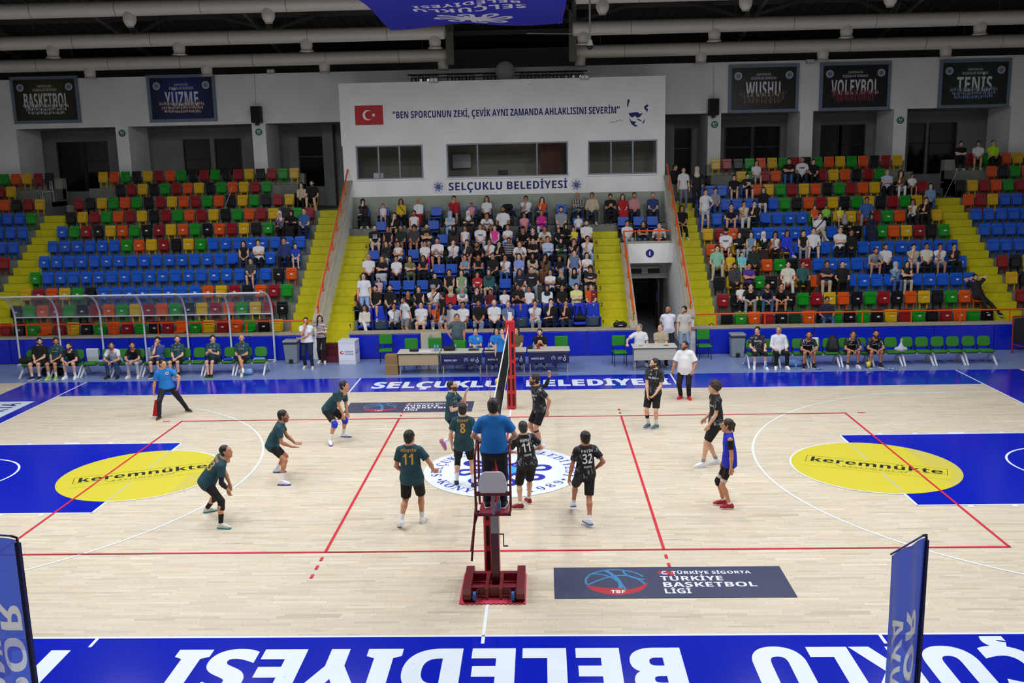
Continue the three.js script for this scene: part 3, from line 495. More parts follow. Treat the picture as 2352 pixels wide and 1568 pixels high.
for (const x of [-2.75, 2.35]) part(ceiling, 'hanger_post', bx(x - 0.16, x + 0.16, 10.85, 13.1, -20.6, -20.35), M(0x6a6a60, 0.6));

// ------------------------------------------------------------------ stands
const stand = struct('grandstand', 'concrete seating terraces of the far side'); stand.userData.category = 'grandstand';
const TX = { FL: [-27, -20.02], L: [-18.98, -8.3], C: [-5.98, 2.98], R: [7.2, 17.02], FR: [18.06, 27] };
for (const [key, [a, b]] of Object.entries(TX)) for (let k = 1; k <= 11; k++) {
  if (key === 'C' && k > 8) break;
  let [x0, x1] = [a, b]; if (k > 9) { if (key === 'L') [x0, x1] = [-18.75, -9.55]; if (key === 'R') [x0, x1] = [8.2, 16.7]; if (key === 'FL') x1 = -20.45; if (key === 'FR') x0 = 18.45; }
  const back = k > 9 || (key !== 'C' && k === 9) ? -22.2 : ZROW(k) - 1.1; const fy = key === 'C' ? FLOORC(k) : FLOOR(k); part(stand, 'terrace_row', bx(x0, x1, fy - 0.75, fy, Math.max(back, -22.3), ZROW(k) + 0.6), MT.concrete);
}
// landings between the blocks at the top of the stairs
for (const [a, b] of [[-20.5, -18.7], [-9.6, -7.2], [6.1, 8.25], [16.65, 18.5]]) part(stand, 'landing', bx(a, b, 4.4, 4.98, -22.3, -19.6), M(0x77797a, 0.8));
for (const [a, b] of [[-18.75, -9.55], [8.2, 16.7], [-27, -20.45], [18.45, 27]]) part(stand, 'rear_parapet', bx(a, b, 5.6, 6.52, -22.3, -21.9), MT.dado);
for (const [a, b, y] of [[-19.4, -18.75, 5.4], [-19.0, -18.75, 5.7], [8.2, 8.5, 5.7], [-9.8, -9.55, 5.7], [16.45, 16.7, 5.7], [18.45, 18.8, 5.7]]) part(stand, 'end_block', bx(a, b, 4.9, y, -21.9, -20.0), MT.concrete);
part(stand, 'platform', bx(4.06, 6.04, 2.97, FLOORC(6), -18.9, -17.02), MT.concrete); part(stand, 'platform', bx(4.06, 6.04, 3.23, FLOORC(7), -19.49, -17.66), MT.concrete); part(stand, 'platform', bx(2.99, 6.04, 3.74, FLOORC(8), -19.49, -18.46), MT.concrete); part(stand, 'platform', bx(-6.94, -5.99, 3.7, FLOORC(8), -19.49, -18.46), MT.concrete);
// stairways, each step a piece
function stairway(x0, x1, n, label, rise = 0.271) {
  const s = struct('stairway', label); s.userData.category = 'stairway';
  for (let i = 0; i < n; i++) { const y = 0.65 + rise * i, z = -12.85 - 0.4 * i; part(s, 'step', bx(x0, x1, y - 0.6, y, z - 0.75, z), MT.yellow); }
  return s;
}
stairway(-20.02, -18.98, 17, 'yellow painted steps left of the left stand'); stairway(-8.3, -7.2, 17, 'yellow painted steps between left stand and sloping parapet');
const sc = stairway(-6.95, -5.98, 14, 'yellow painted steps left of the central stand', 0.256); stairway(2.98, 4.05, 14, 'numbered yellow steps right of the central stand', 0.256); stairway(6.25, 7.2, 17, 'yellow painted steps left of the right stand'); stairway(17.02, 18.06, 17, 'yellow painted steps right of the right stand');
const redStep = struct('stairway', 'dark red steps at the foot of the central stairs'); redStep.userData.category = 'stairway';
for (let i = 0; i < 3; i++) part(redStep, 'step', bx(-6.95, -5.98, 0, 0.2 * (i + 1), -12.85 + 0.01, -12.05 - 0.26 * i + 0.001), M(0x5e1420, 0.6));
part(sc, 'step', bx(-6.95, -5.98, 0, 0.64, -13.3, -12.65), MT.yellow);
// row numbers stencilled beside the central steps
const digits = (d) => canvas(64, 64, (c) => { c.fillStyle = '#cdb80c'; c.fillRect(0, 0, 64, 64); c.fillStyle = '#14140c'; fit(c, d, 14, 8, 36, 48); });
for (let k = 1; k <= 6; k++) { const t = print(digits(String(k)), 0.7); for (const x of [3.12, -6.12]) { const g = new THREE.PlaneGeometry(0.19, 0.19); part(stand, 'row_number', g, t, [x, 0.65 + 0.256 * (2 * k) - 0.128, -12.85 - 0.4 * 2 * k + 0.004]); } }
// sloping parapets with stone caps
function parapet(name, label, x0, x1, z0, y0, z1, y1, base, m) {
  const s = struct(name, label); s.userData.category = 'parapet';
  part(s, 'parapet_wall', sidePrism([[z0, base], [z0, y0 - 0.04], [z1, y1 - 0.04], [z1, base]].reverse(), x0, x1), m);
  part(s, 'cap', sidePrism([[z0 + 0.05, y0 - 0.05], [z0 + 0.05, y0], [z1, y1], [z1, y1 - 0.05]].reverse(), x0 - 0.04, x1 + 0.04), MT.stone); return s;
}
parapet('parapet', 'sloping parapet between left stand and central stand', -7.2, -6.95, -12.65, 1.42, -19.5, 6.2, 0, MT.plaster);
parapet('parapet', 'low sloping parapet right of the numbered steps', 4.05, 4.25, -12.65, 1.0, -16.9, 3.62, 0, MT.plaster);
parapet('parapet', 'tall sloping parapet between tunnel and right stand', 6.05, 6.25, -12.65, 1.36, -19.5, 6.15, 0, MT.plaster);
// entrance tunnel
const tun = struct('tunnel_entrance', 'white tunnel entrance with lintel between stands'); tun.userData.category = 'entrance';
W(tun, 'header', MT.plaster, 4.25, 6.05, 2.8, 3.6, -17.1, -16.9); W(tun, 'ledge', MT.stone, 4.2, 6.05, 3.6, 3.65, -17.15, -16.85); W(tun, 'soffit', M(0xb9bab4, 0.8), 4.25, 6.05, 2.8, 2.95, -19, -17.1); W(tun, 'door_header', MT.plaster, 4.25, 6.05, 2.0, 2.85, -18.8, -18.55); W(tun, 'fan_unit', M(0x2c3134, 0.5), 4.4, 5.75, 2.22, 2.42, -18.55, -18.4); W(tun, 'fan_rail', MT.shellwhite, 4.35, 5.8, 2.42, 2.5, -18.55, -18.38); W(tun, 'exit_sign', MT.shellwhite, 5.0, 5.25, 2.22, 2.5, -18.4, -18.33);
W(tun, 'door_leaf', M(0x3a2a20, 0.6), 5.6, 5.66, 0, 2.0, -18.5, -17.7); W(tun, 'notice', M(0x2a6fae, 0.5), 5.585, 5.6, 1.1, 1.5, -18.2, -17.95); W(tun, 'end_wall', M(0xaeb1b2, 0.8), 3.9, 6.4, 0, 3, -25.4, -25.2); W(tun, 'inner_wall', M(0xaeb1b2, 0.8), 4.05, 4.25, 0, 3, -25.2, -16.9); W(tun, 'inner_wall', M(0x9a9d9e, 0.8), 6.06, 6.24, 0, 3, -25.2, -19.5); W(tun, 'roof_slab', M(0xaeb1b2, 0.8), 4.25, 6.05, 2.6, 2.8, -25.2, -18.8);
const disc = (text, bg, fg, sub) => canvas(128, 128, (c) => { c.fillStyle = bg; c.fillRect(0, 0, 128, 128); c.fillStyle = fg; if (sub) { fit(c, text, 26, 30, 76, 44); fit(c, sub, 42, 88, 46, 14); } else fit(c, text, 46, 34, 36, 60); });
const badge = (name, label, tex, r, x, y, z) => { const g = new THREE.CylinderGeometry(r, r, 0.015, 32); const k = solo(name, label, 'sign', g, [M(0x444444), print(tex, 0.5), M(0x444444)], [x, y, z], [Math.PI / 2, Math.PI / 2, 0]); k.rotation.set(Math.PI / 2, 0, 0); g.rotateY(Math.PI / 2); return k; };
badge('round_sign', 'round blue letter E sign on tunnel header', disc('E', '#161c70', '#f0f0f2'), 0.16, 5.17, 3.18, -16.89);
[['A2', -17.63, 8.44, 'second column from left'], ['A2', -11.5, 8.36, 'column below left loudspeaker'], ['A1', 8.55, 8.24, 'column below right loudspeaker'], ['A1', 16.55, 8.24, 'column under rightmost posters']].forEach(([t, x, y, l]) => badge('round_sign', `round green ${t} sign on the ${l}`, disc(t, '#126b4c', '#e8f0ea', 'BLOK'), 0.155, x, y, -22.17));

// ------------------------------------------------------------------ front wall with blue pads
const fw = struct('wall_front', 'front wall of the stands padded in blue');
for (const [a, b] of [[-27, -7.2], [-5.98, 4.25], [6.05, 27]]) { W(fw, 'wall_face', MT.plaster, a, b, 0, 0.9, -12.85, -12.68); W(fw, 'stone_ledge', MT.stone, a, b, 0.9, 0.98, -12.92, -12.58); }
const padMat = M(0x0a22b8, 0.32);
const padRuns = [[-27, -7.35, 9], [-5.95, -3.42, 2], [-2.64, 4.2, 4], [6.3, 27, 10]];
for (const [a, b, n] of padRuns) { const w = (b - a) / n; for (let i = 0; i < n; i++) part(fw, 'wall_pad', rbx(w - 0.015, 0.88, 0.09, 0.03, 2, a + w * (i + 0.5), 0.45, -12.63), padMat); }
// ------------------------------------------------------------------ press booth
const booth = struct('wall_booth', 'white press booth front above the central stand');
{
  const Z0 = -19.7, Z1 = -19.5, win = [[-6.71, -3.93], [-2.94, 2.08], [2.9, 5.74]];
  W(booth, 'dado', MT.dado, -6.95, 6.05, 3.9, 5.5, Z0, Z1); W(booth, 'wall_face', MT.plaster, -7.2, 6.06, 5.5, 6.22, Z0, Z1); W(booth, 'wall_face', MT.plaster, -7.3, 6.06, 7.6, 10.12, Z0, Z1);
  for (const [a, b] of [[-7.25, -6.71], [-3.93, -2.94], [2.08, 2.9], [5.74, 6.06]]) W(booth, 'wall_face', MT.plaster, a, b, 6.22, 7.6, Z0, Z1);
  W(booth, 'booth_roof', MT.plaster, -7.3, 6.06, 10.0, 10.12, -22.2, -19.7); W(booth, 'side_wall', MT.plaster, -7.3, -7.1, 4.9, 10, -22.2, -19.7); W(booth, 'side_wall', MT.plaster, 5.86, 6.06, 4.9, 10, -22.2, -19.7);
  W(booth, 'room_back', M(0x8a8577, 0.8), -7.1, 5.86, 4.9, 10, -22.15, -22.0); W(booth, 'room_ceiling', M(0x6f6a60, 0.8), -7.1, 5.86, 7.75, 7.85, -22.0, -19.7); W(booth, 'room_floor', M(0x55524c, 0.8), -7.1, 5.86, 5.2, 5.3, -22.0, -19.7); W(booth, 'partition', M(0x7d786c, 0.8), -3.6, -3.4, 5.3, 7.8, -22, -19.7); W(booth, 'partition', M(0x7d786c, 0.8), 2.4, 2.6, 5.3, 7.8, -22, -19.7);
  win.forEach(([a, b], i) => {
    const s = struct('window_' + (i + 1), ['left', 'middle', 'right'][i] + ' aluminium window of the press booth'); const y0 = 6.22, y1 = 7.6, f = 0.055, m = M(0x7f8790, 0.45);
    part(s, 'window_frame', merge([bx(a, b, y0, y0 + f, Z0, Z1 + 0.03), bx(a, b, y1 - f, y1, Z0, Z1 + 0.03), bx(a, a + f, y0 + f, y1 - f, Z0, Z1 + 0.03), bx(b - f, b, y0 + f, y1 - f, Z0, Z1 + 0.03)]), m);
    const cuts = i === 1 ? [0.255, 0.745] : [0.335, 0.65], xs = [a, a + (b - a) * cuts[0], a + (b - a) * cuts[1], b];
    for (const x of xs.slice(1, 3)) part(s, 'mullion', bx(x - 0.03, x + 0.03, y0, y1, Z0 + 0.04, Z1 + 0.02), m);
    for (let k = 0; k < 3; k++) part(s, 'pane', bx(xs[k] + 0.02, xs[k + 1] - 0.02, y0 + 0.03, y1 - 0.03, -19.61, -19.605), MT.glass);
    part(s, 'sill', bx(a - 0.05, b + 0.05, y0 - 0.05, y0, Z1, Z1 + 0.06), MT.plaster);
  });
  solo('monitor', 'dark computer monitor behind the middle booth window', 'monitor', merge([rbx(0.42, 0.28, 0.03, 0.01, 1, 0, 0.2, 0), bx(-0.03, 0.03, 0, 0.1, -0.02, 0.02), bx(-0.1, 0.1, 0, 0.02, -0.08, 0.08)]), M(0x0e1116, 0.3), [-0.65, 6.15, -20.2]);
  solo('desk', 'long desk inside the middle booth room', 'desk', merge([bx(-2.5, 2, 0.8, 0.85, -0.4, 0.4), bx(-2.45, -2.35, 0, 0.8, -0.35, 0.35), bx(1.85, 1.95, 0, 0.8, -0.35, 0.35)]), M(0x5b4a38, 0.6), [-0.3, 5.3, -20.25]);
  solo('wall_cabinet', 'pale wall cabinet inside the middle booth room', 'cabinet', rbx(0.8, 0.6, 0.3, 0.02), M(0xb8bcc0, 0.6), [-2.5, 6.9, -21.8]);
  solo('curtain', 'red brown curtain inside the middle booth window', 'curtain', (() => { const pts = []; for (let i = 0; i <= 24; i++) pts.push([i * 0.035, 0.04 * Math.sin(i * 1.3)]); const o = pts.map(([x, y]) => [x, y + 0.012]).concat(pts.reverse()); const g = prism(o, 2.3); g.rotateX(-Math.PI / 2); return g; })(), M(0x5e2c20, 0.9), [0.95, 5.35, -20.6]);
  const ch = thing('plastic_chair', 'white plastic chair behind the left booth window', 'chair', [-5.95, 5.3, -20.1]);
  part(ch, 'backrest', rbx(0.42, 0.45, 0.03, 0.015, 2, 0, 0.95, -0.2), MT.shellwhite); part(ch, 'seat', rbx(0.44, 0.04, 0.42, 0.015, 1, 0, 0.66, 0), MT.shellwhite); for (const [x, z] of [[-0.19, -0.18], [0.19, -0.18], [-0.19, 0.18], [0.19, 0.18]]) part(ch, 'leg', rod([x, 0, z], [x * 0.95, 0.66, z * 0.95], 0.018), MT.shellwhite);
  // flag and writing on the wall
  solo('painted_flag', 'red flag with white crescent and star on booth wall', 'flag', new THREE.BoxGeometry(1.16, 0.78, 0.008), print(canvas(512, 344, (c) => { c.fillStyle = '#b3121c'; c.fillRect(0, 0, 512, 344); c.fillStyle = '#f0ecec'; c.beginPath(); c.arc(232, 172, 92, 0, 7); c.fill(); c.fillStyle = '#b3121c'; c.beginPath(); c.arc(256, 172, 74, 0, 7); c.fill(); c.fillStyle = '#f0ecec'; c.beginPath(); for (let i = 0; i < 10; i++) { const a = Math.PI + i * Math.PI / 5, r = i % 2 ? 17 : 44; c.lineTo(340 + r * Math.cos(a), 172 + r * Math.sin(a)); } c.fill(); })), [-6.09, 8.83, -19.494]);
  const sign = (name, label, w, h, x, y, tex, cat = 'sign', color = 0x151b66) => { tex.colorSpace = THREE.NoColorSpace; return solo(name, label, cat, new THREE.PlaneGeometry(w, h), new THREE.MeshPhysicalMaterial({ color, roughness: 0.7, alphaMap: tex, transparent: true }), [x, y, -19.496]); };
  const wall = '#000', ink = '#fff';
  sign('wall_lettering', 'long blue quotation lettered across the booth wall', 9.4, 0.5, -0.45, 8.8, canvas(2048, 110, (c) => { c.fillStyle = wall; c.fillRect(0, 0, 2048, 110); c.fillStyle = ink; fit(c, '”BEN SPORCUNUN ZEKİ, ÇEVİK AYNI ZAMANDA AHLAKLISINI SEVERİM”', 8, 20, 2032, 62); }), 'lettering');
  sign('wall_lettering', 'bold blue name lettered above the central stand', 5.05, 0.56, -0.43, 5.85, canvas(2048, 228, (c) => { c.fillStyle = wall; c.fillRect(0, 0, 2048, 228); c.fillStyle = ink; c.strokeStyle = ink; c.lineWidth = 3; fit(c, 'SELÇUKLU BELEDİYESİ', 16, 42, 2016, 132); }), 'lettering');
  const seal = canvas(256, 256, (c) => { c.fillStyle = wall; c.fillRect(0, 0, 256, 256); c.translate(128, 128); c.strokeStyle = '#777'; c.lineWidth = 2; c.beginPath(); c.arc(0, 0, 124, 0, 7); c.stroke(); c.beginPath(); c.arc(0, 0, 100, 0, 7); c.stroke(); knot(c, 88, '#fff', '#aaa'); c.fillStyle = '#999'; ringText(c, 'SELÇUKLU BELEDİYESİ', 112, -1.9, 1.9, 17, false, 'sans-serif'); ringText(c, 'KONYA 1989', 112, 3.9, 2.4, 15, true, 'sans-serif'); });
  sign('wall_seal', 'round blue knot emblem left of the bold blue name', 0.56, 0.56, -3.33, 5.86, seal, 'emblem', 0x1f3f8a); sign('wall_seal', 'round blue knot emblem right of the bold blue name', 0.56, 0.56, 2.42, 5.82, seal, 'emblem', 0x1f3f8a);
  sign('stencil_face', 'blue stencilled face painted at end of the quotation', 1.0, 1.16, 4.95, 8.68, canvas(256, 296, (c) => { c.fillStyle = wall; c.fillRect(0, 0, 256, 296); c.fillStyle = ink; const P = (...p) => { c.beginPath(); for (let i = 0; i < p.length; i += 2) c.lineTo(p[i], p[i + 1]); c.fill(); }; P(20, 10, 44, 16, 30, 60, 22, 92, 14, 80); P(190, 88, 226, 64, 238, 80, 210, 104, 232, 110, 222, 150, 214, 128, 196, 110); P(30, 150, 120, 140, 150, 160, 182, 150, 150, 190, 120, 200, 96, 178, 70, 196, 44, 180); P(30, 190, 60, 230, 110, 240, 90, 262, 130, 284, 100, 290, 60, 262); P(110, 214, 140, 210, 172, 236, 150, 232); P(172, 250, 204, 214, 196, 240, 180, 262); }), 'mural');
  sign('wall_signature', 'small handwritten signature beside the stencilled face', 0.62, 0.34, 4.07, 8.37, canvas(256, 140, (c) => { c.fillStyle = wall; c.fillRect(0, 0, 256, 140); c.strokeStyle = ink; c.lineWidth = 5; c.beginPath(); c.moveTo(10, 110); c.bezierCurveTo(60, 40, 40, 130, 70, 70); c.bezierCurveTo(80, 150, 120, 40, 130, 80); c.bezierCurveTo(150, 20, 150, 110, 180, 60); c.bezierCurveTo(200, 20, 200, 100, 244, 70); c.stroke(); }), 'lettering');
}
// ------------------------------------------------------------------ posters on the lintel
const poster = (word, bg, glow, kit, x, y, label) => {
  const t = thing('poster', label, 'poster', [x, y, -22.16]); const m = M(0x6d7c8f, 0.5), w = 3.02, h = 2.02, f = 0.13;
  part(t, 'frame', merge([bx(-w / 2, w / 2, h / 2 - f, h / 2, -0.03, 0.05), bx(-w / 2, w / 2, -h / 2, -h / 2 + f, -0.03, 0.05), bx(-w / 2, -w / 2 + f, -h / 2 + f, h / 2 - f, -0.03, 0.05), bx(w / 2 - f, w / 2, -h / 2 + f, h / 2 - f, -0.03, 0.05)]), m);
  const tex = canvas(768, 500, (c) => {
    const g = c.createRadialGradient(384, 190, 40, 384, 230, 420); g.addColorStop(0, glow); g.addColorStop(1, bg); c.fillStyle = g; c.fillRect(0, 0, 768, 500); c.fillStyle = '#cfd4da';
    for (const X of [82, 686]) { c.save(); c.translate(X, 98); c.fillStyle = '#b8c0ca'; c.beginPath(); c.arc(0, 0, 46, 0, 7); c.fill(); knot(c, 34, '#3c5276', '#5d7fa6'); c.restore(); }
    c.fillStyle = '#b9bec6'; fit(c, 'ŞAMPİYONLUĞA', 296, 72, 176, 26); fit(c, 'KOŞANLAR BURADA!', 232, 112, 304, 32); const W2 = Math.min(560, 84 * word.length); c.fillStyle = '#dde1e6'; fit(c, word, 384 - W2 / 2, 168, W2, 175);
    for (let r = 0; r < 3; r++) for (let i = 0; i < 22 - r * 2; i++) { const X = 110 + r * 26 + i * 25.5 + rr(-4, 4), Y = 296 + r * 44 + rr(-8, 8); c.fillStyle = '#7a5a44'; c.beginPath(); c.arc(X, Y, 7, 0, 7); c.fill(); c.fillStyle = kit[(i + r) % kit.length]; c.fillRect(X - 9, Y + 7, 18, 30); c.fillStyle = '#16161a'; c.fillRect(X - 6, Y + 37, 12, 18); }
  });
  part(t, 'picture', new THREE.PlaneGeometry(w - 0.24, h - 0.24), print(tex, 0.35), [0, 0, 0.02]);
};
poster('BASKETBOL', '#14130a', '#4c470c', ['#c8ccd2', '#8e939c'], -20.9, 9.95, 'framed dark yellow basketball team poster, leftmost on the lintel');
poster('YÜZME', '#0a0f2c', '#123a96', ['#c9b8ac', '#b89c88'], -14.8, 9.88, 'framed blue swimming team poster on the left lintel');
poster('WUSHU', '#08090e', '#0e1016', ['#7a5432', '#2a2a2e'], 10.62, 9.71, 'framed black wushu team poster above the right stand');
poster('VOLEYBOL', '#08080e', '#15121a', ['#6a1830', '#8a2240'], 14.53, 9.71, 'framed black volleyball team poster between two others');
poster('TENİS', '#07130c', '#123c1e', ['#7aa0cc', '#5a7aa8'], 19.6, 9.71, 'framed dark green tennis team poster, rightmost on the lintel');
for (const [x, y, s] of [[-11.48, 9.1, 'left'], [8.45, 8.97, 'right']]) {
  const t = thing('loudspeaker', `black loudspeaker hung on the ${s} side columns`, 'loudspeaker', [x, y, -21.95]); part(t, 'cabinet', rbx(0.44, 0.7, 0.36, 0.03, 2), M(0x0d0d0e, 0.6)); part(t, 'grille', rbx(0.38, 0.62, 0.02, 0.008, 1, 0, 0, 0.185), M(0x1a1a1b, 0.9)); part(t, 'bracket', bx(-0.06, 0.06, -0.46, -0.34, -0.1, 0.1), M(0x1a1a1a)); part(t, 'suspension_wire', rod([0, 0.35, 0], [0, 1.7, -0.1], 0.008, 5), M(0x777777));
}
for (const [x, y, z, l] of [[-3.35, 10.15, -19.4, 'left above the quotation'], [2.78, 10.12, -19.4, 'right above the quotation'], [-10.75, 10.92, -22.05, 'on the left lintel beside blue poster'], [12.55, 10.78, -22.05, 'between wushu and volleyball posters']]) { const t = thing('emergency_light', `small white emergency light ${l}`, 'lamp', [x, y, z]); part(t, 'housing', rbx(0.34, 0.2, 0.14, 0.03, 1), M(0xa9acae, 0.6)); for (const s of [-0.08, 0.08]) part(t, 'lens', new THREE.CylinderGeometry(0.06, 0.06, 0.03, 12).rotateX(Math.PI / 2), M(0xd6d8da, 0.3), [s, 0, 0.08]); }
// row of stage spotlights and a dish lamp above the booth
{
  const xs = [0, 0.31, 0.62, 0.93, 1.55, 1.86, 2.17, 2.48, 3.1, 3.4, 4.65, 4.95, 5.27, 5.58, 5.88, 6.2, 6.5, 6.82, 7.12]; let proto = null;
  xs.forEach((dx, i) => {
    let t; const lb = `small black stage spotlight above the booth, ${ORD[i + 1]} from left`;
    if (!proto) { proto = t = thing('stage_spotlight', lb, 'spotlight', [0, 0, 0], 0, 'stage spotlights above the booth'); part(t, 'can', rbx(0.2, 0.22, 0.24, 0.03, 1, 0, -0.05, 0), M(0x0c0c0d, 0.5)); part(t, 'yoke', merge([bx(-0.13, -0.11, -0.12, 0.14, -0.03, 0.03), bx(0.11, 0.13, -0.12, 0.14, -0.03, 0.03), bx(-0.13, 0.13, 0.12, 0.15, -0.03, 0.03)]), M(0x111111, 0.5)); part(t, 'lens', new THREE.CylinderGeometry(0.06, 0.06, 0.02, 12).rotateX(Math.PI / 2), M(0x6f7478, 0.1), [0, -0.05, 0.125]); part(t, 'base', bx(-0.11, 0.11, -0.26, -0.16, -0.1, 0.1), M(0x111111, 0.5)); } else { t = proto.clone(); t.name = numbered('stage_spotlight'); t.userData = { ...proto.userData, label: lb }; scene.add(t); }
    t.position.set(-4.42 + dx, 10.38, -21.4);
  });
  const d = thing('dish_lamp', 'round grey dish lamp over the middle of the booth', 'lamp', [-0.5, 10.62, -21.3]); part(d, 'dish', new THREE.SphereGeometry(0.42, 24, 12, 0, Math.PI * 2, 0, Math.PI / 2).rotateX(Math.PI / 2).scale(1, 1, 0.5), M(0xa8abae, 0.4)); part(d, 'stem', bx(-0.05, 0.05, -0.5, -0.1, -0.1, 0), M(0x222222));
  solo('lamp_bar', 'dark pipe carrying the stage spotlights', 'pipe', rod([-4.7, 10.56, -21.4], [3, 10.56, -21.4], 0.03, 8), M(0x222222));
}
// ------------------------------------------------------------------ air ducts
const ductData = [[-15, 12.53, 'nearest'], [-18, 11.83, 'middle'], [-21, 11.3, 'rearmost']];
ductData.forEach(([z, y, which], i) => {
  for (const s of [-1, 1]) {
    const inner = s < 0 ? -2.75 : 2.32, outerX = s * 26.8, t = thing('air_duct', `long pale round air duct, ${which} on the ${s < 0 ? 'left' : 'right'} side`, 'duct', [0, y, z]);
    part(t, 'pipe', new THREE.CylinderGeometry(0.27, 0.27, Math.abs(outerX - inner), 24).rotateZ(Math.PI / 2), MT.duct, [(outerX + inner) / 2, 0, 0]); part(t, 'end_cap', new THREE.SphereGeometry(0.27, 20, 10).scale(0.3, 1, 1), MT.duct, [inner, 0, 0]);
    for (let k = 0; k < 8; k++) part(t, 'joint_ring', new THREE.TorusGeometry(0.272, 0.012, 6, 24).rotateY(Math.PI / 2), M(0x8d8b80, 0.5), [inner + s * (2.2 + k * 3.1), 0, 0]);
    const first = s < 0 ? [-0.95, -0.35, -0.35][i] : [0.9, 0.35, 0.35][i];
    for (let k = 0; k < 5; k++) { const x = inner + first + s * k * 5.05; if (Math.abs(x) > 26) continue; const n = part(t, 'nozzle', new THREE.LatheGeometry([[0.2, 0.05], [0.23, -0.16], [0.235, -0.3], [0.21, -0.4], i === 0 ? [0.13, -0.52] : [0.24, -0.48], i === 0 ? [0.1, -0.56] : [0.29, -0.5]].map((p) => new THREE.Vector2(...p)), 20), MT.duct, [x, -0.1, 0.02]); part(n, 'rim', new THREE.TorusGeometry(i === 0 ? 0.12 : 0.27, 0.015, 6, 20).rotateX(Math.PI / 2), M(0xb9b6aa, 0.5), [0, i === 0 ? -0.54 : -0.49, 0]); }
    for (let k = 0; k < 5; k++) part(t, 'hanger', rod([inner + s * (1.2 + k * 5), 0.2, 0], [inner + s * (1.2 + k * 5), 1.2, 0.05], 0.012, 5), MT.truss);
  }
});
// ------------------------------------------------------------------ blue banner slung flat under the roof
{
  const tex = canvas(1024, 1024, (c) => { c.fillStyle = '#1d22b4'; c.fillRect(0, 0, 1024, 1024); c.fillStyle = '#dfe2ea'; fit(c, 'SELÇUKLU', 200, 372, 620, 84); fit(c, 'BELEDİYESİ', 225, 492, 570, 58); c.save(); c.translate(512, 185); c.scale(1.35, 0.85); knot(c, 165, '#dfe2ea', '#dfe2ea'); c.restore(); });
  const g = new THREE.PlaneGeometry(5.42, 7.8, 20, 24), p = g.attributes.position; for (let i = 0; i < p.count; i++) p.setZ(i, 0.05 * Math.sin(p.getX(i) * 1.7 + p.getY(i)) - 0.06 * (1 - (p.getX(i) / 2.71) ** 2)); g.computeVertexNormals(); g.rotateX(Math.PI / 2); g.rotateY(Math.PI);
  const b = thing('ceiling_banner', 'blue banner slung flat under the roof with white emblem', 'banner', [-1.02, 11.0, -6.9]); part(b, 'cloth', g, print(tex, 0.85, { side: THREE.DoubleSide }));
  for (const [x, z] of [[-2.6, -3.8], [2.6, -3.8], [-2.6, 3.8], [2.6, 3.8]]) part(b, 'cord', rod([x, 0, z], [x, 3.5, z], 0.012, 5), M(0x888888));
  const cam = thing('dome_camera', 'white dome camera hanging on a long pole', 'camera', [2.72, 10.75, -14]); part(cam, 'pole', rod([0, 0.15, 0], [0, 3.2, 0], 0.035, 8), M(0xa9b0b6, 0.4)); part(cam, 'body', new THREE.CylinderGeometry(0.07, 0.12, 0.2, 16), MT.shellwhite, [0, 0.06, 0]); part(cam, 'dome', new THREE.SphereGeometry(0.11, 16, 10), M(0x141416, 0.15), [0, -0.07, 0]); part(cam, 'cross_bar', rod([-2.2, 0.42, 0], [2, 0.3, 0], 0.012, 5), M(0xa9a9a9));
}
// ------------------------------------------------------------------ orange handrails
function slopeRail(label, x, z0, y0, z1, y1, n, tail) {
  const t = thing('handrail', label, 'handrail', [x, 0, 0]), pts = [[0, y0 + 0.42, z0], [0, y1 + 0.42, z1]]; part(t, 'rail', rod(...pts, 0.032, 8), MT.orange); part(t, 'knob', new THREE.SphereGeometry(0.045, 10, 8), MT.orange, pts[1]); if (tail) part(t, 'rail', rod([0, y0 + 0.42, z0], tail, 0.032, 8), MT.orange);
  for (let i = 0; i < n; i++) { const f = (i + 0.15) / n, z = z0 + (z1 - z0) * f, y = y0 + (y1 - y0) * f; part(t, 'post', rod([0, y - 0.02, z], [0, y + 0.42, z - 0.02], 0.024, 8), MT.orange); }
}
slopeRail('orange handrail on parapet left of the central stand', -7.08, -12.75, 1.45, -19.45, 6.2, 7); slopeRail('orange handrail on low parapet beside the numbered steps', 4.15, -12.75, 1.05, -16.9, 3.62, 4, null); slopeRail('orange handrail on tall parapet beside the tunnel', 6.15, -12.75, 1.4, -19.45, 6.15, 7);
function flatRail(label, x0, x1, y, z, h, n) { const t = thing('handrail', label, 'handrail'); part(t, 'rail', rod([x0, y + h, z], [x1, y + h, z], 0.03, 8), MT.orange); for (let i = 0; i < n; i++) { const x = x0 + (x1 - x0) * (i + 0.5) / n; part(t, 'post', rod([x, y, z], [x, y + h, z], 0.022, 8), MT.orange); } }
flatRail('long orange rail along front of the left stand', -26.5, -7.25, 0.98, -12.75, 0.42, 12); flatRail('long orange rail along front of the right stand', 6.2, 26.5, 0.98, -12.75, 0.42, 12); flatRail('short orange rail on the tunnel balcony', 4.15, 6.0, 3.65, -17, 0.4, 2);

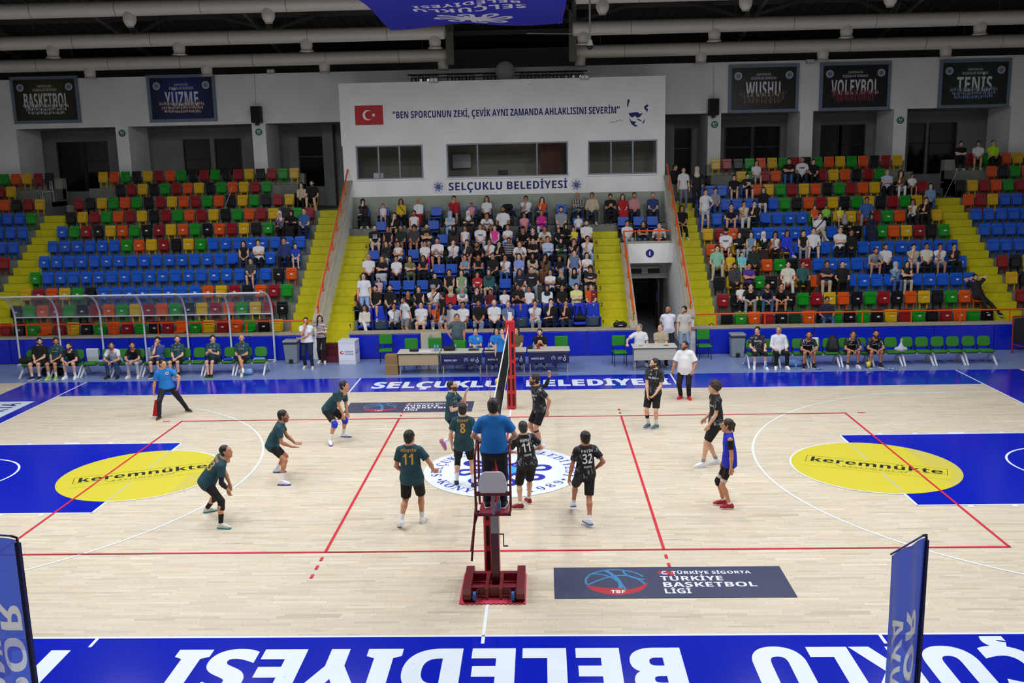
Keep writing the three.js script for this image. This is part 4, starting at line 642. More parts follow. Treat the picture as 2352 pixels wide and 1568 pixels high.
// ------------------------------------------------------------------ stadium seats
const SEATC = { Y: ['yellow', 0xcfa506], G: ['green', 0x0a8c18], O: ['orange', 0xd44f08], R: ['red', 0x8e0f19], K: ['black', 0x0b0c13], B: ['blue', 0x1157c8], D: ['dark green', 0x123a22] };
const seatShell = (w, h, d) => { const g = rbx(w, h, d, 0.06, 2), p = g.attributes.position; for (let i = 0; i < p.count; i++) { const x = p.getX(i) / w * 2; p.setZ(i, p.getZ(i) + 0.035 * x * x); } g.computeVertexNormals(); return g; };
const SG = {
  back: (() => { const g = seatShell(0.42, 0.42, 0.045); g.rotateX(-0.1); g.translate(0, 0.495, -0.05); return g; })(),
  panUp: (() => { const g = merge([rbx(0.37, 0.33, 0.03, 0.015, 1), rbx(0.37, 0.035, 0.05, 0.012, 1, 0, 0.15, 0.015), rbx(0.035, 0.3, 0.05, 0.012, 1, -0.168, 0, 0.015), rbx(0.035, 0.3, 0.05, 0.012, 1, 0.168, 0, 0.015)]); g.rotateX(-0.1); g.translate(0, 0.43, 0.045); return g; })(),
  panDown: (() => { const g = rbx(0.38, 0.05, 0.37, 0.022, 2); g.translate(0, 0.345, 0.16); return g; })(),
  mount: merge([rbx(0.36, 0.07, 0.1, 0.02, 1, 0, 0.27, -0.02), bx(-0.15, -0.11, 0, 0.28, -0.06, 0.0), bx(0.11, 0.15, 0, 0.28, -0.06, 0.0), rbx(0.34, 0.012, 0.012, 0.004, 1, 0, 0.29, 0.075)]),
  sticker: rbx(0.1, 0.055, 0.003, 0.001, 1, 0.02, 0.47, 0.083),
};
const plainSeat = (letter, up) => memo('seat' + letter + up, () => { const [, hex] = SEATC[letter], m = M(hex, 0.28), g = new THREE.Group(); part(g, 'backrest', SG.back, m); part(g, 'seat_pan', up ? SG.panUp : SG.panDown, m); part(g, 'mount', SG.mount, m); return g; });
const seatRows = {
  L: [['RKGoRYKGORGKRoGYROgKY', -18.83, 0.504], ['KGORGKROGYROGKYROGYRK', -18.83, 0.504], ['YROYGKBBBBBBBBOYRKORG', -18.83, 0.504], ['GBBBBBBBBBBBBBBBBbBKO', -18.83, 0.504], ['BBBBBBBBBBBBBBBbbbBbb', -18.83, 0.504], ['BBBBBBGOYRKYGBBBBBBBB', -18.83, 0.504], ['BGRKYOGKRYOGKORYKGkkb', -18.8, 0.504], ['KYRGORYKRGORYKGORYKGR', -18.78, 0.504], ['RKYGOGKRYORGOKYGKRyky', -18.78, 0.504], ['KRYKGROYKGOYRG', -17.28, 0.492], ['YOGKYROGKRGKRYKRGY', -18.35, 0.5]],
  R: [['KGORKDOkGKGKYRGKROGK', 7.55, 0.4845], ['RkygoKGRYOKGRKOYKGOo', 7.55, 0.4845], ['KyyGKryorkbBBbbbBBBB', 7.55, 0.4845], ['kygyOGKRBBBBbbBbbbbB', 7.55, 0.4845], ['OoyyyoybbBbbBBBBBBBB', 7.53, 0.4845], ['YROKBBBBBbBkKbGOYRKG', 7.52, 0.4845], ['BBbbbbBBBggyYoRGOkkY', 7.52, 0.4845], ['BbBBBbBGKORYKGYKRGYy', 7.52, 0.4845], ['BBBbboYGRYoKGROYkkkR', 7.52, 0.4845], ['YgROkkkrYOKRG', 9.45, 0.483], ['YRKGOYGRKGOYGOKRY', 8.5, 0.484]],
};
const rest = [];
for (const [blk, name] of [['L', 'left'], ['R', 'right']]) seatRows[blk].forEach(([str, x0, dx], r) => [...str].forEach((ch, i) => {
  const k = r + 1, up = ch === ch.toUpperCase(), C = ch.toUpperCase(), pos = [x0 + dx * i, FLOOR(k), ZROW(k)];
  if (k > 7) { rest.push([pos, C]); return; }
  const g = plainSeat(C, up).clone(); g.name = numbered('stadium_seat'); g.position.set(...pos); scene.add(g);
  g.userData = { label: `${SEATC[C][0]} ${up ? 'folded' : 'lowered'} seat, ${name} stand, ${ORD[k]} row up, ${ORD[i + 1]} seat from left`, category: 'seat', group: 'coloured tip-up seats of the side stands' };
  if (up && (i * 7 + k * 3) % 5 < 3) part(g, 'sticker', SG.sticker, M(0xd2d4d8, 0.6));
}));
for (const [k, x, str] of [[11, -20.76, 'KRYOGY'], [10, -22.1, 'YRGO'], [9, -20.46, 'YRKOGYR'], [8, -20.46, 'GBBBBB'], [7, -20.46, 'BBBBB'], [6, -20.46, 'BBBB'], [5, -20.46, 'RBBB'], [4, -20.46, 'KYG']]) [...str].forEach((c, i) => rest.push([[x - i * 0.504, FLOOR(k), ZROW(k)], c]));
for (const [k, x, str] of [[11, 18.9, 'KRGKOYKRG'], [10, 19.9, 'OKGORY'], [9, 18.3, 'KYROGRKYG'], [8, 18.3, 'ORYBBBBB'], [7, 18.3, 'BBBBBBBB'], [6, 18.3, 'BBBBBBB'], [5, 18.3, 'BBBBBB'], [4, 18.3, 'RKYGO'], [3, 18.3, 'YKRG'], [2, 18.3, 'RGK'], [1, 18.3, 'GOK']]) [...str].forEach((c, i) => rest.push([[x + i * 0.484, FLOOR(k), ZROW(k)], c]));
{
  const im = shadow(new THREE.InstancedMesh(merge([SG.back, SG.panUp, SG.mount]), M(0xffffff, 0.28), rest.length)); im.name = 'upper_stadium_seats'; im.userData = { kind: 'stuff', label: 'remaining coloured folded seats in upper rows and outer blocks', category: 'seats' };
  rest.forEach(([p, c], i) => { im.setMatrixAt(i, new THREE.Matrix4().makeTranslation(...p)); im.setColorAt(i, new THREE.Color(SEATC[c][1])); }); scene.add(im);
}
// blue chairs of the central stand
const CBLUE = M(0x0a4cb4, 0.42), CDARK = M(0x14161c, 0.6);
const chairGeo = { back: (() => { const g = seatShell(0.44, 0.36, 0.04); g.rotateX(-0.12); g.translate(0, 0.62, -0.12); return g; })(), pan: rbx(0.44, 0.05, 0.4, 0.022, 2, 0, 0.37, 0.12), frame: merge([bx(-0.24, -0.2, 0, 0.5, -0.14, 0.26), bx(0.2, 0.24, 0, 0.5, -0.14, 0.26), bx(-0.22, 0.22, 0.3, 0.34, -0.1, -0.06), bx(-0.22, 0.22, 0.3, 0.62, -0.18, -0.15)]) };
const chairProto = (() => { const g = new THREE.Group(); part(g, 'backrest', chairGeo.back, CBLUE); part(g, 'seat', chairGeo.pan, CBLUE); part(g, 'frame', chairGeo.frame, CDARK); return g; })();
const vip = (up) => { const g = new THREE.Group(), m = M(0x0a33b4, 0.5); const b = rbx(0.5, 0.72, 0.1, 0.045, 2, 0, 0.72, -0.1); const p = b.attributes.position; for (let i = 0; i < p.count; i++) { const y = p.getY(i), t = Math.max(0, (y - 0.95) / 0.13); p.setX(i, p.getX(i) * (1 - 0.12 * t * t)); } b.computeVertexNormals(); part(g, 'backrest', b, m); if (up) { part(g, 'seat', rbx(0.46, 0.36, 0.08, 0.03, 1, 0, 0.42, 0.02), m); part(g, 'seat_underside', rbx(0.42, 0.32, 0.02, 0.01, 1, 0, 0.42, 0.07), M(0x3c4a5c, 0.5)); } else part(g, 'seat', rbx(0.46, 0.1, 0.44, 0.04, 2, 0, 0.38, 0.16), m); for (const s of [-1, 1]) part(g, 'armrest', merge([rbx(0.05, 0.3, 0.36, 0.02, 1, s * 0.26, 0.38, 0.06), rbx(0.06, 0.03, 0.38, 0.012, 1, s * 0.26, 0.56, 0.06)]), M(0x0b2a86, 0.5)); part(g, 'base', bx(-0.22, 0.22, 0, 0.24, -0.1, 0.1), CDARK); return g; };
const vipUp = vip(true), vipDown = vip(false);
const RN = ['', 'front', 'second', 'third', 'fourth', 'fifth', 'sixth', 'seventh', 'rear'];
const CROWD = `
C,-6.42,8,C,darkbrown,l,black,t,h:black,1,0
C,-5.59,8,A,white,n,denim,s,p/brown,.72,0
C,-4.84,8,A,yellow,l,black,t,l,.97,0,sash
C,-4.12,8,A,white,l,red,k,l/blond,.98,0
C,-2.64,8,C,red,l,navy,s,s,1.05,0
C,-1.93,8,A,pink,t,pink,s,n,.68,0
C,-1.30,8,A,white,t,black,t,l,1,0
C,0.32,8,C,white,t,darkblue,t,s,1,0
C,0.98,8,C,orange,t,darkgrey,t,l,.95,0
C,2.44,8,B,plaid,l,darkblue,t,c/grey,1.05,0,plaid
C,3.03,8,E,beige,l,charcoal,t,s,1.05,0
C,3.78,8,G,black,t,black,t,s,1,1
C,4.28,8,A,red,t,red,k,l,.98,0
C,4.76,8,A,rose,l,darkblue,t,s,1.02,1
C,5.52,8,A,navyblue,t,darkblue,t,c,1,1
C,-5.00,7,C,black,t,darkgrey,s,s,.98,0
C,-4.22,7,A,white,n,white,s,s,1.02,1
C,-2.75,7,B,palegrey,l,lightblue,t,h:lightblue,.97,0
C,-2.01,7,B,darkbrown,l,darkbrown,k,h:white,.97,0
C,-1.27,7,D,white,t,black,s,s,1,0,word
C,-0.61,7,E,white,t,black,t,s,1.1,2
C,0.25,7,A,pink,t,pink,s,l,.8,0
C,0.95,7,B,magenta,l,white,t,n/lightbrown,.95,0
C,1.74,7,A,grey,t,charcoal,s,s,1.05,2
C,2.43,7,E,white,t,white,s,s,.66,0
C,-5.70,6,A,black,t,palegrey,s,s,1.03,1,photo
C,-5.18,6,A,black,n,white,s,n,.98,0
C,-4.66,6,A,darkgreen,t,black,s,c,1,1
C,-4.12,6,A,charcoal,t,black,s,u,1,0
C,-3.61,6,B,black,t,grey,s,c,1.03,2,gold
C,-2.54,6,A,darkbrown,l,darkbrown,k,h:black,.96,0
C,-2.10,6,A,white,n,jeans,t,l,.95,0
C,-1.49,6,A,white,t,palegrey,t,s,1,0,word
C,-0.92,6,A,pinkhot,n,jeans,t,n,.95,0
C,-0.40,6,B,white,t,lightblue,t,n,.96,0
C,0.18,6,D,black,t,black,t,k:black,1,0
C,0.63,6,D,black,t,darkgrey,s,s,.95,0
C,1.08,6,D,cream,t,brown,s,s,1,0
C,1.62,6,A,black,t,black,t,s,.72,0
C,1.91,6,B,black,l,black,k,h:black,.95,0
C,2.20,6,A,lemon,t,black,s,s,.75,0
C,2.72,6,A,white,t,black,t,s,1.05,2
C,4.35,6,A,white,t,lightblue,t,s,1,0
C,4.98,6,B,black,n,jeans,t,l,.97,0
C,5.62,6,D,white,t,black,t,s,1.03,0
C,-5.14,5,A,black,l,palegrey,t,l,.97,0,floral
C,-4.67,5,B,white,n,darkgrey,t,p,.95,0
C,-3.62,5,A,white,t,magenta,t,n,.95,0
C,-3.13,5,G,white,t,black,s,c,1.05,1
C,-2.51,5,C,white,t,black,t,s,1,1,collar
C,-1.97,5,C,darkgrey,t,brown,s,s,.98,0
C,-1.54,5,D,black,t,black,t,s,1,2
C,-1.10,5,C,white,t,black,t,s,1,0
C,-0.71,5,C,black,t,black,t,s,.92,0
C,-0.34,5,E,black,t,black,t,s,1,1,stripes
C,0.10,5,D,white,t,beige,s,s,1,0
C,0.60,5,B,black,t,black,t,s,.98,0
C,1.17,5,B,paleblue,l,black,t,s,1.02,0
C,1.68,5,B,green,l,olive,t,h:black,.97,0
C,2.19,5,C,black,n,grey,s,n,.95,0
C,2.71,5,C,white,t,lightblue,t,s,1.03,0
C,-5.71,4,A,white,t,navy,t,c/grey,1.05,0
C,-5.19,4,B,black,t,palegrey,k,l/lightbrown,.97,0
C,-4.64,4,A,white,t,navy,t,n,.97,0
C,-4.12,4,B,khaki,t,olive,t,l,.96,0
C,-3.61,4,B,black,n,black,t,l,.96,0
C,-2.01,4,B,denim,n,black,t,n,.96,0
C,-1.49,4,B,black,n,black,t,n,.96,0
C,-0.94,4,A,black,t,black,t,s,1,0
C,-0.46,4,C,white,t,jeans,t,l,.96,0
C,0.06,4,A,periwinkle,t,lightblue,t,b,.97,0
C,0.58,4,B,beige,l,beige,t,h:black,.98,0
C,1.07,4,C,brown,l,brown,k,h:black,.96,0
C,1.61,4,A,black,t,black,t,s,.8,0
C,2.17,4,E,steelblue,n,white,s,s,1.05,0
C,2.65,4,B,white,t,charcoal,t,b,.96,0
C,-5.21,3,A,palepink,t,palepink,s,b,.66,0
C,-3.09,3,A,black,t,black,t,s,.85,0
C,-2.55,3,A,black,n,black,t,n,1,0
C,-2.09,3,A,sage,n,sage,k,l,.98,0
C,-1.49,3,A,red,t,black,s,s,.86,0,jersey
C,-1.06,3,A,teal,l,beige,t,h:charcoal,1,0
C,0.10,3,A,navy,t,white,t,b,.98,0,dots
C,0.54,3,E,black,t,grey,t,c,1.05,0,badge
C,1.24,3,B,white,t,black,t,l,.95,0
C,1.65,3,C,black,l,black,k,h:grey,.97,0
C,2.14,3,A,denim,l,black,t,h:black,.97,0
C,2.74,3,B,black,t,charcoal,s,u,1.03,0,badge
C,-5.77,2,F,maroon,t,black,t,s,1,0
C,-5.22,2,A,black,t,black,s,s,1.05,1
C,-4.67,2,A,black,t,black,t,c,1.05,2
C,-4.02,2,D,darkgreen,t,black,t,s,1,0
C,-3.62,2,A,black,n,black,t,l,1,0
C,-3.07,2,C,white,t,charcoal,s,k:grey,1.05,0,strap
C,-2.43,2,A,red,l,black,t,h:beige,.97,0
C,-2.01,2,B,white,t,jeans,t,h:grey,.95,0
C,-1.46,2,C,black,l,lightblue,t,n,.97,0
C,-0.98,2,E,maroon,t,tan,s,s,.82,0
C,-0.45,2,A,white,t,lightblue,t,s,.8,0
C,0.04,2,G,black,t,black,s,s,1.03,2
C,0.44,2,A,white,t,black,t,p,.95,0
C,1.11,2,A,white,l,jeans,t,h:navy,.98,0
C,1.66,2,A,black,t,navy,t,n,.97,0
C,2.18,2,B,paleyellow,t,beige,s,s,1,0
C,2.72,2,A,orange,t,black,s,s,.98,0,split
C,-5.52,1,F,cream,l,white,t,q,.97,0
C,-4.44,1,C,white,l,black,t,s,1.03,1
C,-3.46,1,A,white,t,palegrey,s,s,1.03,0
C,-2.86,1,C,orange,t,grey,t,s/grey,1.03,1
C,-2.40,1,A,white,t,grey,s,s,.98,1
C,-1.95,1,A,white,t,black,s,s,1,0
C,-1.38,1,A,black,t,grey,t,s,1.05,1
C,-0.81,1,A,white,t,navy,t,x,1.05,1
C,-0.31,1,A,steelblue,t,charcoal,t,c/grey,1,0
C,0.66,1,C,white,t,grey,t,c,1.03,1
C,1.24,1,C,black,t,black,t,s,1.08,0
C,1.77,1,C,black,t,darkblue,t,s,1.03,1
L,-9.15,9,A,beige,n,black,t,q,.98,0
L,-8.70,9,E,black,t,black,s,s,1.03,2
L,-9.70,7,C,mauve,l,black,t,h:white,.97,0
L,-9.22,7,B,black,l,black,k,h:black,.97,0
L,-8.70,7,A,blue,t,navy,t,c,1.03,0
L,-10.77,5,A,black,n,charcoal,t,l,.97,0
L,-10.18,5,B,white,t,black,t,s,1,0
L,-9.16,5,E,navyblue,l,black,t,s,1.05,0
L,-8.72,5,A,royalblue,t,grey,s,s,.78,0
L,-10.29,4,A,charcoal,t,black,s,s,.92,0
R,10.05,10,A,white,t,denim,s,l,.95,0
R,11.41,10,B,black,t,jeans,t,s,1,0
R,11.96,10,E,white,t,darkblue,t,c,1.03,1,word
R,12.43,10,A,black,t,black,t,s,.95,0
R,8.96,9,A,black,t,darkgrey,s,s,.92,0
R,9.52,9,G,black,t,darkgrey,s,s,.98,0,badge
R,15.24,9,B,paleblue,t,black,t,c/grey,1,0
R,15.79,9,C,brown,t,white,t,q,.98,0
R,16.27,9,A,white,t,darkgrey,s,s,.76,0
R,8.06,8,A,grey,t,jeans,t,n,.96,0
R,10.00,8,A,black,l,white,t,l,.95,0
R,16.72,8,A,denim,l,jeans,t,l,.97,0
R,8.55,7,D,navy,t,brown,s,s,1,0
R,9.05,7,C,cream,n,cream,t,s,1,0
R,9.48,7,C,black,t,black,t,s,1,0
R,11.87,7,A,orange,t,black,s,s,.7,0
R,12.33,7,A,lime,t,black,t,s,.7,0
R,12.88,7,A,lemon,t,beige,s,s,.62,0
R,13.91,7,E,blue,t,grey,t,s,1.03,0
R,15.73,7,C,white,n,black,t,l,.96,0
R,16.25,7,C,black,t,black,t,s,1,0
R,11.86,6,F,white,t,beige,t,s,1.02,0,strap
R,12.83,6,B,black,l,black,k,h:grey,.97,0
R,13.86,6,A,navy,l,navy,k,h:navy,.97,0
R,8.05,5,A,white,t,black,s,k:black,1.08,2,word
R,8.57,5,B,black,l,palegrey,t,l,.96,0
R,9.02,5,A,denim,n,lightblue,t,l,.96,0
R,9.49,5,C,black,l,darkbrown,k,h:white,.97,0
R,9.94,5,C,white,n,black,t,l,.96,0
R,10.40,5,F,cobalt,l,cobalt,t,l,.98,0
R,11.02,5,A,black,n,grey,t,n,.97,0
R,11.40,5,E,white,t,black,s,s,1.05,0
R,12.42,5,B,white,t,black,t,s/grey,1.05,0
R,12.85,5,A,black,l,black,t,n,.97,0
R,7.58,4,E,mint,t,beige,t,s,1.05,0
R,8.09,4,A,yellow,t,yellow,s,s,.75,0
R,8.52,4,A,cyan,t,cyan,s,s,.75,0
R,8.97,4,A,darkgreen,l,black,t,c,1,2
R,13.44,4,D,grey,t,grey,s,s,1,1
R,13.90,4,A,white,t,black,t,s,1,1
R,14.92,4,C,beige,t,grey,s,s,1,0
R,15.42,4,A,cream,t,black,t,s,1,0
R,15.91,4,C,white,t,grey,s,s,1,0
R,16.42,4,C,navy,t,black,t,s,1,0
R,8.09,3,A,charcoal,l,black,t,s,1,2
R,8.62,3,B,purple,t,black,t,s,1,0
R,10.06,3,E,cream,t,cream,t,s,1.03,0
R,10.61,3,E,teal,t,black,t,s,1.03,0
R,11.49,3,B,navy,t,beige,t,s,1.02,0
R,12.06,3,E,black,t,black,t,c,1,0
R,13.99,3,C,denim,l,jeans,t,h:lightblue,.97,0
R,14.42,3,B,black,n,beige,t,l,.97,0
R,8.19,2,A,white,t,black,t,l,.86,0
R,8.52,2,D,black,t,grey,t,s,1.03,0
R,9.06,2,D,navy,t,jeans,t,s,1.03,2
R,9.59,2,D,black,t,black,s,s,1.02,0
R,11.06,1,E,navy,t,jeans,t,s,1,0
X,18.86,11,B,black,t,black,t,s,1,1
X,19.59,11,A,white,t,darkgrey,s,s,1,0
X,20.23,11,A,neonyellow,t,black,t,c,1.02,0
`;
// ------------------------------------------------------------------ spectators in the stands
const CC = { white: 0xd6d6d8, black: 0x070709, darkbrown: 0x33261f, yellow: 0xcaa80a, red: 0xa8141c, pink: 0xd58a8e, orange: 0xd2500e, plaid: 0x8d9494, beige: 0xb9ab90, rose: 0xb98084, navyblue: 0x24336e, darkblue: 0x1c2538, navy: 0x141a33, denim: 0x6f8cab, darkgrey: 0x2c2d31, charcoal: 0x36383d, palegrey: 0xb4b8be, lightblue: 0x8fb0d4, magenta: 0xc81e8c, grey: 0x8a8e95, darkgreen: 0x16241f, jeans: 0x3c5a8c, pinkhot: 0xd93a94, cream: 0xcfc8b8, brown: 0x6b4a2c, lemon: 0xd4c838, green: 0x2c4a38, olive: 0x4c5632, paleblue: 0xa9bcd8, khaki: 0x6e6a4c, periwinkle: 0x7f92cc, steelblue: 0x5a6f92, palepink: 0xc9a4ac, sage: 0x7a9a6c, teal: 0x1f5450, maroon: 0x5a0f1a, tan: 0xa47c3c, paleyellow: 0xcfd28a, mauve: 0x6c5a6c, blue: 0x2f5596, royalblue: 0x1c3cb0, lime: 0x7ccc3a, cobalt: 0x1c34c8, mint: 0x7fb89c, cyan: 0x6cc0cc, purple: 0x4a2a8a, neonyellow: 0xa8e010 };
const SAY = { darkbrown: 'dark brown', navyblue: 'navy blue', darkblue: 'dark blue', darkgrey: 'dark grey', palegrey: 'pale grey', lightblue: 'light blue', darkgreen: 'dark green', jeans: 'blue denim', pinkhot: 'hot pink', paleblue: 'pale blue', steelblue: 'steel blue', palepink: 'pale pink', paleyellow: 'pale yellow', royalblue: 'royal blue', neonyellow: 'neon yellow', cobalt: 'bright blue' };
const sitBase = { H: 1.8, pelvis: [0, 0.45, 0], neck: [0, 0.97, -0.05], footL: [0.12, 0, 0.4], footR: [-0.12, 0, 0.4], kneeL: [0.1, 1, 1], kneeR: [-0.1, 1, 1], shortLen: 0.8 };
const SIT = {
  A: { o: { handL: [0.05, 0.55, 0.27], handR: [-0.05, 0.55, 0.27], palmL: [0, -1, 0.2], palmR: [0, -1, 0.2], fingersL: [-0.6, -0.3, 0.6], fingersR: [0.6, -0.3, 0.6] }, say: 'hands in lap' },
  B: { o: { handL: [-0.1, 0.76, 0.17], handR: [0.1, 0.73, 0.19], fingersL: [-1, 0.1, -0.2], fingersR: [1, 0.1, -0.2], palmL: [0, 0, -1], palmR: [0, 0, -1], elbL: [1, -0.6, 0.3], elbR: [-1, -0.6, 0.3] }, say: 'arms crossed' },
  C: { o: { handR: [-0.04, 0.93, 0.12], fingersR: [0.2, 1, 0.1], palmR: [0.3, 0, -1], handL: [-0.1, 0.6, 0.22], fingersL: [-1, 0, 0.2], palmL: [0, -1, 0], elbR: [-0.3, -1, 0.3], neck: [0, 0.95, 0.0], headPitch: 4 }, say: 'hand at chin' },
  D: { o: { neck: [0, 0.86, 0.24], handL: [0.04, 0.5, 0.5], handR: [-0.04, 0.5, 0.5], fingersL: [-0.4, -0.7, 0.5], fingersR: [0.4, -0.7, 0.5], palmL: [-1, 0, 0], palmR: [1, 0, 0], elbL: [1, -0.5, 0], elbR: [-1, -0.5, 0], footL: [0.16, 0, 0.38], footR: [-0.16, 0, 0.38], headPitch: -8 }, say: 'leaning forward' },
  E: { o: { handL: [0.17, 0.56, 0.27], handR: [-0.17, 0.56, 0.27], palmL: [0, -1, 0], palmR: [0, -1, 0], fingersL: [-0.1, -0.2, 1], fingersR: [0.1, -0.2, 1], footL: [0.18, 0, 0.4], footR: [-0.18, 0, 0.4] }, say: 'hands on thighs' },
  F: { o: { handL: [0.02, 0.6, 0.24], handR: [-0.08, 0.58, 0.24], palmL: [0, -1, 0], palmR: [0, -1, 0], footR: [0.16, 0.2, 0.55, 20], footL: [0.06, 0, 0.38], kneeR: [0.1, 1, 0.8], fingersL: [-0.8, -0.2, 0.5], fingersR: [0.8, -0.2, 0.5] }, say: 'legs crossed' },
  G: { o: { handL: [0.06, 0.72, 0.27], handR: [-0.06, 0.72, 0.27], palmL: [-0.6, 0.3, -0.6], palmR: [0.6, 0.3, -0.6], fingersL: [-0.2, 0.7, 0.5], fingersR: [0.2, 0.7, 0.5], headPitch: 16, grip: 'relaxed' }, say: 'holding a phone' },
};
const sitJ = (p, b) => memo('J' + p + b, () => pose({ ...sitBase, ...SIT[p].o, build: b }));
const HAIRS = { s: 'short', c: 'crop', u: 'curly', l: 'long', q: 'curlylong', b: 'bob', n: 'bun', p: 'pony', h: 'hijab', k: 'cap', x: 'bald' };
const MOTIF = (name) => memo('motif' + name, () => print(canvas(256, 256, (c) => {
  const bg = { plaid: '#7d8484', stripes: '#121316', floral: '#141418', photo: '#121316', gold: '#121316', word: '#d4d4d8', strap: '#d4d4d8', badge: '#16161b', split: '#c8480c', jersey: '#a8141c', collar: '#d4d4d8', sash: '#c8a60c', dots: '#141a33' }[name]; c.fillStyle = bg; c.fillRect(0, 0, 256, 256);
  if (name === 'plaid') for (let i = 0; i < 256; i += 18) { c.fillStyle = 'rgba(16,18,20,0.75)'; c.fillRect(i, 0, 7, 256); c.fillRect(0, i, 256, 7); c.fillStyle = 'rgba(225,228,228,0.6)'; c.fillRect(i + 9, 0, 4, 256); c.fillRect(0, i + 9, 256, 4); }
  if (name === 'stripes') for (let i = 40; i < 160; i += 22) { c.fillStyle = '#c9ccd0'; c.fillRect(0, i, 256, 7); }
  if (name === 'floral') for (let i = 0; i < 160; i++) { c.fillStyle = ['#b8a8a0', '#8a5a58', '#5c6a5a'][i % 3]; c.beginPath(); c.arc(rr(0, 256), rr(0, 256), rr(1, 4), 0, 7); c.fill(); }
  if (name === 'photo') { c.fillStyle = '#9aa2ac'; c.fillRect(50, 78, 28, 44); c.fillStyle = '#5a6470'; c.fillRect(54, 84, 20, 20); c.fillStyle = '#d0d4d8'; c.fillRect(44, 122, 40, 6); }
  if (name === 'gold') { c.fillStyle = '#b09a5c'; c.beginPath(); c.arc(62, 92, 18, 0, 7); c.fill(); c.fillRect(46, 108, 40, 12); c.fillStyle = '#121316'; c.fillRect(58, 86, 8, 16); }
  if (name === 'word') { c.fillStyle = '#202228'; c.fillRect(44, 96, 40, 10); c.fillRect(52, 108, 26, 6); }
  if (name === 'strap') { c.strokeStyle = '#15161a'; c.lineWidth = 9; c.beginPath(); c.moveTo(96, 30); c.lineTo(32, 160); c.stroke(); }
  if (name === 'sash') { c.strokeStyle = '#15161a'; c.lineWidth = 6; c.beginPath(); c.moveTo(44, 40); c.lineTo(92, 150); c.stroke(); }
  if (name === 'badge') { c.fillStyle = '#c8ccd0'; c.fillRect(46, 84, 36, 6); c.fillRect(52, 93, 24, 4); }
  if (name === 'split') { c.fillStyle = '#6c1018'; c.fillRect(64, 0, 64, 256); c.fillRect(128, 0, 64, 256); c.fillStyle = '#d8d2c8'; c.beginPath(); c.arc(82, 84, 6, 0, 7); c.fill(); }
  if (name === 'jersey') { c.fillStyle = '#d8d4d0'; c.fillRect(44, 98, 40, 12); c.fillRect(52, 112, 24, 8); }
  if (name === 'collar') { c.fillStyle = '#16171c'; c.beginPath(); c.moveTo(46, 20); c.lineTo(82, 20); c.lineTo(64, 66); c.fill(); }
  if (name === 'dots') { c.fillStyle = '#b8bcc8'; c.fillRect(50, 90, 28, 4); }
}), 0.85));
function dressSeated(root, p, top, slv, bot, leg, hair, beard, skin, motif) {
  const [hs, hc] = hair.split(/[:/]/), style = HAIRS[hs], b = 'lqbnph'.includes(hs) ? 0.84 : 1, J = sitJ(p, b), q = Q3;
  part(root, 'body', memo('B' + p + beard + b, () => bodyGeo(J, q, beard)), skinMat(skin));
  addHair(root, J, q, style, 'hk'.includes(hs) ? CC[hc] : HAIRC[hc ?? 'black']);
  const tg = memo('T' + p + slv + b, () => shirtGeo(J, q, { n: 0, t: 0.6, l: 1.5 }[slv], 0.016, 0.05));
  part(root, 'top', motif ? memo('U' + p + slv + b, () => torsoUV(tg, J)) : tg, motif ? MOTIF(motif) : M(CC[top], 0.85));
  part(root, { t: 'trousers', s: 'shorts', k: 'skirt' }[leg], memo('G' + p + leg + b, () => legsGeo(J, q, { t: 'trousers', s: 'shorts', k: 'skirt' }[leg])), M(CC[bot], 0.85));
  addFeet(root, J, q, rnd() < 0.5 ? 0xc8c9cc : 0x1a1a1d, 0xd8d8d8);
  return J;
}
const crowdRows = CROWD.trim().split('\n').map((l) => { const [blk, x, row, p, top, slv, bot, leg, hair, size, beard, motif] = l.split(','); return { blk, x: +x, row: +row, p, top, slv, bot, leg, hair, size: +size, beard: +beard, motif }; });
const STANDS = { C: 'central stand', L: 'left stand', R: 'right stand', X: 'far right stand' }, counts = new Map();
const words = (s) => s.trim().split(/\s+/).length;
crowdRows.sort((a, b) => (a.blk + String(a.row).padStart(2, '0') < b.blk + String(b.row).padStart(2, '0') ? -1 : a.blk === b.blk && a.row === b.row ? a.x - b.x : 1));
for (const c of crowdRows) {
  const key = c.blk + c.row, n = (counts.get(key) || 0) + 1; counts.set(key, n);
  const [hs, hc] = c.hair.split(/[:/]/), S = (k) => SAY[k] ?? k, kind = c.leg === 'k' && c.bot === c.top ? 'dress' : c.slv === 'n' ? 'sleeveless top' : c.slv === 'l' ? 'long-sleeved top' : 'tee', head = hs === 'h' ? `${S(hc)} headscarf and ` : hs === 'k' ? `${S(hc)} cap and ` : '';
  const place = `${STANDS[c.blk]}, ${ORD[c.row]} row, ${ORD[n]} from left`; let label = `person in ${head}${S(c.top)} ${kind}, ${SIT[c.p].say}, ${place}`; if (words(label) > 16) label = `person in ${head}${S(c.top)} ${kind}, ${place}`; if (words(label) > 16) label = `person in ${head}${S(c.top)} top, ${place}`;
  const vipRow = c.blk === 'C' && c.row === 1, z = ZROW(c.row) + (c.blk === 'C' ? 0.12 : 0.1) - (vipRow ? 0.1 : c.blk === 'C' && c.row === 6 && c.x > 4 ? 0.24 : 0);
  const root = thing('person', label, 'person', [c.x, (c.blk === 'C' ? FLOORC : FLOOR)(c.row), z], rr(-0.16, 0.16) - c.x * 0.012, `spectators in the ${STANDS[c.blk]}`);
  root.scale.setScalar(c.size * 0.97); if (c.size < 0.9) root.position.y += 0.4 * (1 - c.size);
  dressSeated(root, c.p, c.top, c.slv, c.bot, c.leg, c.hair, c.beard, Math.floor(rr(0, 3.99)), c.motif);
  c.root = root;
}
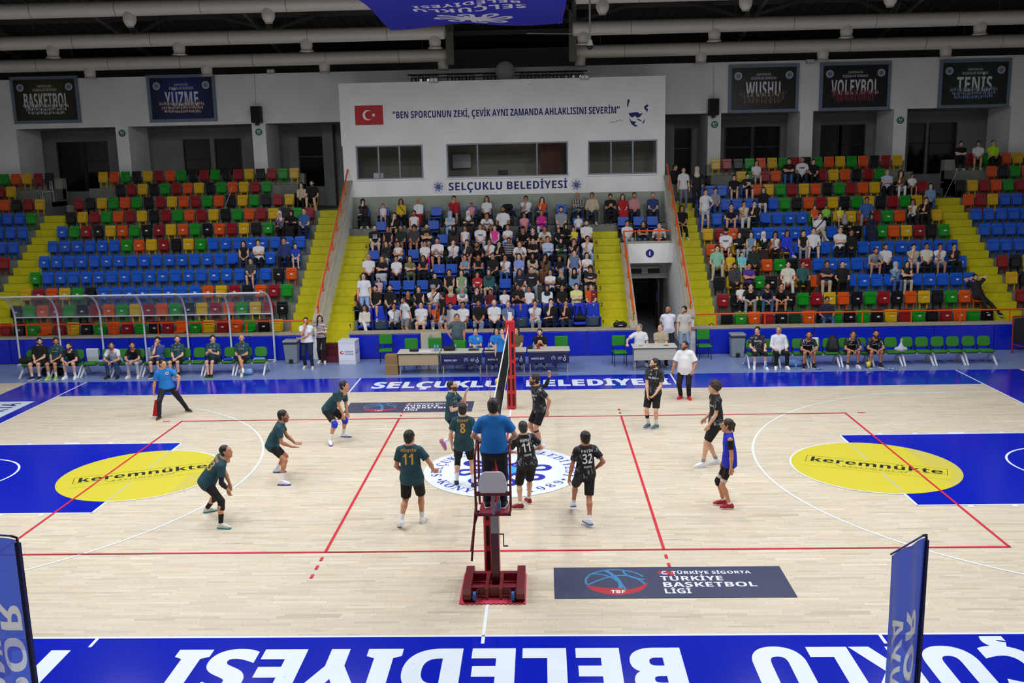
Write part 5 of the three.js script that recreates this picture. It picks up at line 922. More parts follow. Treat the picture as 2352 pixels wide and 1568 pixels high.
// central chairs: one under each spectator plus the empty ones
const empties = { 1: [-4.98, 0.17, 2.26, 2.76], 2: [], 3: [-4.64, -4.11, -3.59, -0.46], 4: [-3.03, -2.54], 5: [-5.66, -4.1], 6: [-3.02], 7: [-5.6, -3.46, 4.25, 4.88, 5.43], 8: [-3.4, -0.44, 1.78] };
for (let k = 1; k <= 8; k++) {
  const xs = [...crowdRows.filter((c) => c.blk === 'C' && c.row === k && c.size > 0.6).map((c) => [c.x, false]), ...empties[k].map((x) => [x, true])].sort((a, b) => a[0] - b[0]), used2 = [];
  let n = 0; for (const [x, empty] of xs) {
    if (used2.some((u) => Math.abs(u - x) < 0.42)) continue; used2.push(x); n++;
    const g = (k === 1 ? (empty && x !== 2.26 ? vipUp : vipDown) : chairProto).clone(); g.name = numbered(k === 1 ? 'padded_seat' : 'blue_chair'); scene.add(g); g.position.set(x, FLOORC(k), ZROW(k) - (k === 1 ? 0.17 : k === 6 && x > 4 ? 0.24 : 0));
    g.userData = { label: `${empty ? 'empty' : 'occupied'} blue ${k === 1 ? 'padded seat' : 'chair'}, central stand ${RN[k]} row, ${ORD[n]} from left`, category: 'seat', group: k === 1 ? 'padded front row seats' : 'blue chairs of the central stand' };
  }
}
// ------------------------------------------------------------------ high-bay lamps over the court (above the frame)
{
  const [lw, lh] = LAMP.size; let n = 0;
  for (const z of LAMP.zs) for (const x of LAMP.xs) {
    const t = thing('high_bay_lamp', `square high bay lamp under the roof, ${ORD[++n] ?? 'number ' + n} of the lamp grid`, 'lamp', [x, LAMP.y, z], 0, 'high bay lamps over the court'); if (n > 21) t.userData.label = `square high bay lamp under the roof, ${ORD[n - 21]} of the last few`;
    part(t, 'housing', rbx(lw + 0.08, 0.14, lh + 0.08, 0.03, 1, 0, 0.09, 0), M(0x2a2a2c, 0.6)); part(t, 'rod', rod([0, 0.14, 0], [0, 3.5, 0], 0.015, 5), M(0x333333));
    const d = part(t, 'diffuser', new THREE.BoxGeometry(lw, 0.02, lh), new THREE.MeshStandardMaterial({ color: 0xffffff, emissive: LAMP.color, emissiveIntensity: 2 })); d.castShadow = false;
    const l = new THREE.RectAreaLight(LAMP.color, LAMP.nits, lw, lh); l.name = 'lamp_light'; l.position.set(0, -0.03, 0); l.rotation.x = -Math.PI / 2; t.add(l);
  }
}
// ------------------------------------------------------------------ net, posts
for (const [z, s] of [[-5.4, 'far'], [5.4, 'near']]) {
  const t = thing('net_post', `red padded volleyball net post on the ${s} side`, 'post', [0.03, 0, z]); part(t, 'pole', rod([0, 0, 0], [0, 2.6, 0], 0.05, 14), MT.red); part(t, 'top_cap', rod([0, 2.5, 0], [0, 2.72, 0], 0.055, 14), MT.shellwhite);
  part(t, 'pad', rbx(0.26, 2.5, 0.24, 0.05, 2, 0, 1.26, 0), M(0xc01d24, 0.5));
  for (let k = 0; k < 5; k++) for (const x of [-0.06, 0.06]) for (const f of [1]) part(t, 'pad_slot', rbx(0.055, 0.34, 0.012, 0.005, 1, x, 0.28 + k * 0.44, f * 0.122), M(0x17090a, 0.8));
}
{
  const t = thing('volleyball_net', 'black mesh volleyball net with white tapes over centre line', 'net', [0, 0, 0]); const g = [];
  for (let z = -4.75; z <= 4.76; z += 0.1) g.push(bx(-0.0022, 0.0022, 1.43, 2.4, z - 0.0022, z + 0.0022)); for (let y = 1.5; y < 2.4; y += 0.1) g.push(bx(-0.0022, 0.0022, y - 0.0022, y + 0.0022, -4.75, 4.75)); part(t, 'netting', merge(g), M(0x070709, 0.8)).userData.kind = 'stuff';
  part(t, 'top_tape', bx(-0.006, 0.006, 2.36, 2.43, -4.75, 4.75), MT.shellwhite); part(t, 'bottom_tape', bx(-0.005, 0.005, 1.42, 1.47, -4.75, 4.75), MT.shellwhite);
  for (const z of [-4.5, 4.5]) { part(t, 'side_band', bx(-0.007, 0.007, 1.43, 2.43, z - 0.025, z + 0.025), MT.shellwhite); const a = part(t, 'antenna', rod([0.01, 1.43, z], [0.01, 3.23, z], 0.006, 6), MT.shellwhite); for (let k = 0; k < 5; k++) part(a, 'red_band', rod([0.01, 2.33 + k * 0.2, z], [0.01, 2.43 + k * 0.2, z], 0.0075, 6), MT.red); }
  for (const z of [-1, 1]) for (const y of [2.4, 1.45]) part(t, 'rope', rod([0, y, z * 4.75], [0.02, y, z * 5.35], 0.006, 5), M(0x22222a));
}
// ------------------------------------------------------------------ referee stand
{
  const D = M(0x6a0f1c, 0.4), t = thing('referee_stand', 'dark red referee stand on wheels at the near net post', 'stand', [0.1, 0, 6.0]);
  for (const s of [-1, 1]) part(t, 'skid', prism([[-0.52, 0.06], [-0.44, 0], [0.44, 0], [0.52, 0.06], [0.52, 0.14], [0.42, 0.2], [-0.42, 0.2], [-0.52, 0.14]], 0.13).rotateY(Math.PI / 2), D, [s * 0.42 - 0.065, 0.02, 0]);
  part(t, 'cross_beam', rbx(0.84, 0.14, 0.1, 0.01, 1, 0, 0.13, -0.22), D); part(t, 'cross_beam', rbx(0.84, 0.14, 0.1, 0.01, 1, 0, 0.13, 0.3), D); for (const s of [-1, 1]) part(t, 'side_beam', rbx(0.06, 0.16, 0.62, 0.01, 1, s * 0.11, 0.13, 0.12), D);
  part(t, 'column', rbx(0.13, 1.3, 0.13, 0.015, 1, 0.02, 0.7, 0.06), M(0x561018, 0.3)); part(t, 'inner_column', rbx(0.11, 0.36, 0.11, 0.012, 1, 0.02, 1.18, 0.08), M(0x9aa0a2, 0.4)); part(t, 'inner_tube', rod([0.02, 0.3, 0.02], [0.02, 1.38, 0.0], 0.05, 12), D);
  part(t, 'platform', rbx(0.46, 0.035, 0.5, 0.01, 1, 0.02, 1.375, 0.02), M(0x8e1a30, 0.5));
  for (const s of [-1, 1]) part(t, 'guard_rail', tube([[s * 0.24 + 0.02, 1.36, 0.27], [s * 0.27 + 0.02, 1.5, 0.3], [s * 0.27 + 0.02, 2.3, 0.26], [s * 0.26 + 0.02, 2.4, 0.18], [s * 0.26 + 0.02, 2.43, -0.12], [s * 0.25 + 0.02, 2.38, -0.26], [s * 0.25 + 0.02, 1.45, -0.26], [s * 0.24 + 0.02, 1.37, -0.2]], 0.019, 50, 8), D);
  part(t, 'cross_rail', rod([-0.25, 1.37, 0.28], [0.29, 1.37, 0.28], 0.019, 8), D); part(t, 'cross_rail', rbx(0.52, 0.07, 0.03, 0.008, 1, 0.02, 1.72, 0.29), D); part(t, 'front_rail', rod([-0.23, 2.38, -0.26], [0.27, 2.38, -0.26], 0.019, 8), D); part(t, 'handle', rod([0.27, 1.86, 0.29], [0.14, 1.86, 0.29], 0.015, 8), D); part(t, 'handle', rod([-0.23, 1.86, 0.29], [-0.1, 1.86, 0.29], 0.015, 8), D);
  { const sh = new THREE.Shape(); sh.moveTo(-0.17, -0.15); sh.lineTo(0.17, -0.15); sh.quadraticCurveTo(0.215, -0.15, 0.212, -0.1); sh.quadraticCurveTo(0.205, 0.06, 0.16, 0.12); sh.quadraticCurveTo(0.14, 0.15, 0.1, 0.15); sh.lineTo(-0.1, 0.15); sh.quadraticCurveTo(-0.14, 0.15, -0.16, 0.12); sh.quadraticCurveTo(-0.205, 0.06, -0.212, -0.1); sh.quadraticCurveTo(-0.215, -0.15, -0.17, -0.15); const b = new THREE.ExtrudeGeometry(sh, { depth: 0.02, bevelSize: 0.01, bevelThickness: 0.01, bevelSegments: 3, curveSegments: 8 }); part(t, 'seat_back', b, MT.shellwhite, [0.02, 1.92, 0.31], [-0.1, 0, 0]); }
  part(t, 'seat_support', rbx(0.05, 0.42, 0.03, 0.01, 1, 0.02, 1.57, 0.28), M(0x8d9194, 0.4)); part(t, 'seat_pan', rbx(0.4, 0.03, 0.3, 0.012, 1, 0.02, 1.75, 0.16), MT.shellwhite);
  const lad = part(t, 'ladder', merge([rod([-0.27, 1.42, 0.1], [-0.34, 0.62, 0.3], 0.018, 8), rod([-0.27, 1.42, -0.15], [-0.36, 0.7, 0.1], 0.018, 8)]), D); for (let k = 0; k < 4; k++) part(lad, 'rung', rod([-0.28 - k * 0.018, 1.3 - k * 0.19, 0.12 + k * 0.05], [-0.28 - k * 0.02, 1.3 - k * 0.19, -0.12 + k * 0.055], 0.014, 6), M(0x7c6a58, 0.5)); part(t, 'ladder_brace', rod([-0.22, 1.38, 0.1], [-0.31, 1.1, 0.2], 0.014, 6), D);
  part(t, 'crank', merge([rod([0.09, 0.98, 0.1], [0.17, 0.98, 0.1], 0.01, 6), rod([0.16, 0.98, 0.1], [0.16, 0.78, 0.12], 0.01, 6), rod([0.16, 0.79, 0.12], [0.23, 0.79, 0.12], 0.012, 6)]), M(0x1a1a1c, 0.4));
  for (const s of [-1, 1]) { const w = part(t, 'wheel', new THREE.CylinderGeometry(0.075, 0.075, 0.045, 18).rotateZ(Math.PI / 2), M(0x1f5fa8, 0.5), [s * 0.3, 0.1, 0.45]); part(w, 'hub', new THREE.CylinderGeometry(0.025, 0.025, 0.06, 10).rotateZ(Math.PI / 2), MT.steel); part(t, 'wheel_bracket', merge([bx(s * 0.3 - 0.045, s * 0.3 - 0.033, 0.08, 0.18, 0.36, 0.48), bx(s * 0.3 + 0.033, s * 0.3 + 0.045, 0.08, 0.18, 0.36, 0.48)]), D); }
  const mg = []; const tooth = []; const mw = 0.52, md = 0.54; for (let i = 0; i < 14; i++) tooth.push([-mw + i * 0.0743, md], [-mw + i * 0.0743, md + 0.022], [-mw + i * 0.0743 + 0.037, md + 0.022], [-mw + i * 0.0743 + 0.037, md]); const outl = [[-mw, -md], ...tooth, [mw, md], ...tooth.map(([x, y]) => [-x, -y])]; mg.push(prism(outl, 0.02).rotateX(-Math.PI / 2));
  solo('foam_mat', 'pink interlocking foam mat under the referee stand', 'mat', merge(mg), M(0xd8405c, 0.8), [0.08, 0.001, 5.98]);
  const bt = thing('water_bottle', 'clear water bottle with blue cap on referee platform', 'bottle', [0.2, 1.393, 6.2]); part(bt, 'bottle', new THREE.LatheGeometry([[0, 0], [0.033, 0.003], [0.034, 0.15], [0.03, 0.18], [0.014, 0.215], [0.014, 0.225]].map((p) => new THREE.Vector2(...p)), 14), M(0xbcd4e8, 0.1, { transmission: 0.7, thickness: 0 })); part(bt, 'cap', rod([0, 0.22, 0], [0, 0.245, 0], 0.016, 10), M(0x1c6fd0, 0.4)); part(bt, 'wrapper', new THREE.CylinderGeometry(0.0345, 0.0345, 0.06, 14, 1, true), M(0x3a7fc8, 0.5), [0, 0.1, 0]);
}
// ------------------------------------------------------------------ jerseys
const gcloud = (c) => { for (let i = 0; i < 260; i++) { c.fillStyle = `rgba(${rnd() < 0.5 ? '44,112,122' : '6,28,36'},0.10)`; c.beginPath(); c.ellipse(rr(0, 512), rr(0, 512), rr(6, 40), rr(4, 26), rr(0, 3), 0, 7); c.fill(); } };
const greenKit = (num, name) => print(canvas(512, 512, (c) => { c.fillStyle = '#103f4b'; c.fillRect(0, 0, 512, 512); gcloud(c); c.fillStyle = '#d29a34'; const w = num.length > 1 ? 84 : 44; fit(c, num, 384 - w / 2, 142, w, 128); if (name) { const nw = Math.min(104, name.length * 17); fit(c, name, 384 - nw / 2, 92, nw, 34); } fit(c, num, 96, 132, num.length * 11, 30); fit(c, 'KONYA', 92, 190, 70, 22); c.strokeStyle = '#cfd6d6'; c.lineWidth = 4; c.beginPath(); c.arc(160, 140, 9, 0.7, 5.4); c.stroke(); }), 0.75);
const blackKit = (num, name) => print(canvas(512, 512, (c) => {
  c.fillStyle = '#0c0d12'; c.fillRect(0, 0, 512, 512);
  for (let i = 0; i < 210; i++) { const x = rr(0, 512), y = rnd() < 0.5 ? rr(60, 250) : rr(300, 440), a = rr(0.12, 0.6); if (x > 330 && x < 440 && y > 120 && y < 290 && rnd() < 0.6) continue; c.strokeStyle = `rgba(${rnd() < 0.6 ? '205,208,214' : '120,124,134'},${a * 1.3})`; c.lineWidth = rr(1, 10); c.beginPath(); c.moveTo(x, y); c.quadraticCurveTo(x + rr(-10, 26), y + rr(10, 30), x + rr(-20, 30), y + rr(20, 64)); c.stroke(); }
  c.fillStyle = '#e2e4e8'; const w = num.length > 1 ? 74 : 40; fit(c, num, 384 - w / 2, 160, w, 118); if (name) { const nw = Math.min(96, name.length * 17); fit(c, name, 384 - nw / 2, 112, nw, 32); } fit(c, 'KONYA', 356, 306, 56, 26); fit(c, num, 98, 132, num.length * 11, 30); fit(c, 'SELÇUKLU', 84, 190, 90, 24);
}), 0.75);
const refKit = print(canvas(256, 256, (c) => { c.fillStyle = '#1173c4'; c.fillRect(0, 0, 256, 256); c.fillStyle = '#e8e2e0'; c.beginPath(); c.ellipse(80, 78, 8, 12, 0, 0, 7); c.fill(); c.fillStyle = '#c83a2c'; c.beginPath(); c.ellipse(80, 78, 5, 7, 0, 0, 7); c.fill(); }), 0.75);
const stripeTee = print(canvas(256, 256, (c) => { for (let y = 0; y < 256; y += 8) { c.fillStyle = y % 16 ? '#d8d4d0' : '#54303a'; c.fillRect(0, y, 256, 8); } }), 0.85);
const SH = { white: 0xe6e7ea, black: 0x15151a, navy: 0x1a2044, red: 0xc0182c };
const T = 'players on the court';
// green team
person('player in green number 23 jersey crouching on the yellow circle', [-5.5, 2.9], { shortLen: 0.74, face: 112, H: 1.8, build: 1.16, pelvis: [-0.12, 0.8, 0], neck: [0.22, 1.25, -0.02], footR: [0.23, 0, 0.4, 80], footL: [-0.34, 0, -0.46, 120], kneeR: [1, 0.1, 0.2], kneeL: [1, 0.1, -0.2], handR: [0.32, 0.66, 0.1], handL: [0.34, 0.66, -0.02], fingersR: [0.1, -1, -0.2], fingersL: [0.1, -1, 0.2], palmR: [0.2, 0, -1], palmL: [0.2, 0, 1], elbR: [-0.3, -0.2, 1], headFace: 85, headPitch: -12 }, { print: greenKit('23', 'BEKİR'), legs: 'tights', bottom: 0x070709, hair: 'crop', skin: 1, shoe: 0xd8d6cc, sole: 0x2a8f94, loose: 0.02, group: T, sock: { color: 0x070709, from: 1.55 }, bands: [['knee_sleeve', 'leg', 'R', 0.72, 1.42, 0.008, 0x070709], ['knee_sleeve', 'leg', 'L', 0.72, 1.42, 0.008, 0x070709], ['arm_sleeve', 'arm', 'R', 0.55, 1.72, 0.006, 0x10142a]] });
person('player in green number 5 jersey crouching with hands ready', [-4.95, 0.4], { face: 100, H: 1.84, build: 0.96, pelvis: [-0.1, 0.78, 0], neck: [0.13, 1.27, 0], footR: [0.17, 0, 0.44, 85], footL: [-0.17, 0, -0.42, 95], kneeR: [1, 0.1, 0.1], kneeL: [1, 0.1, -0.1], handR: [0.36, 0.76, 0.12], handL: [0.38, 0.78, -0.1], fingersR: [1, -0.2, -0.2], fingersL: [1, -0.1, 0.2], palmR: [0, 1, -0.4], palmL: [0, 1, 0.4], headFace: 88, grip: 'open' }, { print: greenKit('5', ''), legs: 'tights', bottom: 0x070709, hair: 'short', skin: 2, beard: 1, shoe: SH.white, sole: 0x2a3aa0, group: T, sock: { color: 0xe4e4e6, from: 1.6 } });
person('player in green number 2 jersey with blue knee pads', [-4.3, -2.5], { face: 62, H: 1.82, build: 0.98, pelvis: [-0.14, 0.82, -0.02], neck: [0.22, 1.26, 0.04], footR: [-0.08, 0, 0.34, 20], footL: [0.13, 0, -0.29, 80], kneeR: [0.9, 0.1, 0.5], kneeL: [0.9, 0.1, 0.2], handR: [0.24, 0.7, 0.14], handL: [0.3, 0.72, -0.04], fingersR: [0.2, -1, 0.2], fingersL: [0.2, -1, 0], palmR: [0.4, 0, -1], palmL: [0.4, 0, 1], headFace: 80, headPitch: -6 }, { print: greenKit('2', ''), legs: 'shorts', bottom: 0x070709, hair: 'short', skin: 1, shoe: SH.white, sole: 0x2b46b4, group: T, sock: { color: 0xe4e4e6, from: 1.58 }, bands: [['knee_pad', 'leg', 'R', 0.84, 1.2, 0.02, 0x1a34c4], ['knee_pad', 'leg', 'L', 0.84, 1.2, 0.02, 0x1a34c4]] });
person('player in green number 11 jersey walking with back turned', [-1.6, 3.25], { shortLen: 0.84, face: 172, H: 1.88, build: 1.08, pelvis: [0.02, 0.98, 0], neck: [0.0, 1.58, 0], footL: [-0.2, 0.06, 0.16, 205, 22], footR: [0.16, 0, -0.16, 165], kneeL: [0.1, 0, -1], kneeR: [0.1, 0, -1], handR: [0.42, 1.06, -0.12], handL: [-0.18, 1.02, -0.2], elbR: [0.6, -0.4, 0.6], elbL: [-0.5, -0.5, 0.6], fingersR: [0.8, -0.3, -0.4], palmR: [0, -0.3, -1], headFace: 150, gripR: 'fist' }, { print: greenKit('11', 'HÜSEYİN'), legs: 'shorts', bottom: 0x070709, hair: 'short', skin: 1, shoe: SH.white, sole: 0xdcdcdc, loose: 0.022, hem: 0.13, group: T, sock: { color: 0xe6e6e8, from: 1.68 } });
person('player in green number 8 jersey standing with back turned', [-0.78, 1.0], { shortLen: 0.7, face: 180, H: 1.82, build: 1.02, pelvis: [0.0, 0.95, 0], neck: [0, 1.52, 0.02], footL: [-0.18, 0, -0.02, 190], footR: [0.19, 0, 0.12, 170], handL: [-0.26, 0.9, -0.02], handR: [0.28, 0.9, -0.02], elbL: [-0.7, 0, 0.7], elbR: [0.7, 0, 0.7], headFace: 178 }, { print: greenKit('8', 'EŞREF'), legs: 'shorts', bottom: 0x070709, hair: 'short', skin: 0, shoe: SH.navy, sole: 0xe8e8e8, loose: 0.02, hem: 0.15, group: T, sock: { color: 0xe6e6e8, from: 1.55 }, bands: [['knee_sleeve', 'leg', 'L', 0.62, 1.28, 0.009, 0x070709]] });
person('player in green number 9 jersey raising a hand to the net', [-1.25, -1.3], { face: 72, H: 1.85, build: 0.96, pelvis: [0.0, 0.93, 0], neck: [0.02, 1.48, 0], footR: [-0.2, 0.24, 0.12, 70, 58], footL: [0.08, 0, -0.18, 80], kneeR: [1, 0, 0.2], handL: [0.34, 1.44, -0.06], handR: [0.26, 1.16, 0.12], fingersL: [0.3, 1, 0], fingersR: [1, 0.2, -0.2], palmL: [1, 0, 0.2], palmR: [0, 0.6, -0.6], elbL: [0.3, -1, 0], elbR: [-0.3, -1, 0.5], headFace: 80, headPitch: -14 }, { print: greenKit('9', ''), legs: 'shorts', bottom: 0x070709, hair: 'crop', skin: 0, beard: 2, shoe: 0xb45a9c, sole: 0xa6d84a, group: T, sock: { color: 0xe6e6e8, from: 1.66 } });
// black team
person('player in black number 11 jersey and grey cap, back turned', [0.52, 2.25], { shortLen: 0.98, face: 196, H: 1.76, build: 1.02, pelvis: [0.06, 0.92, 0], neck: [0.0, 1.47, 0.0], footL: [-0.09, 0, 0.15, 265], footR: [0.08, 0, -0.14, 205], handL: [-0.2, 1.06, -0.2], handR: [0.18, 1.1, -0.26], elbL: [-0.7, -0.5, 0.4], elbR: [0.8, -0.3, 0.3], palmL: [0.6, 0, -0.6], palmR: [-0.6, 0, -0.6], headFace: 200, headPitch: 5 }, { print: blackKit('11', 'MURAT'), legs: 'shorts', bottom: 0x070709, hair: 'short', hairColor: 0x2a2b2d, skin: 0, shoe: 0x8e1626, sole: 0xe4e0dc, loose: 0.02, hem: 0.14, group: T, sock: { color: 0xe4e4e6, from: 1.86 } });
person('player in black jersey jumping at the net, arm raised', [0.78, -1.3], { shortLen: 0.72, face: -62, H: 1.88, build: 1.0, pelvis: [0.05, 1.08, 0], neck: [-0.03, 1.6, 0], footR: [0.02, 0.16, -0.14, -70, 30], footL: [0.08, 0.12, 0.12, -60, 34], handR: [0.3, 1.82, -0.2], handL: [0.22, 1.06, 0.18], fingersR: [0.1, 1, 0], fingersL: [0, -1, 0], palmR: [-1, 0, 0.2], elbR: [0.6, -0.5, 0], elbL: [1, 0.1, 0.3], headFace: -85, headPitch: -4, gripR: 'fist' }, { print: blackKit('4', ''), legs: 'shorts', bottom: 0x070709, hair: 'short', skin: 1, beard: 2, shoe: SH.white, sole: 0xdcdcdc, group: T, sock: { color: 0xe4e4e6, from: 1.7 }, bands: [['arm_sleeve', 'arm', 'R', 0.5, 1.85, 0.006, 0x10121c], ['knee_strap', 'leg', 'L', 1.06, 1.16, 0.008, 0x070709]] });
person('player in black number 32 jersey striding away', [1.65, 3.0], { shortLen: 0.86, face: 198, H: 1.8, build: 1.0, pelvis: [0.04, 0.93, 0], neck: [0.05, 1.47, 0.02], footR: [0.1, 0, 0.42, 215], footL: [-0.17, 0.1, -0.4, 190, 20], kneeR: [-0.3, 0, -1], kneeL: [-0.3, 0, -1], handL: [-0.28, 0.78, 0.06], handR: [0.24, 0.98, -0.1], elbR: [0.9, -0.2, 0.5], elbL: [-0.6, 0, 0.6], headFace: 212 }, { print: blackKit('32', 'FATİH'), legs: 'shorts', bottom: 0x070709, hair: 'short', skin: 2, shoe: SH.white, sole: 0x2b4fc0, loose: 0.02, hem: 0.14, group: T, sock: { color: 0xe6e6e8, from: 1.78 } });
person('player in black number 6 jersey standing by the attack line', [3.7, -3.3], { shortLen: 0.82, face: -22, H: 1.86, build: 1.0, pelvis: [0.02, 0.96, 0], neck: [0.06, 1.52, 0], footR: [-0.1, 0, -0.02, -40], footL: [0.1, 0, 0.06, -45], handR: [-0.14, 0.92, 0.14], handL: [0.04, 0.94, 0.24], elbR: [-0.8, 0, -0.5], elbL: [0.8, -0.2, -0.4], fingersL: [-0.7, -0.6, 0.3], headFace: -72 }, { print: blackKit('6', ''), legs: 'shorts', bottom: 0x070709, hair: 'crop', skin: 0, beard: 2, shoe: 0x4f6f7c, sole: 0xc8c8c4, loose: 0.02, hem: 0.16, group: T, sock: { color: 0xdedee2, from: 1.6 }, bands: [['shin_tape', 'leg', 'R', 1.32, 1.56, 0.004, 0x070709]] });
person('tall player in black jersey standing in profile', [4.65, -0.2], { shortLen: 0.82, face: -80, H: 1.95, build: 0.98, pelvis: [0.09, 1.0, 0], neck: [0.07, 1.62, 0], footL: [-0.2, 0, 0.14, -78], footR: [0.14, 0, -0.1, -72], kneeL: [-1, 0, 0], kneeR: [-1, 0, 0], handL: [-0.1, 0.98, 0.2], handR: [-0.12, 1.04, -0.16], elbL: [0.8, -0.3, 0.4], elbR: [0.8, -0.3, -0.4], headFace: -88 }, { print: blackKit('10', ''), legs: 'shorts', bottom: 0x070709, hair: 'curly', hairColor: 0x33261c, skin: 0, shoe: SH.white, sole: 0xe6e6e8, hem: 0.14, group: T, sock: { color: 0x8d9096, from: 1.76 } });
person('player in bright blue jersey with tied hair, black knee pad', [4.5, 2.4], { face: -92, H: 1.8, build: 0.96, pelvis: [0.03, 0.93, 0], neck: [0.0, 1.5, 0], footL: [0.04, 0, 0.12, -92], footR: [-0.05, 0, -0.1, -96, 0], kneeL: [-1, 0, 0], kneeR: [-1, 0, 0], handL: [0.02, 0.8, 0.24], handR: [-0.06, 0.86, -0.2], elbL: [0.9, 0, 0.3], elbR: [0.9, 0, -0.3], headFace: -98 }, { top: 0x1626b8, sleeve: 0, shirtName: 'jersey', legs: 'tights', bottom: 0x070709, hair: 'pony', hairColor: 0x2c2018, skin: 1, shoe: 0xa8182c, sole: 0xe6e2e2, group: T, sock: { color: 0xe6e6e8, from: 1.86 }, bands: [['sleeve', 'arm', 'L', 0.02, 0.62, 0.016, 0x070709], ['sleeve', 'arm', 'R', 0.02, 0.62, 0.016, 0x070709], ['hem_band', 'leg', 'L', 0.72, 0.86, 0.006, 0xc9c6c2], ['hem_band', 'leg', 'R', 0.72, 0.86, 0.006, 0xc9c6c2], ['knee_pad', 'leg', 'R', 0.86, 1.2, 0.016, 0x070709]] });
// officials and coach
const refA = person('referee in light blue shirt on the stand, back turned', [0.14, 5.98, 1.3925], { face: 180, H: 1.78, build: 1.1, pelvis: [0.0, 0.95, 0.02], neck: [0, 1.48, 0.0], footL: [-0.13, 0, 0.02, 190], footR: [0.13, 0, 0.04, 168], handL: [-0.22, 1.03, -0.24], handR: [0.24, 1.03, -0.24], elbL: [-0.8, -0.5, 0.4], elbR: [0.8, -0.5, 0.4], headFace: 182, headPitch: 6, gripL: 'fist', gripR: 'fist' }, { print: refKit, bottom: 0x10142a, collar: 0x12152c, hair: 'short', hairColor: 0x241a14, skin: 0, shoe: 0x1c1c20, sole: 0xe2e2e2, loose: 0.03, hem: 0.03 });
const line = person('line judge in light blue shirt holding a red flag', [-9.5, -5.1], { face: 22, H: 1.76, build: 1.06, pelvis: [-0.06, 0.84, 0], neck: [-0.1, 1.34, 0.06], footR: [-0.2, 0, 0.36, 0], footL: [0.3, 0, -0.4, 60], kneeR: [0, 0.1, 1], kneeL: [0.6, 0.1, 0.8], handR: [-0.38, 0.72, 0.16], handL: [0.26, 0.86, 0.02], elbR: [-1, 0, -0.2], elbL: [1, 0, -0.3], fingersR: [0, -1, 0.1], headFace: 62, gripR: 'fist' }, { print: refKit, bottom: 0x0f1224, collar: 0x12152c, hair: 'crop', skin: 1, shoe: 0x14141a, sole: 0xbfb49a, hem: 0.05 });
{ const f = thing('signal_flag', 'small red signal flag held by the line judge', 'flag', [-9.9, 0.62, -4.93]); part(f, 'stick', rod([0.02, 0.1, 0], [0.06, -0.12, 0.04], 0.009, 6), MT.shellwhite); const g = new THREE.PlaneGeometry(0.22, 0.46, 6, 8), p = g.attributes.position; for (let i = 0; i < p.count; i++) { const k = (0.23 - p.getY(i)) / 0.46; p.setX(i, p.getX(i) * (0.25 + 0.75 * k) + 0.03 * k); p.setZ(i, 0.03 * Math.sin(p.getX(i) * 40) * k); } g.computeVertexNormals(); part(f, 'cloth', g, M(0xb5141c, 0.8, { side: 2 }), [0.06, -0.34, 0.05], [0, 0.5, -0.1]); }
person('coach in white tee and red shoes standing at sideline', [4.97, -6.28], { face: -22, H: 1.74, build: 1.2, belly: 0.03, pelvis: [0.02, 0.88, 0], neck: [0, 1.4, 0], footR: [-0.1, 0, -0.04, -35], footL: [0.12, 0, 0.05, 5], handR: [-0.36, 0.82, 0.02], handL: [0.2, 0.86, 0.22], elbR: [-1, 0, -0.2], elbL: [1, -0.3, -0.2], headFace: -42 }, { top: 0xdadade, loose: 0.04, hem: 0.16, sleeve: 0.8, bottom: 0x070709, hair: 'crop', skin: 2, beard: 2, shoe: 0xc61c34, sole: 0xd02a40 }, Q1);
person('second referee in light blue shirt blowing a whistle', [-0.38, -9.5], { face: 6, H: 1.62, build: 0.9, pelvis: [0, 0.86, 0], neck: [0, 1.34, 0], footL: [0.1, 0, 0], footR: [-0.1, 0, 0.04], handR: [-0.22, 0.78, 0.04], handL: [0.05, 1.26, 0.16], fingersL: [-0.3, 1, 0], palmL: [0, 0, -1], elbR: [-1, 0, -0.3], elbL: [0.8, -0.8, 0], headFace: 4 }, { print: refKit, bottom: 0x10121f, collar: 0x12152c, hair: 'bun', skin: 0, shoe: 0x15151a, sole: 0x222226, hem: 0.05 }, Q1);
{ // the ball in play
  const t = thing('volleyball', 'yellow and blue volleyball in flight beside the net', 'ball', [-0.15, 1.56, -2.0]); part(t, 'panel_yellow', new THREE.SphereGeometry(0.105, 24, 16), M(0xd8b41c, 0.5)); for (const [r, c] of [[0, 0x1c3fa0], [1.05, 0x1c3fa0], [2.1, 0x1c3fa0]]) part(t, 'panel_blue', new THREE.SphereGeometry(0.1062, 20, 12, 0, 0.75, 0.5, 2.1), M(c, 0.5), [0, 0, 0], [0.4, r * 2, 0.6]);
  const b = thing('volleyball', 'yellow and blue volleyball on floor under right bench', 'ball', [11.45, 0.106, -10.0]); part(b, 'panel_yellow', new THREE.SphereGeometry(0.105, 20, 14), M(0xd8c02c, 0.5)); for (const r of [0, 1, 2]) part(b, 'panel_blue', new THREE.SphereGeometry(0.1062, 16, 10, 0, 0.75, 0.5, 2.1), M(0x1c3fa0, 0.5), [0, 0, 0], [0.2, r * 2.1, 0.3]);
}
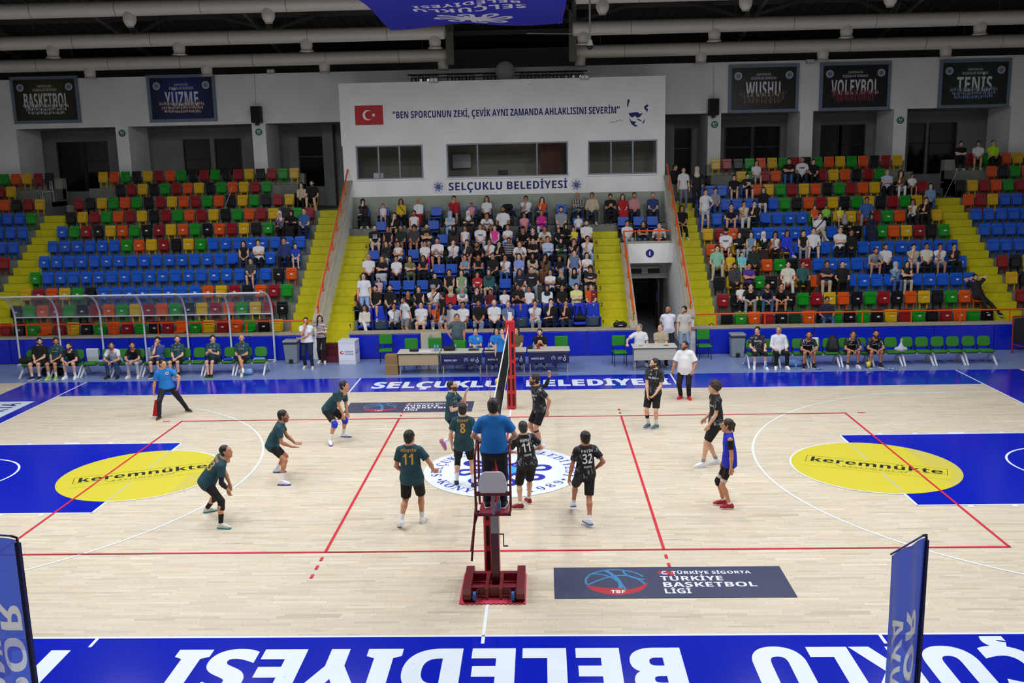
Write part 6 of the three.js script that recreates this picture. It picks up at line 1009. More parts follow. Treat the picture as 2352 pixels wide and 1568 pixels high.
// ------------------------------------------------------------------ team benches
const pillow = (w, h, r, d) => { const s = new THREE.Shape(), a = w / 2, b = h / 2; s.moveTo(-a + r, -b); s.lineTo(a - r, -b); s.quadraticCurveTo(a, -b, a, -b + r); s.lineTo(a * 0.97, b - r); s.quadraticCurveTo(a * 0.95, b, a - r * 1.2, b); s.lineTo(-a + r * 1.2, b); s.quadraticCurveTo(-a * 0.95, b, -a * 0.97, b - r); s.lineTo(-a, -b + r); s.quadraticCurveTo(-a, -b, -a + r, -b); return new THREE.ExtrudeGeometry(s, { depth: d, bevelSize: 0.015, bevelThickness: 0.015, bevelSegments: 2, curveSegments: 5 }); };
const BG = { back: pillow(0.38, 0.3, 0.09, 0.03), seat: pillow(0.41, 0.4, 0.1, 0.035).rotateX(-Math.PI / 2) };
function benchUnit(x, label, w) {
  const t = thing('bench_unit', label, 'bench', [x, 0, -10.5], 0, 'green two-seat bench units'), G = M(0x2c7a1c, 0.7), Wm = M(0xc9cdd4, 0.35);
  for (const s of [-1, 1]) {
    const b = BG.back; part(t, 'backrest', b, G, [s * w / 4, 0.7, -0.2], [-0.14, 0, 0]);
    const c = BG.seat; part(t, 'seat', c, G, [s * w / 4, 0.41, 0.04], [-0.05, 0, 0]); part(t, 'seat_shell', rbx(0.38, 0.02, 0.38, 0.008, 1), M(0x121316, 0.5), [s * w / 4, 0.395, 0.04]); part(t, 'back_bracket', merge([bx(-0.2, -0.17, 0.38, 0.62, -0.22, -0.18), bx(0.17, 0.2, 0.38, 0.62, -0.22, -0.18)]), M(0x121316, 0.5), [s * w / 4, 0, 0]);
    part(t, 'leg', merge([beam([s * (w / 2 - 0.06), 0.38, 0.0], [s * (w / 2 - 0.04), 0.0, 0.42], 0.05, 0.05), beam([s * (w / 2 - 0.06), 0.38, -0.04], [s * (w / 2 - 0.04), 0.0, -0.36], 0.05, 0.05)]), Wm);
  }
  part(t, 'beam', bx(-w / 2 + 0.04, w / 2 - 0.04, 0.33, 0.385, -0.05, 0.03), Wm);
}
for (let i = 0; i < 8; i++) benchUnit(-16.13 + i * 1.044, `green two-seat bench unit under shelter, ${ORD[i + 1]} from left`, 1.03);
for (let i = 0; i < 8; i++) benchUnit(8.1 + i * 1.006, `green two-seat bench unit on right side, ${ORD[i + 1]} from left`, 0.995);
const lift = (o, d) => { const r = { ...o }; for (const k of ['pelvis', 'neck', 'handL', 'handR']) r[k] = [r[k][0], r[k][1] + d, r[k][2]]; return r; };
const seated = (label, x, z, p, w, extra = {}, y = 0, turn = 0) => { const r = person(label, [x, z, y], { ...lift({ ...sitBase, ...SIT[p].o }, 0.07), ...extra }, w, Q2); r.root.rotation.y = turn; return r; };
const BZ = -10.42;
seated('bench player in black tee and shorts, leftmost under the shelter', -16.0, BZ, 'A', { top: 0x070709, legs: 'shorts', bottom: 0x070709, hair: 'short', beard: 2, skin: 0, shoe: 0x1a1a20, loose: 0.03, sock: { color: 0xd8d8dc, from: 1.7 } }, { build: 1.15, headFace: 40 });
seated('bench player in green jersey holding white papers', -15.43, BZ, 'A', { print: greenKit('7', ''), legs: 'shorts', bottom: 0x070709, hair: 'short', beard: 1, skin: 1, shoe: 0x8ac43a, sock: { color: 0xd8d8dc, from: 1.6 } }, { headFace: 30 });
seated('bench player in dark tee leaning forward on the shelter bench', -14.83, BZ, 'D', { top: 0x14181c, legs: 'shorts', bottom: 0x070709, hair: 'short', hairColor: HAIRC.brown, beard: 2, skin: 0, shoe: SH.white, sock: { color: 0xd8d8dc, from: 1.66 } }, { headFace: 12 });
seated('person in white tee and jeans on the shelter bench', -13.4, BZ, 'D', { top: 0xd2d2d6, bottom: 0x2c4468, hair: 'short', skin: 1, beard: 1, shoe: 0x16161a, sole: 0x222226 }, { headFace: 30 });
seated('person in black tee and pale trousers on shelter bench', -12.7, BZ, 'D', { top: 0x070709, bottom: 0xa8a8aa, hair: 'short', skin: 1, beard: 1, shoe: 0xd2cec4 }, { headFace: 28, H: 1.72 });
seated('bench player in blue tee and black bib, hand at chin', -11.95, BZ, 'C', { top: 0x2c4a8c, legs: 'shorts', bottom: 0x070709, hair: 'short', skin: 0, beard: 1, shoe: 0x18203c, sock: { color: 0x14161c, from: 1.7 } }, { headFace: 18 });
seated('bench player in green jersey with hands between the knees', -11.3, BZ, 'A', { print: greenKit('14', ''), legs: 'shorts', bottom: 0x070709, hair: 'crop', hairColor: 0x55402c, skin: 0, beard: 1, shoe: 0x18203c, sock: { color: 0x14161c, from: 1.75 } }, { headFace: 25 });
seated('bench player in green jersey clapping hands', -10.1, BZ, 'G', { print: greenKit('12', ''), legs: 'shorts', bottom: 0x070709, hair: 'short', skin: 0, shoe: 0x222420, sole: 0x9ac83a }, { headFace: 25, headPitch: 0, footL: [0.06, 0, 0.5], footR: [-0.05, 0, 0.48] });
seated('bench player in green jersey with crossed legs, rightmost under shelter', -9.12, BZ, 'F', { print: greenKit('3', ''), legs: 'shorts', bottom: 0x070709, hair: 'bald', skin: 1, beard: 1, shoe: SH.white }, { headFace: 18 });
seated('bench player in black number 7 jersey with knee pads', 7.97, BZ, 'E', { print: blackKit('7', ''), legs: 'shorts', bottom: 0x070709, hair: 'short', skin: 0, shoe: SH.white, sock: { color: 0xe2e2e6, from: 1.55 }, bands: [['knee_pad', 'leg', 'R', 0.86, 1.18, 0.018, 0x101118], ['knee_pad', 'leg', 'L', 0.86, 1.18, 0.018, 0x101118]] }, { headFace: -30 });
seated('person in white shirt and black trousers on right bench', 8.66, BZ, 'E', { top: 0xd6d6da, sleeve: 1.5, bottom: 0x070709, hair: 'crop', hairColor: HAIRC.grey, skin: 1, shoe: SH.white }, { build: 1.1, headFace: -22 });
seated('bench player in black jersey beside the white towel', 9.55, BZ, 'D', { print: blackKit('8', ''), legs: 'shorts', bottom: 0x070709, hair: 'crop', skin: 2, beard: 1, shoe: 0x16161c, sock: { color: 0x121318, from: 1.75 } }, { headFace: -15 });
seated('bench player in black jersey beside the black backpack', 10.96, BZ, 'D', { print: blackKit('15', ''), legs: 'shorts', bottom: 0x070709, hair: 'short', skin: 2, shoe: 0xc8cad0, sock: { color: 0x121318, from: 1.78 } }, { headFace: -10 });
seated('bench player in black jersey above the floor volleyball', 11.69, BZ, 'D', { print: blackKit('9', ''), legs: 'shorts', bottom: 0x070709, hair: 'crop', skin: 2, beard: 2, shoe: 0x16161c, sock: { color: 0x121318, from: 1.78 } }, { headFace: -10 });
// officials behind the tables
seated('official in light blue shirt behind the scorers table', -1.34, -11.0, 'A', { print: refKit, bottom: 0x10142a, collar: 0x12152c, hair: 'short', skin: 0 }, { headFace: 6, handL: [0.05, 0.78, 0.3], handR: [-0.05, 0.78, 0.3] }, 0.03);
seated('official in light blue shirt with long hair behind table', -0.62, -11.0, 'A', { print: refKit, bottom: 0x10142a, collar: 0x12152c, hair: 'long', skin: 0 }, { headFace: -6, H: 1.66, handL: [0.12, 0.76, 0.3], handR: [-0.12, 0.76, 0.3] }, 0.03);
seated('person in olive shirt with long hair behind net post', 0.06, -11.0, 'A', { top: 0x5c5438, bottom: 0x15151a, hair: 'long', hairColor: HAIRC.brown, skin: 0 }, { headFace: -20, H: 1.7 }, 0.03);
seated('person in black tee with folded hands at rightmost scorers table', 0.83, -11.0, 'G', { top: 0x070709, bottom: 0x15151a, hair: 'crop', skin: 0, beard: 2 }, { headFace: -4, headPitch: 6, neck: [0, 0.98, 0.06] }, 0.03);
seated('person in white polo sitting at the small right table', 4.17, -10.95, 'E', { top: 0xd4d6da, bottom: 0x2f4a78, hair: 'short', hairColor: HAIRC.grey, skin: 0, shoe: 0xb8bac0 }, { headFace: -35, build: 1.08, handR: [-0.45, 0.72, 0.3], elbR: [-1, -0.5, 0] }, 0.06);
seated('person in beige shirt sitting at the small right table', 4.88, -10.95, 'A', { top: 0xa89c80, bottom: 0x17181c, hair: 'crop', hairColor: HAIRC.grey, skin: 0, shoe: 0x16161a }, { headFace: -42, build: 1.08 }, 0.04);
// bystanders
const standBase = { H: 1.78, pelvis: [0, 0.95, 0], neck: [0, 1.48, 0], footL: [0.12, 0, 0.02], footR: [-0.12, 0, 0], handL: [0.24, 0.82, 0.06], handR: [-0.24, 0.82, 0.06], elbL: [1, 0, -0.4], elbR: [-1, 0, -0.4] };
const standing = (label, x, z, y, extra, w, turn = 0, q = Q2) => { const r = person(label, [x, z, y], { ...standBase, ...extra }, w, q); r.root.rotation.y = turn; return r; };
const chinHand = { handR: [-0.02, 1.44, 0.16], fingersR: [0.1, 1, 0], palmR: [0, 0, -1], handL: [-0.16, 1.08, 0.22], fingersL: [-1, 0, 0], palmL: [0, 1, 0], elbR: [-0.4, -1, 0.3], elbL: [0.6, -1, 0] };
standing('person in white polo with hand at mouth near the bin', -7.1, -11.15, 0, { ...chinHand, H: 1.8, build: 1.08, headFace: 8, footL: [0.16, 0, 0.1], footR: [-0.12, 0, -0.05] }, { top: 0xdadade, bottom: 0x18213a, hair: 'crop', skin: 1, beard: 1, shoe: 0xc8c4ba, sole: 0xe0dcd2, hem: 0.04 });
standing('person in striped tee with long hair near red steps', -6.82, -12.05, 0, { H: 1.72, build: 0.86, pelvis: [0, 0.92, 0], neck: [-0.02, 1.42, 0], handR: [-0.35, 1.28, 0.1], handL: [-0.02, 1.12, 0.18], fingersL: [-1, 0, 0], headFace: 20, footL: [0.1, 0, 0.1], footR: [-0.1, 0, -0.02] }, { print: stripeTee, bottom: 0x0f0f13, hair: 'long', skin: 0, shoe: SH.white, hem: 0.02 });
standing('person in grey green tee with hands on hips behind tables', -1.99, -11.45, 0, { H: 1.78, build: 1.1, belly: 0.03, handR: [-0.24, 0.98, 0.02], handL: [0.24, 0.86, 0.06], elbR: [-1, 0.1, -0.5], headFace: 10 }, { top: 0x4a5c62, bottom: 0x1a1c20, hair: 'short', hairColor: 0x4a4038, skin: 1, hem: 0.12 });
standing('person in white v-neck tee at tunnel mouth, hands behind', 5.3, -12.35, 0, { H: 1.78, build: 1.15, belly: 0.03, handL: [0.1, 0.95, -0.18], handR: [-0.1, 0.95, -0.18], elbL: [1, 0.2, -0.4], elbR: [-1, 0.2, -0.4], headFace: -35 }, { top: 0xdcdce2, bottom: 0x14182a, hair: 'bald', skin: 2, beard: 1, shoe: 0x1a1a1e, hem: 0.12 });
standing('person in cream tee and pale jeans at tunnel mouth', 5.85, -12.3, 0, { H: 1.82, build: 0.95, headFace: -40, handL: [0.22, 0.84, 0.02] }, { top: 0xc4bfb4, bottom: 0x7c94b0, hair: 'short', skin: 0, beard: 1, shoe: 0xd6d6da, hem: 0.14 });
standing('person in white shirt standing at left edge of central stand', -5.6, ZROW(2) + 0.25, FLOORC(2), { H: 1.76, build: 1.02, headFace: 4 }, { top: 0xd4d6da, bottom: 0x88aad4, hair: 'long', hairColor: HAIRC.brown, skin: 0, shoe: 0xd0d0d4, hem: 0.06 }, 0, Q3);
standing('person in white tee and grey shorts walking along front row', -3.95, ZROW(1) + 0.38, FLOOR(1) - 0.02, { H: 1.56, build: 1.05, headFace: -60, face: -50, shortLen: 0.85, footL: [0.1, 0, 0.18], footR: [-0.1, 0, -0.1], handL: [0.2, 0.74, 0.1], pelvis: [0, 0.82, 0], neck: [-0.04, 1.28, 0.04], handR: [-0.2, 0.76, -0.05] }, { top: 0xcfd0d4, legs: 'shorts', bottom: 0x74767a, hair: 'short', skin: 1, beard: 1, shoe: 0x26262a, hem: 0.1 }, 0, Q3);
standing('person in black tee and pale shorts walking along front row', -2.62, ZROW(1) + 0.4, FLOOR(1), { H: 1.7, build: 0.84, face: -70, headFace: -85, shortLen: 0.75, pelvis: [0, 0.9, 0], neck: [0, 1.4, 0], handL: [0.0, 0.78, 0.2], handR: [0, 0.8, -0.2], footL: [0.0, 0, 0.08], footR: [0, 0, -0.08] }, { top: 0x070709, legs: 'shorts', bottom: 0xa8c0d4, hair: 'short', skin: 2, shoe: 0x26262a, hem: 0.1 }, 0, Q3);
standing('person in black jacket leaning at the top of right stairs', 6.5, -19.7, 4.98, { H: 1.62, pelvis: [0, 0.86, 0], neck: [0, 1.34, 0], headFace: 30 }, { top: 0x121214, sleeve: 1.5, bottom: 0x7e7a70, hair: 'short', skin: 1 }, 0.3, Q3);
standing('person in white shirt and grey cargo trousers on right stairs', 6.76, -19.0, 4.706, { H: 1.74, build: 0.9, headFace: -5 }, { top: 0xc8cace, bottom: 0x6a6f7a, hair: 'bun', skin: 0, shoe: 0xc8c8cc, hem: 0.1 }, 0, Q3);
standing('person in cream headscarf and black top, hands on hips', 7.3, -18.98, 4.706, { H: 1.74, build: 0.98, handL: [0.24, 1.02, 0.02], handR: [-0.24, 1.02, 0.02], elbL: [1, 0.3, -0.2], elbR: [-1, 0.3, -0.2], headFace: -8 }, { top: 0x141519, sleeve: 1.5, bottom: 0x0f0f12, hair: 'hijab', hairColor: 0xc2bba8, skin: 3, shoe: 0xc8c8cc, hem: 0.16 }, 0, Q3);
standing('person in white tee and pale shorts standing beside blue seats', 7.5, ZROW(7) + 0.2, FLOOR(7), { H: 1.72, build: 0.9, pelvis: [0, 0.92, 0], neck: [0, 1.42, 0], handL: [0.16, 0.96, 0.12], handR: [-0.22, 0.78, 0.04], headFace: 4, shortLen: 0.5 }, { top: 0xcaccd0, legs: 'shorts', bottom: 0x98a8bc, hair: 'bun', skin: 0, shoe: 0x9fb4c8, hem: 0.12 }, 0, Q3);
seated('person in black outfit sitting on the right stand stairs', 6.6, -18.25, 'A', { top: 0x070709, bottom: 0x070709, hair: 'long', skin: 1, shoe: 0xd2d2d6 }, { footL: [0.12, 0, 0.74], footR: [-0.12, 0, 0.74] }, 3.62, 0);
seated('person in black tee reclining with arms behind head', 16.72, ZROW(2) + 0.12, 'A', { top: 0x121418, bottom: 0x0f1014, hair: 'short', skin: 0, beard: 2, shoe: 0x16161a }, { neck: [-0.1, 1.0, -0.14], handL: [0.04, 1.14, -0.16], handR: [-0.24, 1.14, -0.16], elbL: [1, 0.4, 0.2], elbR: [-1, 0.4, 0.2], fingersL: [-1, 0.2, -0.3], fingersR: [1, 0.2, -0.3], palmL: [0, 0, 1], palmR: [0, 0, 1], footL: [0.55, -0.15, 0.5], footR: [0.05, 0, 0.55] }, FLOOR(2), 0);
// ------------------------------------------------------------------ shelter over the left bench
{
  const t = thing('bench_shelter', 'curved clear shelter with white frame over left bench', 'shelter', [0, 0, 0]), Wm = M(0xc6ccd4, 0.35), xs = [-17.85, -16.31, -14.77, -13.23, -11.69, -10.15, -8.61];
  const prof = [[-12.42, 0], [-12.42, 1.72], [-12.36, 2.0], [-12.2, 2.28], [-11.95, 2.47], [-11.6, 2.58], [-11.2, 2.62]];
  const pc = new THREE.MeshPhysicalMaterial({ color: 0xf0f4f8, roughness: 0.05, transmission: 0.96, thickness: 0, ior: 1.4 });
  xs.forEach((x) => part(t, 'arch', tube(prof.map(([z, y]) => [x, y, z]), 0.036, 30, 8), Wm)); xs.forEach((x) => part(t, 'foot', rbx(0.1, 0.05, 0.2, 0.01, 1, x, 0.025, -12.36), Wm));
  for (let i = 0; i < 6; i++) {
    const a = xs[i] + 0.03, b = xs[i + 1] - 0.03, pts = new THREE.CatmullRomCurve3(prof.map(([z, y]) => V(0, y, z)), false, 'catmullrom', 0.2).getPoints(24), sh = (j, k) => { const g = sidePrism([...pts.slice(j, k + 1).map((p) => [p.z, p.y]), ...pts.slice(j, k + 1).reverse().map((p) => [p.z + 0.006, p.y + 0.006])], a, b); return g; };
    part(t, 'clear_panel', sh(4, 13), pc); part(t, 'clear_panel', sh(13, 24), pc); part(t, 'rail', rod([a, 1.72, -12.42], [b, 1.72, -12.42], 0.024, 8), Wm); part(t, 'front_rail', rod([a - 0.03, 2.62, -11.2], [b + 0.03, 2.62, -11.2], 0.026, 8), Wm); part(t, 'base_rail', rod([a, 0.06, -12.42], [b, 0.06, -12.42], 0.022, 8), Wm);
    part(t, 'pale_strip', rbx(0.95, 0.006, 0.14, 0.002, 1, (a + b) / 2, 2.575, -11.75), M(0xc9d0d8, 0.6), [0, 0, 0]).rotation.x = 0;  // thin plain pale strip lying on the curved top of each bay
  }
}
// ------------------------------------------------------------------ scorers tables
const konyaTex = canvas(1024, 256, (c) => { c.fillStyle = '#141a48'; c.fillRect(0, 0, 1024, 256); c.fillStyle = '#d8dce8'; fit(c, 'KONYA 2021', 70, 118, 330, 42); c.strokeStyle = '#d8dce8'; c.lineWidth = 7; c.beginPath(); c.arc(628, 135, 46, 2.2, 7.2); c.stroke(); c.lineWidth = 5; c.beginPath(); c.arc(628, 128, 16, 0, 7); c.stroke(); c.font = 'bold 40px sans-serif'; fit(c, 'KONYA', 742, 104, 110, 24); fit(c, '2021', 742, 140, 90, 24); c.lineWidth = 12; c.beginPath(); c.arc(912, 160, 30, 0, 7); c.stroke(); c.beginPath(); c.arc(900, 104, 26, -1.4, 1.6); c.stroke(); });
function table(label, x0, x1, z, h, front, top = 0xc8c2b0, skirtTex) {
  const w = x1 - x0, t = thing('table', label, 'table', [(x0 + x1) / 2, 0, z]); part(t, 'tabletop', rbx(w, 0.03, 0.72, 0.008, 1, 0, h - 0.015, 0), M(top, 0.4)); part(t, 'edge_band', bx(-w / 2, w / 2, h - 0.05, h - 0.03, 0.33, 0.358), M(0x22242a, 0.5));
  for (const [sx, sz] of [[-1, 1], [1, 1], [-1, -1], [1, -1]]) part(t, 'leg', rod([sx * (w / 2 - 0.08), 0, sz * 0.29], [sx * (w / 2 - 0.08), h - 0.03, sz * 0.29], 0.022, 8), MT.steel);
  part(t, 'front_panel', rbx(w - 0.08, front === 'wood' ? 0.36 : 0.38, 0.02, 0.005, 1, 0, h - 0.24, 0.325), front === 'wood' ? M(0xb09a72, 0.55) : M(0xb8b4a4, 0.55));
  if (skirtTex) { const g = new THREE.PlaneGeometry(w - 0.06, 0.36); part(t, 'printed_skirt', g, print(skirtTex, 0.6), [0, h - 0.25, 0.342]); }
  return t;
}
table('plain wooden table left of the KONYA banner tables', -3.84, -2.46, -10.2, 0.74, 'wood'); table('scorers table with KONYA banner, first from left', -2.42, -1.05, -10.2, 0.74, 'b', 0xc8c2b0, konyaTex); table('scorers table with KONYA banner behind the second referee', -1.0, 0.38, -10.2, 0.75, 'b', 0xc8c2b0, konyaTex); table('scorers table with KONYA banner, rightmost', 0.42, 1.8, -10.2, 0.76, 'b', 0xc8c2b0, konyaTex); table('small pale table where two people sit', 3.84, 5.28, -10.25, 0.8, 'pale', 0xc6c3b6);
function greenChair(label, x, z, turn, arms) {
  const t = thing('meeting_chair', label, 'chair', [x, 0, z], turn), G = M(0x22821e, 0.8), K = M(0x121316, 0.5); part(t, 'seat', rbx(0.46, 0.07, 0.44, 0.03, 2, 0, 0.45, 0), G); part(t, 'backrest', rbx(0.45, 0.36, 0.06, 0.03, 2, 0, 0.8, -0.22), G);
  for (const s of [-1, 1]) { part(t, 'leg', rod([s * 0.2, 0, 0.2], [s * 0.2, 0.43, 0.17], 0.014, 6), K); part(t, 'leg', rod([s * 0.2, 0, -0.24], [s * 0.2, 0.95, -0.25], 0.014, 6), K); if (arms) part(t, 'armrest', merge([rod([s * 0.25, 0.66, -0.24], [s * 0.25, 0.66, 0.14], 0.016, 6), rod([s * 0.25, 0.66, 0.14], [s * 0.23, 0.44, 0.17], 0.013, 6)]), K); }
}
greenChair('green chair with armrests left of the tables', -4.55, -11.9, 0.12, true); greenChair('green chair behind the plain wooden table', -3.55, -11.0, 0, false); greenChair('green chair between plain table and cabinet', -2.75, -11.05, 0, false); greenChair('green chair in front of the grey green tee person', -1.85, -10.95, Math.PI, false); greenChair('green chair behind the rightmost scorers table', 1.55, -11.0, 0, false); greenChair('green chair left of the small pale table', 3.5, -10.95, 0.1, true); greenChair('green chair between tunnel and right bin', 6.48, -11.85, 0.05, true);
// bins
for (const [x, z, l] of [[-7.92, -12.15, 'left'], [7.65, -12.1, 'right']]) { const t = thing('waste_bin', `grey plastic waste bin on the ${l} by blue padding`, 'bin', [x, 0, z]); const g = rbx(0.5, 0.72, 0.42, 0.03, 1, 0, 0.36, 0), p = g.attributes.position; for (let i = 0; i < p.count; i++) { const k = 0.82 + 0.18 * p.getY(i) / 0.72; p.setX(i, p.getX(i) * k); p.setZ(i, p.getZ(i) * k); } part(t, 'body', g, M(0x7c858c, 0.5)); part(t, 'rim', rbx(0.54, 0.07, 0.46, 0.02, 1, 0, 0.73, 0), M(0x2a2e32, 0.5)); part(t, 'lid', rbx(0.53, 0.08, 0.45, 0.035, 2, 0, 0.79, 0), M(0x8a9298, 0.5)); part(t, 'pedal', rbx(0.14, 0.16, 0.05, 0.02, 1, 0, 0.08, 0.18), M(0x121416, 0.6)); }
{
  const t = thing('cube_stand', 'white cube with sponsor lettering near red steps', 'stand', [-5.85, 0, -11.95], -0.05), tex = canvas(512, 512, (c) => { c.fillStyle = '#dfe2ea'; c.fillRect(0, 0, 512, 512); c.fillStyle = '#c02a38'; c.beginPath(); c.ellipse(96, 270, 62, 54, 0, 0, 7); c.fill(); c.fillStyle = '#dfe2ea'; c.beginPath(); c.ellipse(112, 262, 34, 26, 0, 0, 7); c.fill(); c.fillStyle = '#1f2550'; fit(c, 'TÜRKİYE', 176, 210, 290, 52); fit(c, 'SİGORTA', 176, 288, 290, 52); });
  part(t, 'box', rbx(0.6, 0.84, 0.6, 0.012, 1, 0, 0.42, 0), M(0xd2d5dc, 0.5)); part(t, 'front_print', new THREE.PlaneGeometry(0.56, 0.56), print(tex, 0.5), [0, 0.44, 0.3025]); part(t, 'side_print', new THREE.PlaneGeometry(0.56, 0.56), print(tex, 0.5), [0.3025, 0.44, 0], [0, Math.PI / 2, 0]);
}
{ const t = thing('cardboard_box', 'brown cardboard box leaning beside the plain table', 'box', [-4.05, 0, -10.1]); part(t, 'carton', rbx(0.42, 0.66, 0.34, 0.008, 1, 0, 0.33, 0), M(0x8d7048, 0.85)); part(t, 'tape', bx(-0.211, 0.211, 0.3, 0.35, -0.171, 0.172), M(0x9c8258, 0.5)); }
{ const t = thing('wall_cupboard', 'pale two-door cupboard set between the blue pads', 'cupboard', [-3.03, 0, -12.6]); part(t, 'body', rbx(0.74, 0.93, 0.16, 0.01, 1, 0, 0.47, 0), M(0xb4ac98, 0.6)); for (const s of [-1, 1]) { const d = part(t, 'door', rbx(0.35, 0.88, 0.02, 0.006, 1, s * 0.182, 0.47, 0.09), M(0xbab29e, 0.55)); part(d, 'handle', rod([s * 0.04, 0.66, 0.115], [s * 0.04, 0.84, 0.115], 0.009, 6), MT.steel); } }
// bottles, bags and small things
let bottleProto = null;
function bottle(label, x, y, z, lying) {
  if (!bottleProto) { bottleProto = new THREE.Group(); part(bottleProto, 'bottle', new THREE.LatheGeometry([[0, 0], [0.033, 0.003], [0.034, 0.15], [0.03, 0.18], [0.014, 0.215], [0.014, 0.225]].map((p) => new THREE.Vector2(...p)), 12), M(0xbcd4e8, 0.1, { transmission: 0.6, thickness: 0 })); part(bottleProto, 'cap', rod([0, 0.22, 0], [0, 0.245, 0], 0.016, 8), M(0x1c6fd0, 0.4)); part(bottleProto, 'wrapper', new THREE.CylinderGeometry(0.0345, 0.0345, 0.06, 12, 1, true), M(0x3a7fc8, 0.5), [0, 0.1, 0]); }
  const b = bottleProto.clone(); b.name = numbered('water_bottle'); scene.add(b); b.position.set(x, y, z); if (lying) { b.rotation.set(0, lying, Math.PI / 2); b.position.y += 0.034; } b.userData = { label, category: 'bottle', group: 'small water bottles' };
}
const bottles = [['water bottle standing on the plain wooden table, left one', -2.62, 0.74, -10.1], ['water bottle standing on the plain wooden table, right one', -2.53, 0.74, -10.12], ['water bottle on first KONYA table beside black bag', -1.95, 0.74, -10.2], ['water bottle on first KONYA table near the official', -1.25, 0.74, -10.15], ['water bottle on table left of second referee', -0.85, 0.75, -10.2], ['water bottle on rightmost scorers table near the red cup', 0.62, 0.76, -10.1], ['water bottle standing left of the right bench', 7.45, 0, -10.2], ['water bottle standing at the feet of number 7', 8.15, 0, -9.95], ['water bottle between white shirt person and next player', 9.1, 0, -9.9], ['water bottle on floor behind the leftmost bench player', -15.75, 0, -10.3], ['water bottle on floor beside the white towel seat', -14.35, 0, -10.1], ['left water bottle on ledge in front of central seats', -1.5, 0.98, -12.75], ['right water bottle on ledge in front of central seats', -1.3, 0.98, -12.75]];
for (const [l, x, y, z] of bottles) bottle(l, x, y, z); bottle('water bottle lying on blue floor before right bench', 8.62, 0.003, -9.45, 0.3); bottle('water bottle lying near the black socks player', 9.95, 0, -9.85, 0.1); bottle('crushed water bottle lying before the floor volleyball', 11.25, 0.003, -9.2, 0.8); bottle('water bottle lying right of the floor volleyball', 12.0, 0, -9.75, 2.2);
function blob(caps, h = 0.02, k = 0.06) { return netOf([{ caps: caps.map(([a, b, r, r2]) => cap(V(...a), V(...b), r, r2)), k }], h); }
const bag = (name, label, cat, caps, color, pos, extra) => { const t = thing(name, label, cat, pos); part(t, 'body', blob(caps), M(color, 0.75)); for (const [n, g, c] of extra ?? []) part(t, n, g, M(c, 0.7)); return t; };
bag('backpack', 'tall black backpack standing on the right bench', 'backpack', [[[-0.05, 0.12, 0], [0.02, 0.42, -0.08], 0.16, 0.12], [[0.1, 0.12, 0.05], [0.08, 0.35, 0], 0.12, 0.1]], 0x121418, [10.42, 0.46, -10.48], [['strap', tube([[-0.14, 0.36, 0.1], [-0.2, 0.2, 0.16], [-0.14, -0.05, 0.22]], 0.018, 16, 6), 0x0c0d10]]);
bag('sports_bag', 'black bag on the leftmost shelter bench seat', 'bag', [[[-0.12, 0.1, 0], [0.14, 0.12, 0], 0.11, 0.12]], 0x121317, [-16.5, 0.46, -10.4], [['handle', tube([[-0.1, 0.18, 0.02], [0, 0.34, 0.02], [0.12, 0.2, 0.02]], 0.014, 16, 6), 0x0c0c0f]]);
bag('kit_bag', 'large black kit bag under the leftmost bench player', 'bag', [[[-0.2, 0.14, 0], [0.3, 0.14, 0], 0.15, 0.14]], 0x0e0f13, [-15.75, 0, -10.6], [['handle', tube([[-0.1, 0.28, 0], [0.05, 0.36, 0], [0.2, 0.27, 0]], 0.014, 16, 6), 0x0c0c0f]]);
bag('duffel_bag', 'black bag with white letters at foot of numbered steps', 'bag', [[[-0.16, 0.1, 0], [0.16, 0.1, 0], 0.09, 0.09]], 0x0e0e11, [3.66, 0.98, -12.72], [['handle', tube([[-0.16, 0.14, 0.02], [-0.14, 0.26, 0.02], [-0.04, 0.2, 0.03], [0.12, 0.22, 0.03], [0.17, 0.14, 0.02]], 0.016, 20, 6), 0x0c0c0f], ['lettering', rbx(0.14, 0.03, 0.004, 0.001, 1, 0.02, 0.09, 0.094), 0xd0d0d4]]);
bag('plastic_bag', 'white printed plastic bag on the right bench', 'bag', [[[-0.14, 0.06, 0], [0.14, 0.06, 0.02], 0.07, 0.07], [[0, 0.06, 0], [0.02, 0.3, -0.04], 0.12, 0.015]], 0xb4b8c4, [12.62, 0.46, -10.42], [['knot', rod([0.02, 0.3, -0.04], [0.05, 0.38, -0.05], 0.02, 6, 0.04), 0xb4b8c4]]);
bag('drawstring_bag', 'blue patterned bag between two right bench players', 'bag', [[[0, 0.1, 0], [0.02, 0.26, 0], 0.12, 0.08]], 0x2a4aa0, [11.33, 0.42, -10.4], [['cord', tube([[-0.1, 0.2, 0.1], [-0.06, 0, 0.14], [0.06, -0.06, 0.14], [0.1, 0.15, 0.1]], 0.009, 16, 5), 0x16245c]]);
bag('rucksack', 'black bag on the rail ledge left of right stand', 'bag', [[[-0.3, 0.12, 0], [0.2, 0.1, 0], 0.14, 0.12]], 0x131417, [6.95, 0.66, -13.2], [['strap', tube([[-0.2, 0.22, 0.05], [0, 0.34, 0.05], [0.15, 0.2, 0.05]], 0.014, 16, 6), 0x0c0c0f]]);
bag('equipment_bag', 'black camera bag on the first KONYA table', 'bag', [[[-0.12, 0.08, 0], [0.12, 0.08, 0], 0.08, 0.08]], 0x131418, [-2.15, 0.74, -10.15], [['handle', tube([[-0.08, 0.14, 0], [0, 0.2, 0], [0.08, 0.14, 0]], 0.01, 12, 5), 0x0c0c0f]]);
bag('handbag', 'small black handbag on the plain wooden table', 'bag', [[[-0.12, 0.05, 0], [0.1, 0.05, 0], 0.05, 0.055]], 0x161a2a, [-3.3, 0.74, -10.1], [['zip', rbx(0.22, 0.008, 0.01, 0.003, 1, -0.01, 0.1, 0.0), 0x9a9ca0]]);
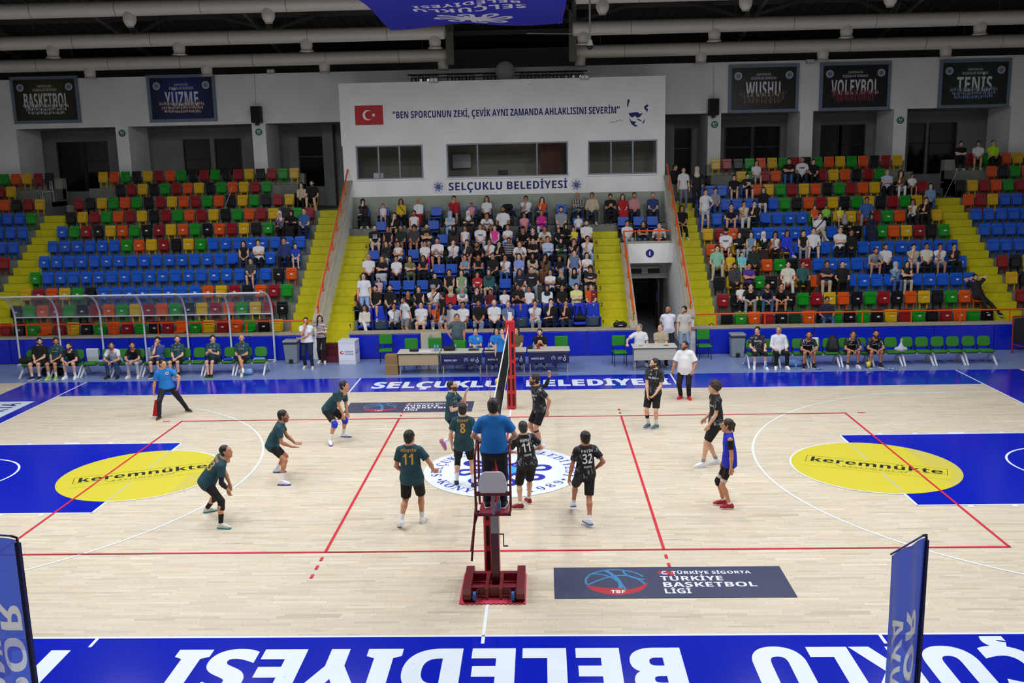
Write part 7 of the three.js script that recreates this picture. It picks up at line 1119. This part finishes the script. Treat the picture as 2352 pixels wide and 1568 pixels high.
bag('gym_bag', 'black bag on the empty padded front row seat', 'bag', [[[-0.12, 0.12, 0], [0.14, 0.12, 0], 0.12, 0.12]], 0x0d0e12, [2.28, FLOORC(1) + 0.44, ZROW(1) - 0.03], [['strap', tube([[-0.12, 0.22, 0.04], [0, 0.3, 0.06], [0.14, 0.22, 0.04]], 0.014, 12, 5), 0x0a0a0c]]);
function cloth(name, label, color, pos, caps, k) { solo(name, label, 'cloth', blob(caps, 0.018, k ?? 0.05), M(color, 0.9), pos); }
cloth('jersey', 'blue and red jersey draped on empty padded seat', 0x1a2cc0, [2.26, FLOORC(1) + 0.66, ZROW(1) - 0.12], [[[-0.16, 0.34, 0], [0.12, 0.38, 0], 0.05, 0.06], [[0.1, 0.3, 0.02], [0.16, 0.05, 0.03], 0.06, 0.05], [[-0.06, 0.3, 0.02], [-0.12, 0.0, 0.04], 0.05, 0.03]]);
const drape = (name, label, color, x, w, h) => solo(name, label, 'cloth', (() => { const pts = [[-0.2, 0.45], [-0.17, 0.6], [-0.17, 0.86], [-0.21, 0.89], [-0.26, 0.87], [-0.29, 0.89 - h * 0.6]], q = [...pts, ...pts.map(([z, y]) => [z + 0.014, y + 0.014]).reverse()], g = sidePrism(q, -w / 2, w / 2); return g; })(), M(color, 0.9, { side: 2 }), [x, 0, -10.46]);
drape('towel', 'white towel over a seat back on shelter bench', 0xc2c6cc, -14.3, 0.4, 0.4);
drape('towel', 'white towel over a seat back on right bench', 0xd2d4da, 9.9, 0.2, 0.4);
drape('shirt', 'pale grey shirt over seat back left of blue tee player', 0x9aa0a8, -12.22, 0.36, 0.3);
cloth('bundle', 'blue and white bundle lying on a shelter bench seat', 0x8fa4cc, [-13.85, 0.48, -10.38], [[[-0.12, 0.03, 0], [0.14, 0.04, 0], 0.05, 0.06]]);
cloth('bib', 'blue bib lying on a shelter bench seat', 0x1c3fb0, [-9.6, 0.48, -10.4], [[[-0.14, 0.02, 0], [0.12, 0.04, 0.02], 0.04, 0.05]]);
cloth('water_pack', 'plastic wrapped bottles on the rightmost shelter seat', 0x6a93bc, [-8.55, 0.48, -10.4], [[[-0.15, 0.03, 0], [0.15, 0.03, 0], 0.045, 0.045]]);
cloth('water_pack', 'plastic wrapped bottles on floor right of shelter bench', 0x7f9fd0, [-9.0, 0.01, -10.25], [[[-0.14, 0.1, 0], [0.14, 0.1, 0], 0.11, 0.11]]);
cloth('water_pack', 'plastic wrapped bottles on floor beside white shirt person', 0x5f86c4, [9.15, 0.01, -10.35], [[[-0.16, 0.12, 0], [0.2, 0.1, 0], 0.12, 0.1]]);
cloth('jacket', 'black jacket piled on chair in central stand rear row', 0x0f1012, [-0.44, FLOORC(8) + 0.42, ZROW(8) + 0.08], [[[-0.18, 0.1, 0], [0.22, 0.08, 0], 0.12, 0.1], [[-0.1, 0.34, -0.06], [0.1, 0.34, -0.06], 0.12, 0.12], [[0.2, 0.1, 0.05], [0.36, -0.06, 0.1], 0.06, 0.04]]);
for (const [l, x, y, z] of [['paper cup on ledge before orange polo person', -2.95, 0.98, -12.72], ['paper cup on ledge before black v-neck person', -1.95, 0.98, -12.72]]) solo('paper_cup', l, 'cup', new THREE.LatheGeometry([[0, 0.002], [0.028, 0.002], [0.036, 0.09], [0.033, 0.09], [0.026, 0.006], [0, 0.006]].map((p) => new THREE.Vector2(...p)), 12), M(0xd6d8da, 0.7), [x, y, z]);
solo('paper', 'white paper sheets on the plain wooden table', 'paper', rbx(0.42, 0.006, 0.26, 0.002), MT.shellwhite, [-2.95, 0.744, -10.1]); solo('laptop', 'closed black laptop before the official on table', 'laptop', rbx(0.34, 0.03, 0.24, 0.008), M(0x17181c, 0.4), [-1.35, 0.757, -10.2]); solo('keyboard', 'black keyboard in front of the second referee', 'keyboard', rbx(0.4, 0.02, 0.14, 0.006), M(0x17181c, 0.5), [-0.85, 0.762, -10.0]);
solo('red_cup', 'red cup on the rightmost scorers table', 'cup', new THREE.CylinderGeometry(0.06, 0.05, 0.13, 14), M(0xa81c24, 0.5), [0.78, 0.825, -10.12]); solo('black_pouch', 'black pouch on rightmost scorers table', 'pouch', blob([[[-0.05, 0.05, 0], [0.05, 0.06, 0], 0.055, 0.06]], 0.012), M(0x121318, 0.7), [0.52, 0.765, -10.15]);
solo('phone', 'dark phone lying on the small pale table', 'phone', rbx(0.15, 0.01, 0.08, 0.004), M(0x1a1c22, 0.3), [4.95, 0.806, -10.2]); solo('eyeglass_case', 'grey case lying left on small pale table', 'case', rbx(0.14, 0.015, 0.08, 0.006), M(0x7a7f88, 0.5), [4.12, 0.808, -10.15]);
solo('wooden_pole', 'long thin wooden pole lying before the scorers tables', 'pole', rod([-1.15, 0.04, -9.68], [1.42, 0.04, -9.58], 0.016, 6), M(0x6e5a3c, 0.6));
{ const t = thing('folding_frame', 'red metal frame standing at right end of padding', 'frame', [17.0, 0, -12.0]), R = M(0x8c1d14, 0.5); part(t, 'upright', rod([0, 0, 0], [0, 1.25, -0.1], 0.03, 8), R); part(t, 'top_bar', rod([0, 1.25, -0.1], [1.2, 1.25, -0.1], 0.03, 8), R); part(t, 'low_bar', rod([0, 0.3, 0], [1.2, 0.05, 0.2], 0.03, 8), R); part(t, 'screen', bx(0.05, 1.15, 0.35, 1.2, -0.11, -0.09), M(0x15171f, 0.7)); }
{ const t = thing('metal_chair', 'white tubular metal chair at top of far left steps', 'chair', [-20.6, FLOOR(10), -20.75], -0.9), Wm = M(0xb8bcc2, 0.4); part(t, 'frame', merge([rod([-0.2, 0, 0.2], [-0.2, 0.45, 0.2], 0.014, 6), rod([0.2, 0, 0.2], [0.2, 0.45, 0.2], 0.014, 6), rod([-0.2, 0, -0.25], [-0.2, 0.9, -0.22], 0.014, 6), rod([0.2, 0, -0.25], [0.2, 0.9, -0.22], 0.014, 6)]), Wm); part(t, 'seat', merge([rod([-0.2, 0.45, 0.2], [0.2, 0.45, 0.2], 0.014, 6), rod([-0.2, 0.45, 0.2], [-0.2, 0.45, -0.22], 0.014, 6), rod([0.2, 0.45, 0.2], [0.2, 0.45, -0.22], 0.014, 6)]), Wm); part(t, 'backrest', merge([rod([-0.2, 0.9, -0.22], [0.2, 0.9, -0.22], 0.014, 6), rod([-0.2, 0.68, -0.22], [0.2, 0.68, -0.22], 0.012, 6)]), Wm); }
for (const [x, y, z, dx, l] of [[-12.25, FLOOR(9), ZROW(9) + 0.35, 0.22, 'left stand'], [18.1, 4.98, -20.3, 0.25, 'stairs right of right stand']]) solo('cane', `thin pale stick leaning among seats of the ${l}`, 'stick', rod([-dx, 0, 0], [dx, 1.05, -0.1], 0.012, 6), M(0xa9acb0, 0.4), [x, y, z]);
// ------------------------------------------------------------------ feather flags on the near side
function feather(label, x, z, top, turn, w) {
  const tex = canvas(256, 1024, (c) => { c.fillStyle = '#4a62cc'; c.fillRect(0, 0, 256, 1024); c.fillStyle = '#c9ccd2'; c.save(); c.translate(256, 0); c.scale(-1, 1); c.translate(128, 1000); c.rotate(-Math.PI / 2); fit(c, 'KONYA', 60, 4, 640, 88); fit(c, 'SPOR', 60, -104, 640, 92); c.restore(); });
  const t = thing('feather_flag', label, 'flag', [x, 0, z], turn), H = top; part(t, 'pole', tube([[0, 0, 0], [0, H * 0.6, 0], [0, H - 0.06, 0], [-0.03, H - 0.015, 0], [-0.08, H, 0]], 0.014, 40, 8), M(0x2a2d38, 0.4)); part(t, 'top_rod', rod([-0.06, H, 0], [-w, H - 0.02, 0], 0.01, 6), M(0x16308c, 0.5)); part(t, 'base', rbx(0.5, 0.04, 0.5, 0.01, 1, 0, 0.02, 0), M(0x222428, 0.5));
  const g = new THREE.PlaneGeometry(w - 0.02, H - 0.55, 14, 30), p = g.attributes.position; for (let i = 0; i < p.count; i++) p.setZ(i, 0.022 * Math.sin(p.getX(i) * 16 + p.getY(i) * 0.8) * (0.4 + (H / 2 - p.getY(i)) / H)); g.computeVertexNormals(); part(t, 'cloth', g, print(tex, 0.8, { side: 2, transmission: 0.72, thickness: 0 }), [-w / 2 - 0.012, H / 2 + 0.24, 0]); part(t, 'sleeve', bx(-0.03, 0.02, 0.5, H - 0.07, -0.02, 0.02), M(0x101a5c, 0.8));
}
feather('blue feather flag at the lower left corner', -4.6, 11.0, 3.0, -0.25, 0.75); feather('blue feather flag seen nearly edge-on at lower right', 4.79, 11.0, 2.95, 0.72, 0.7);
renderer.render(scene, camera);
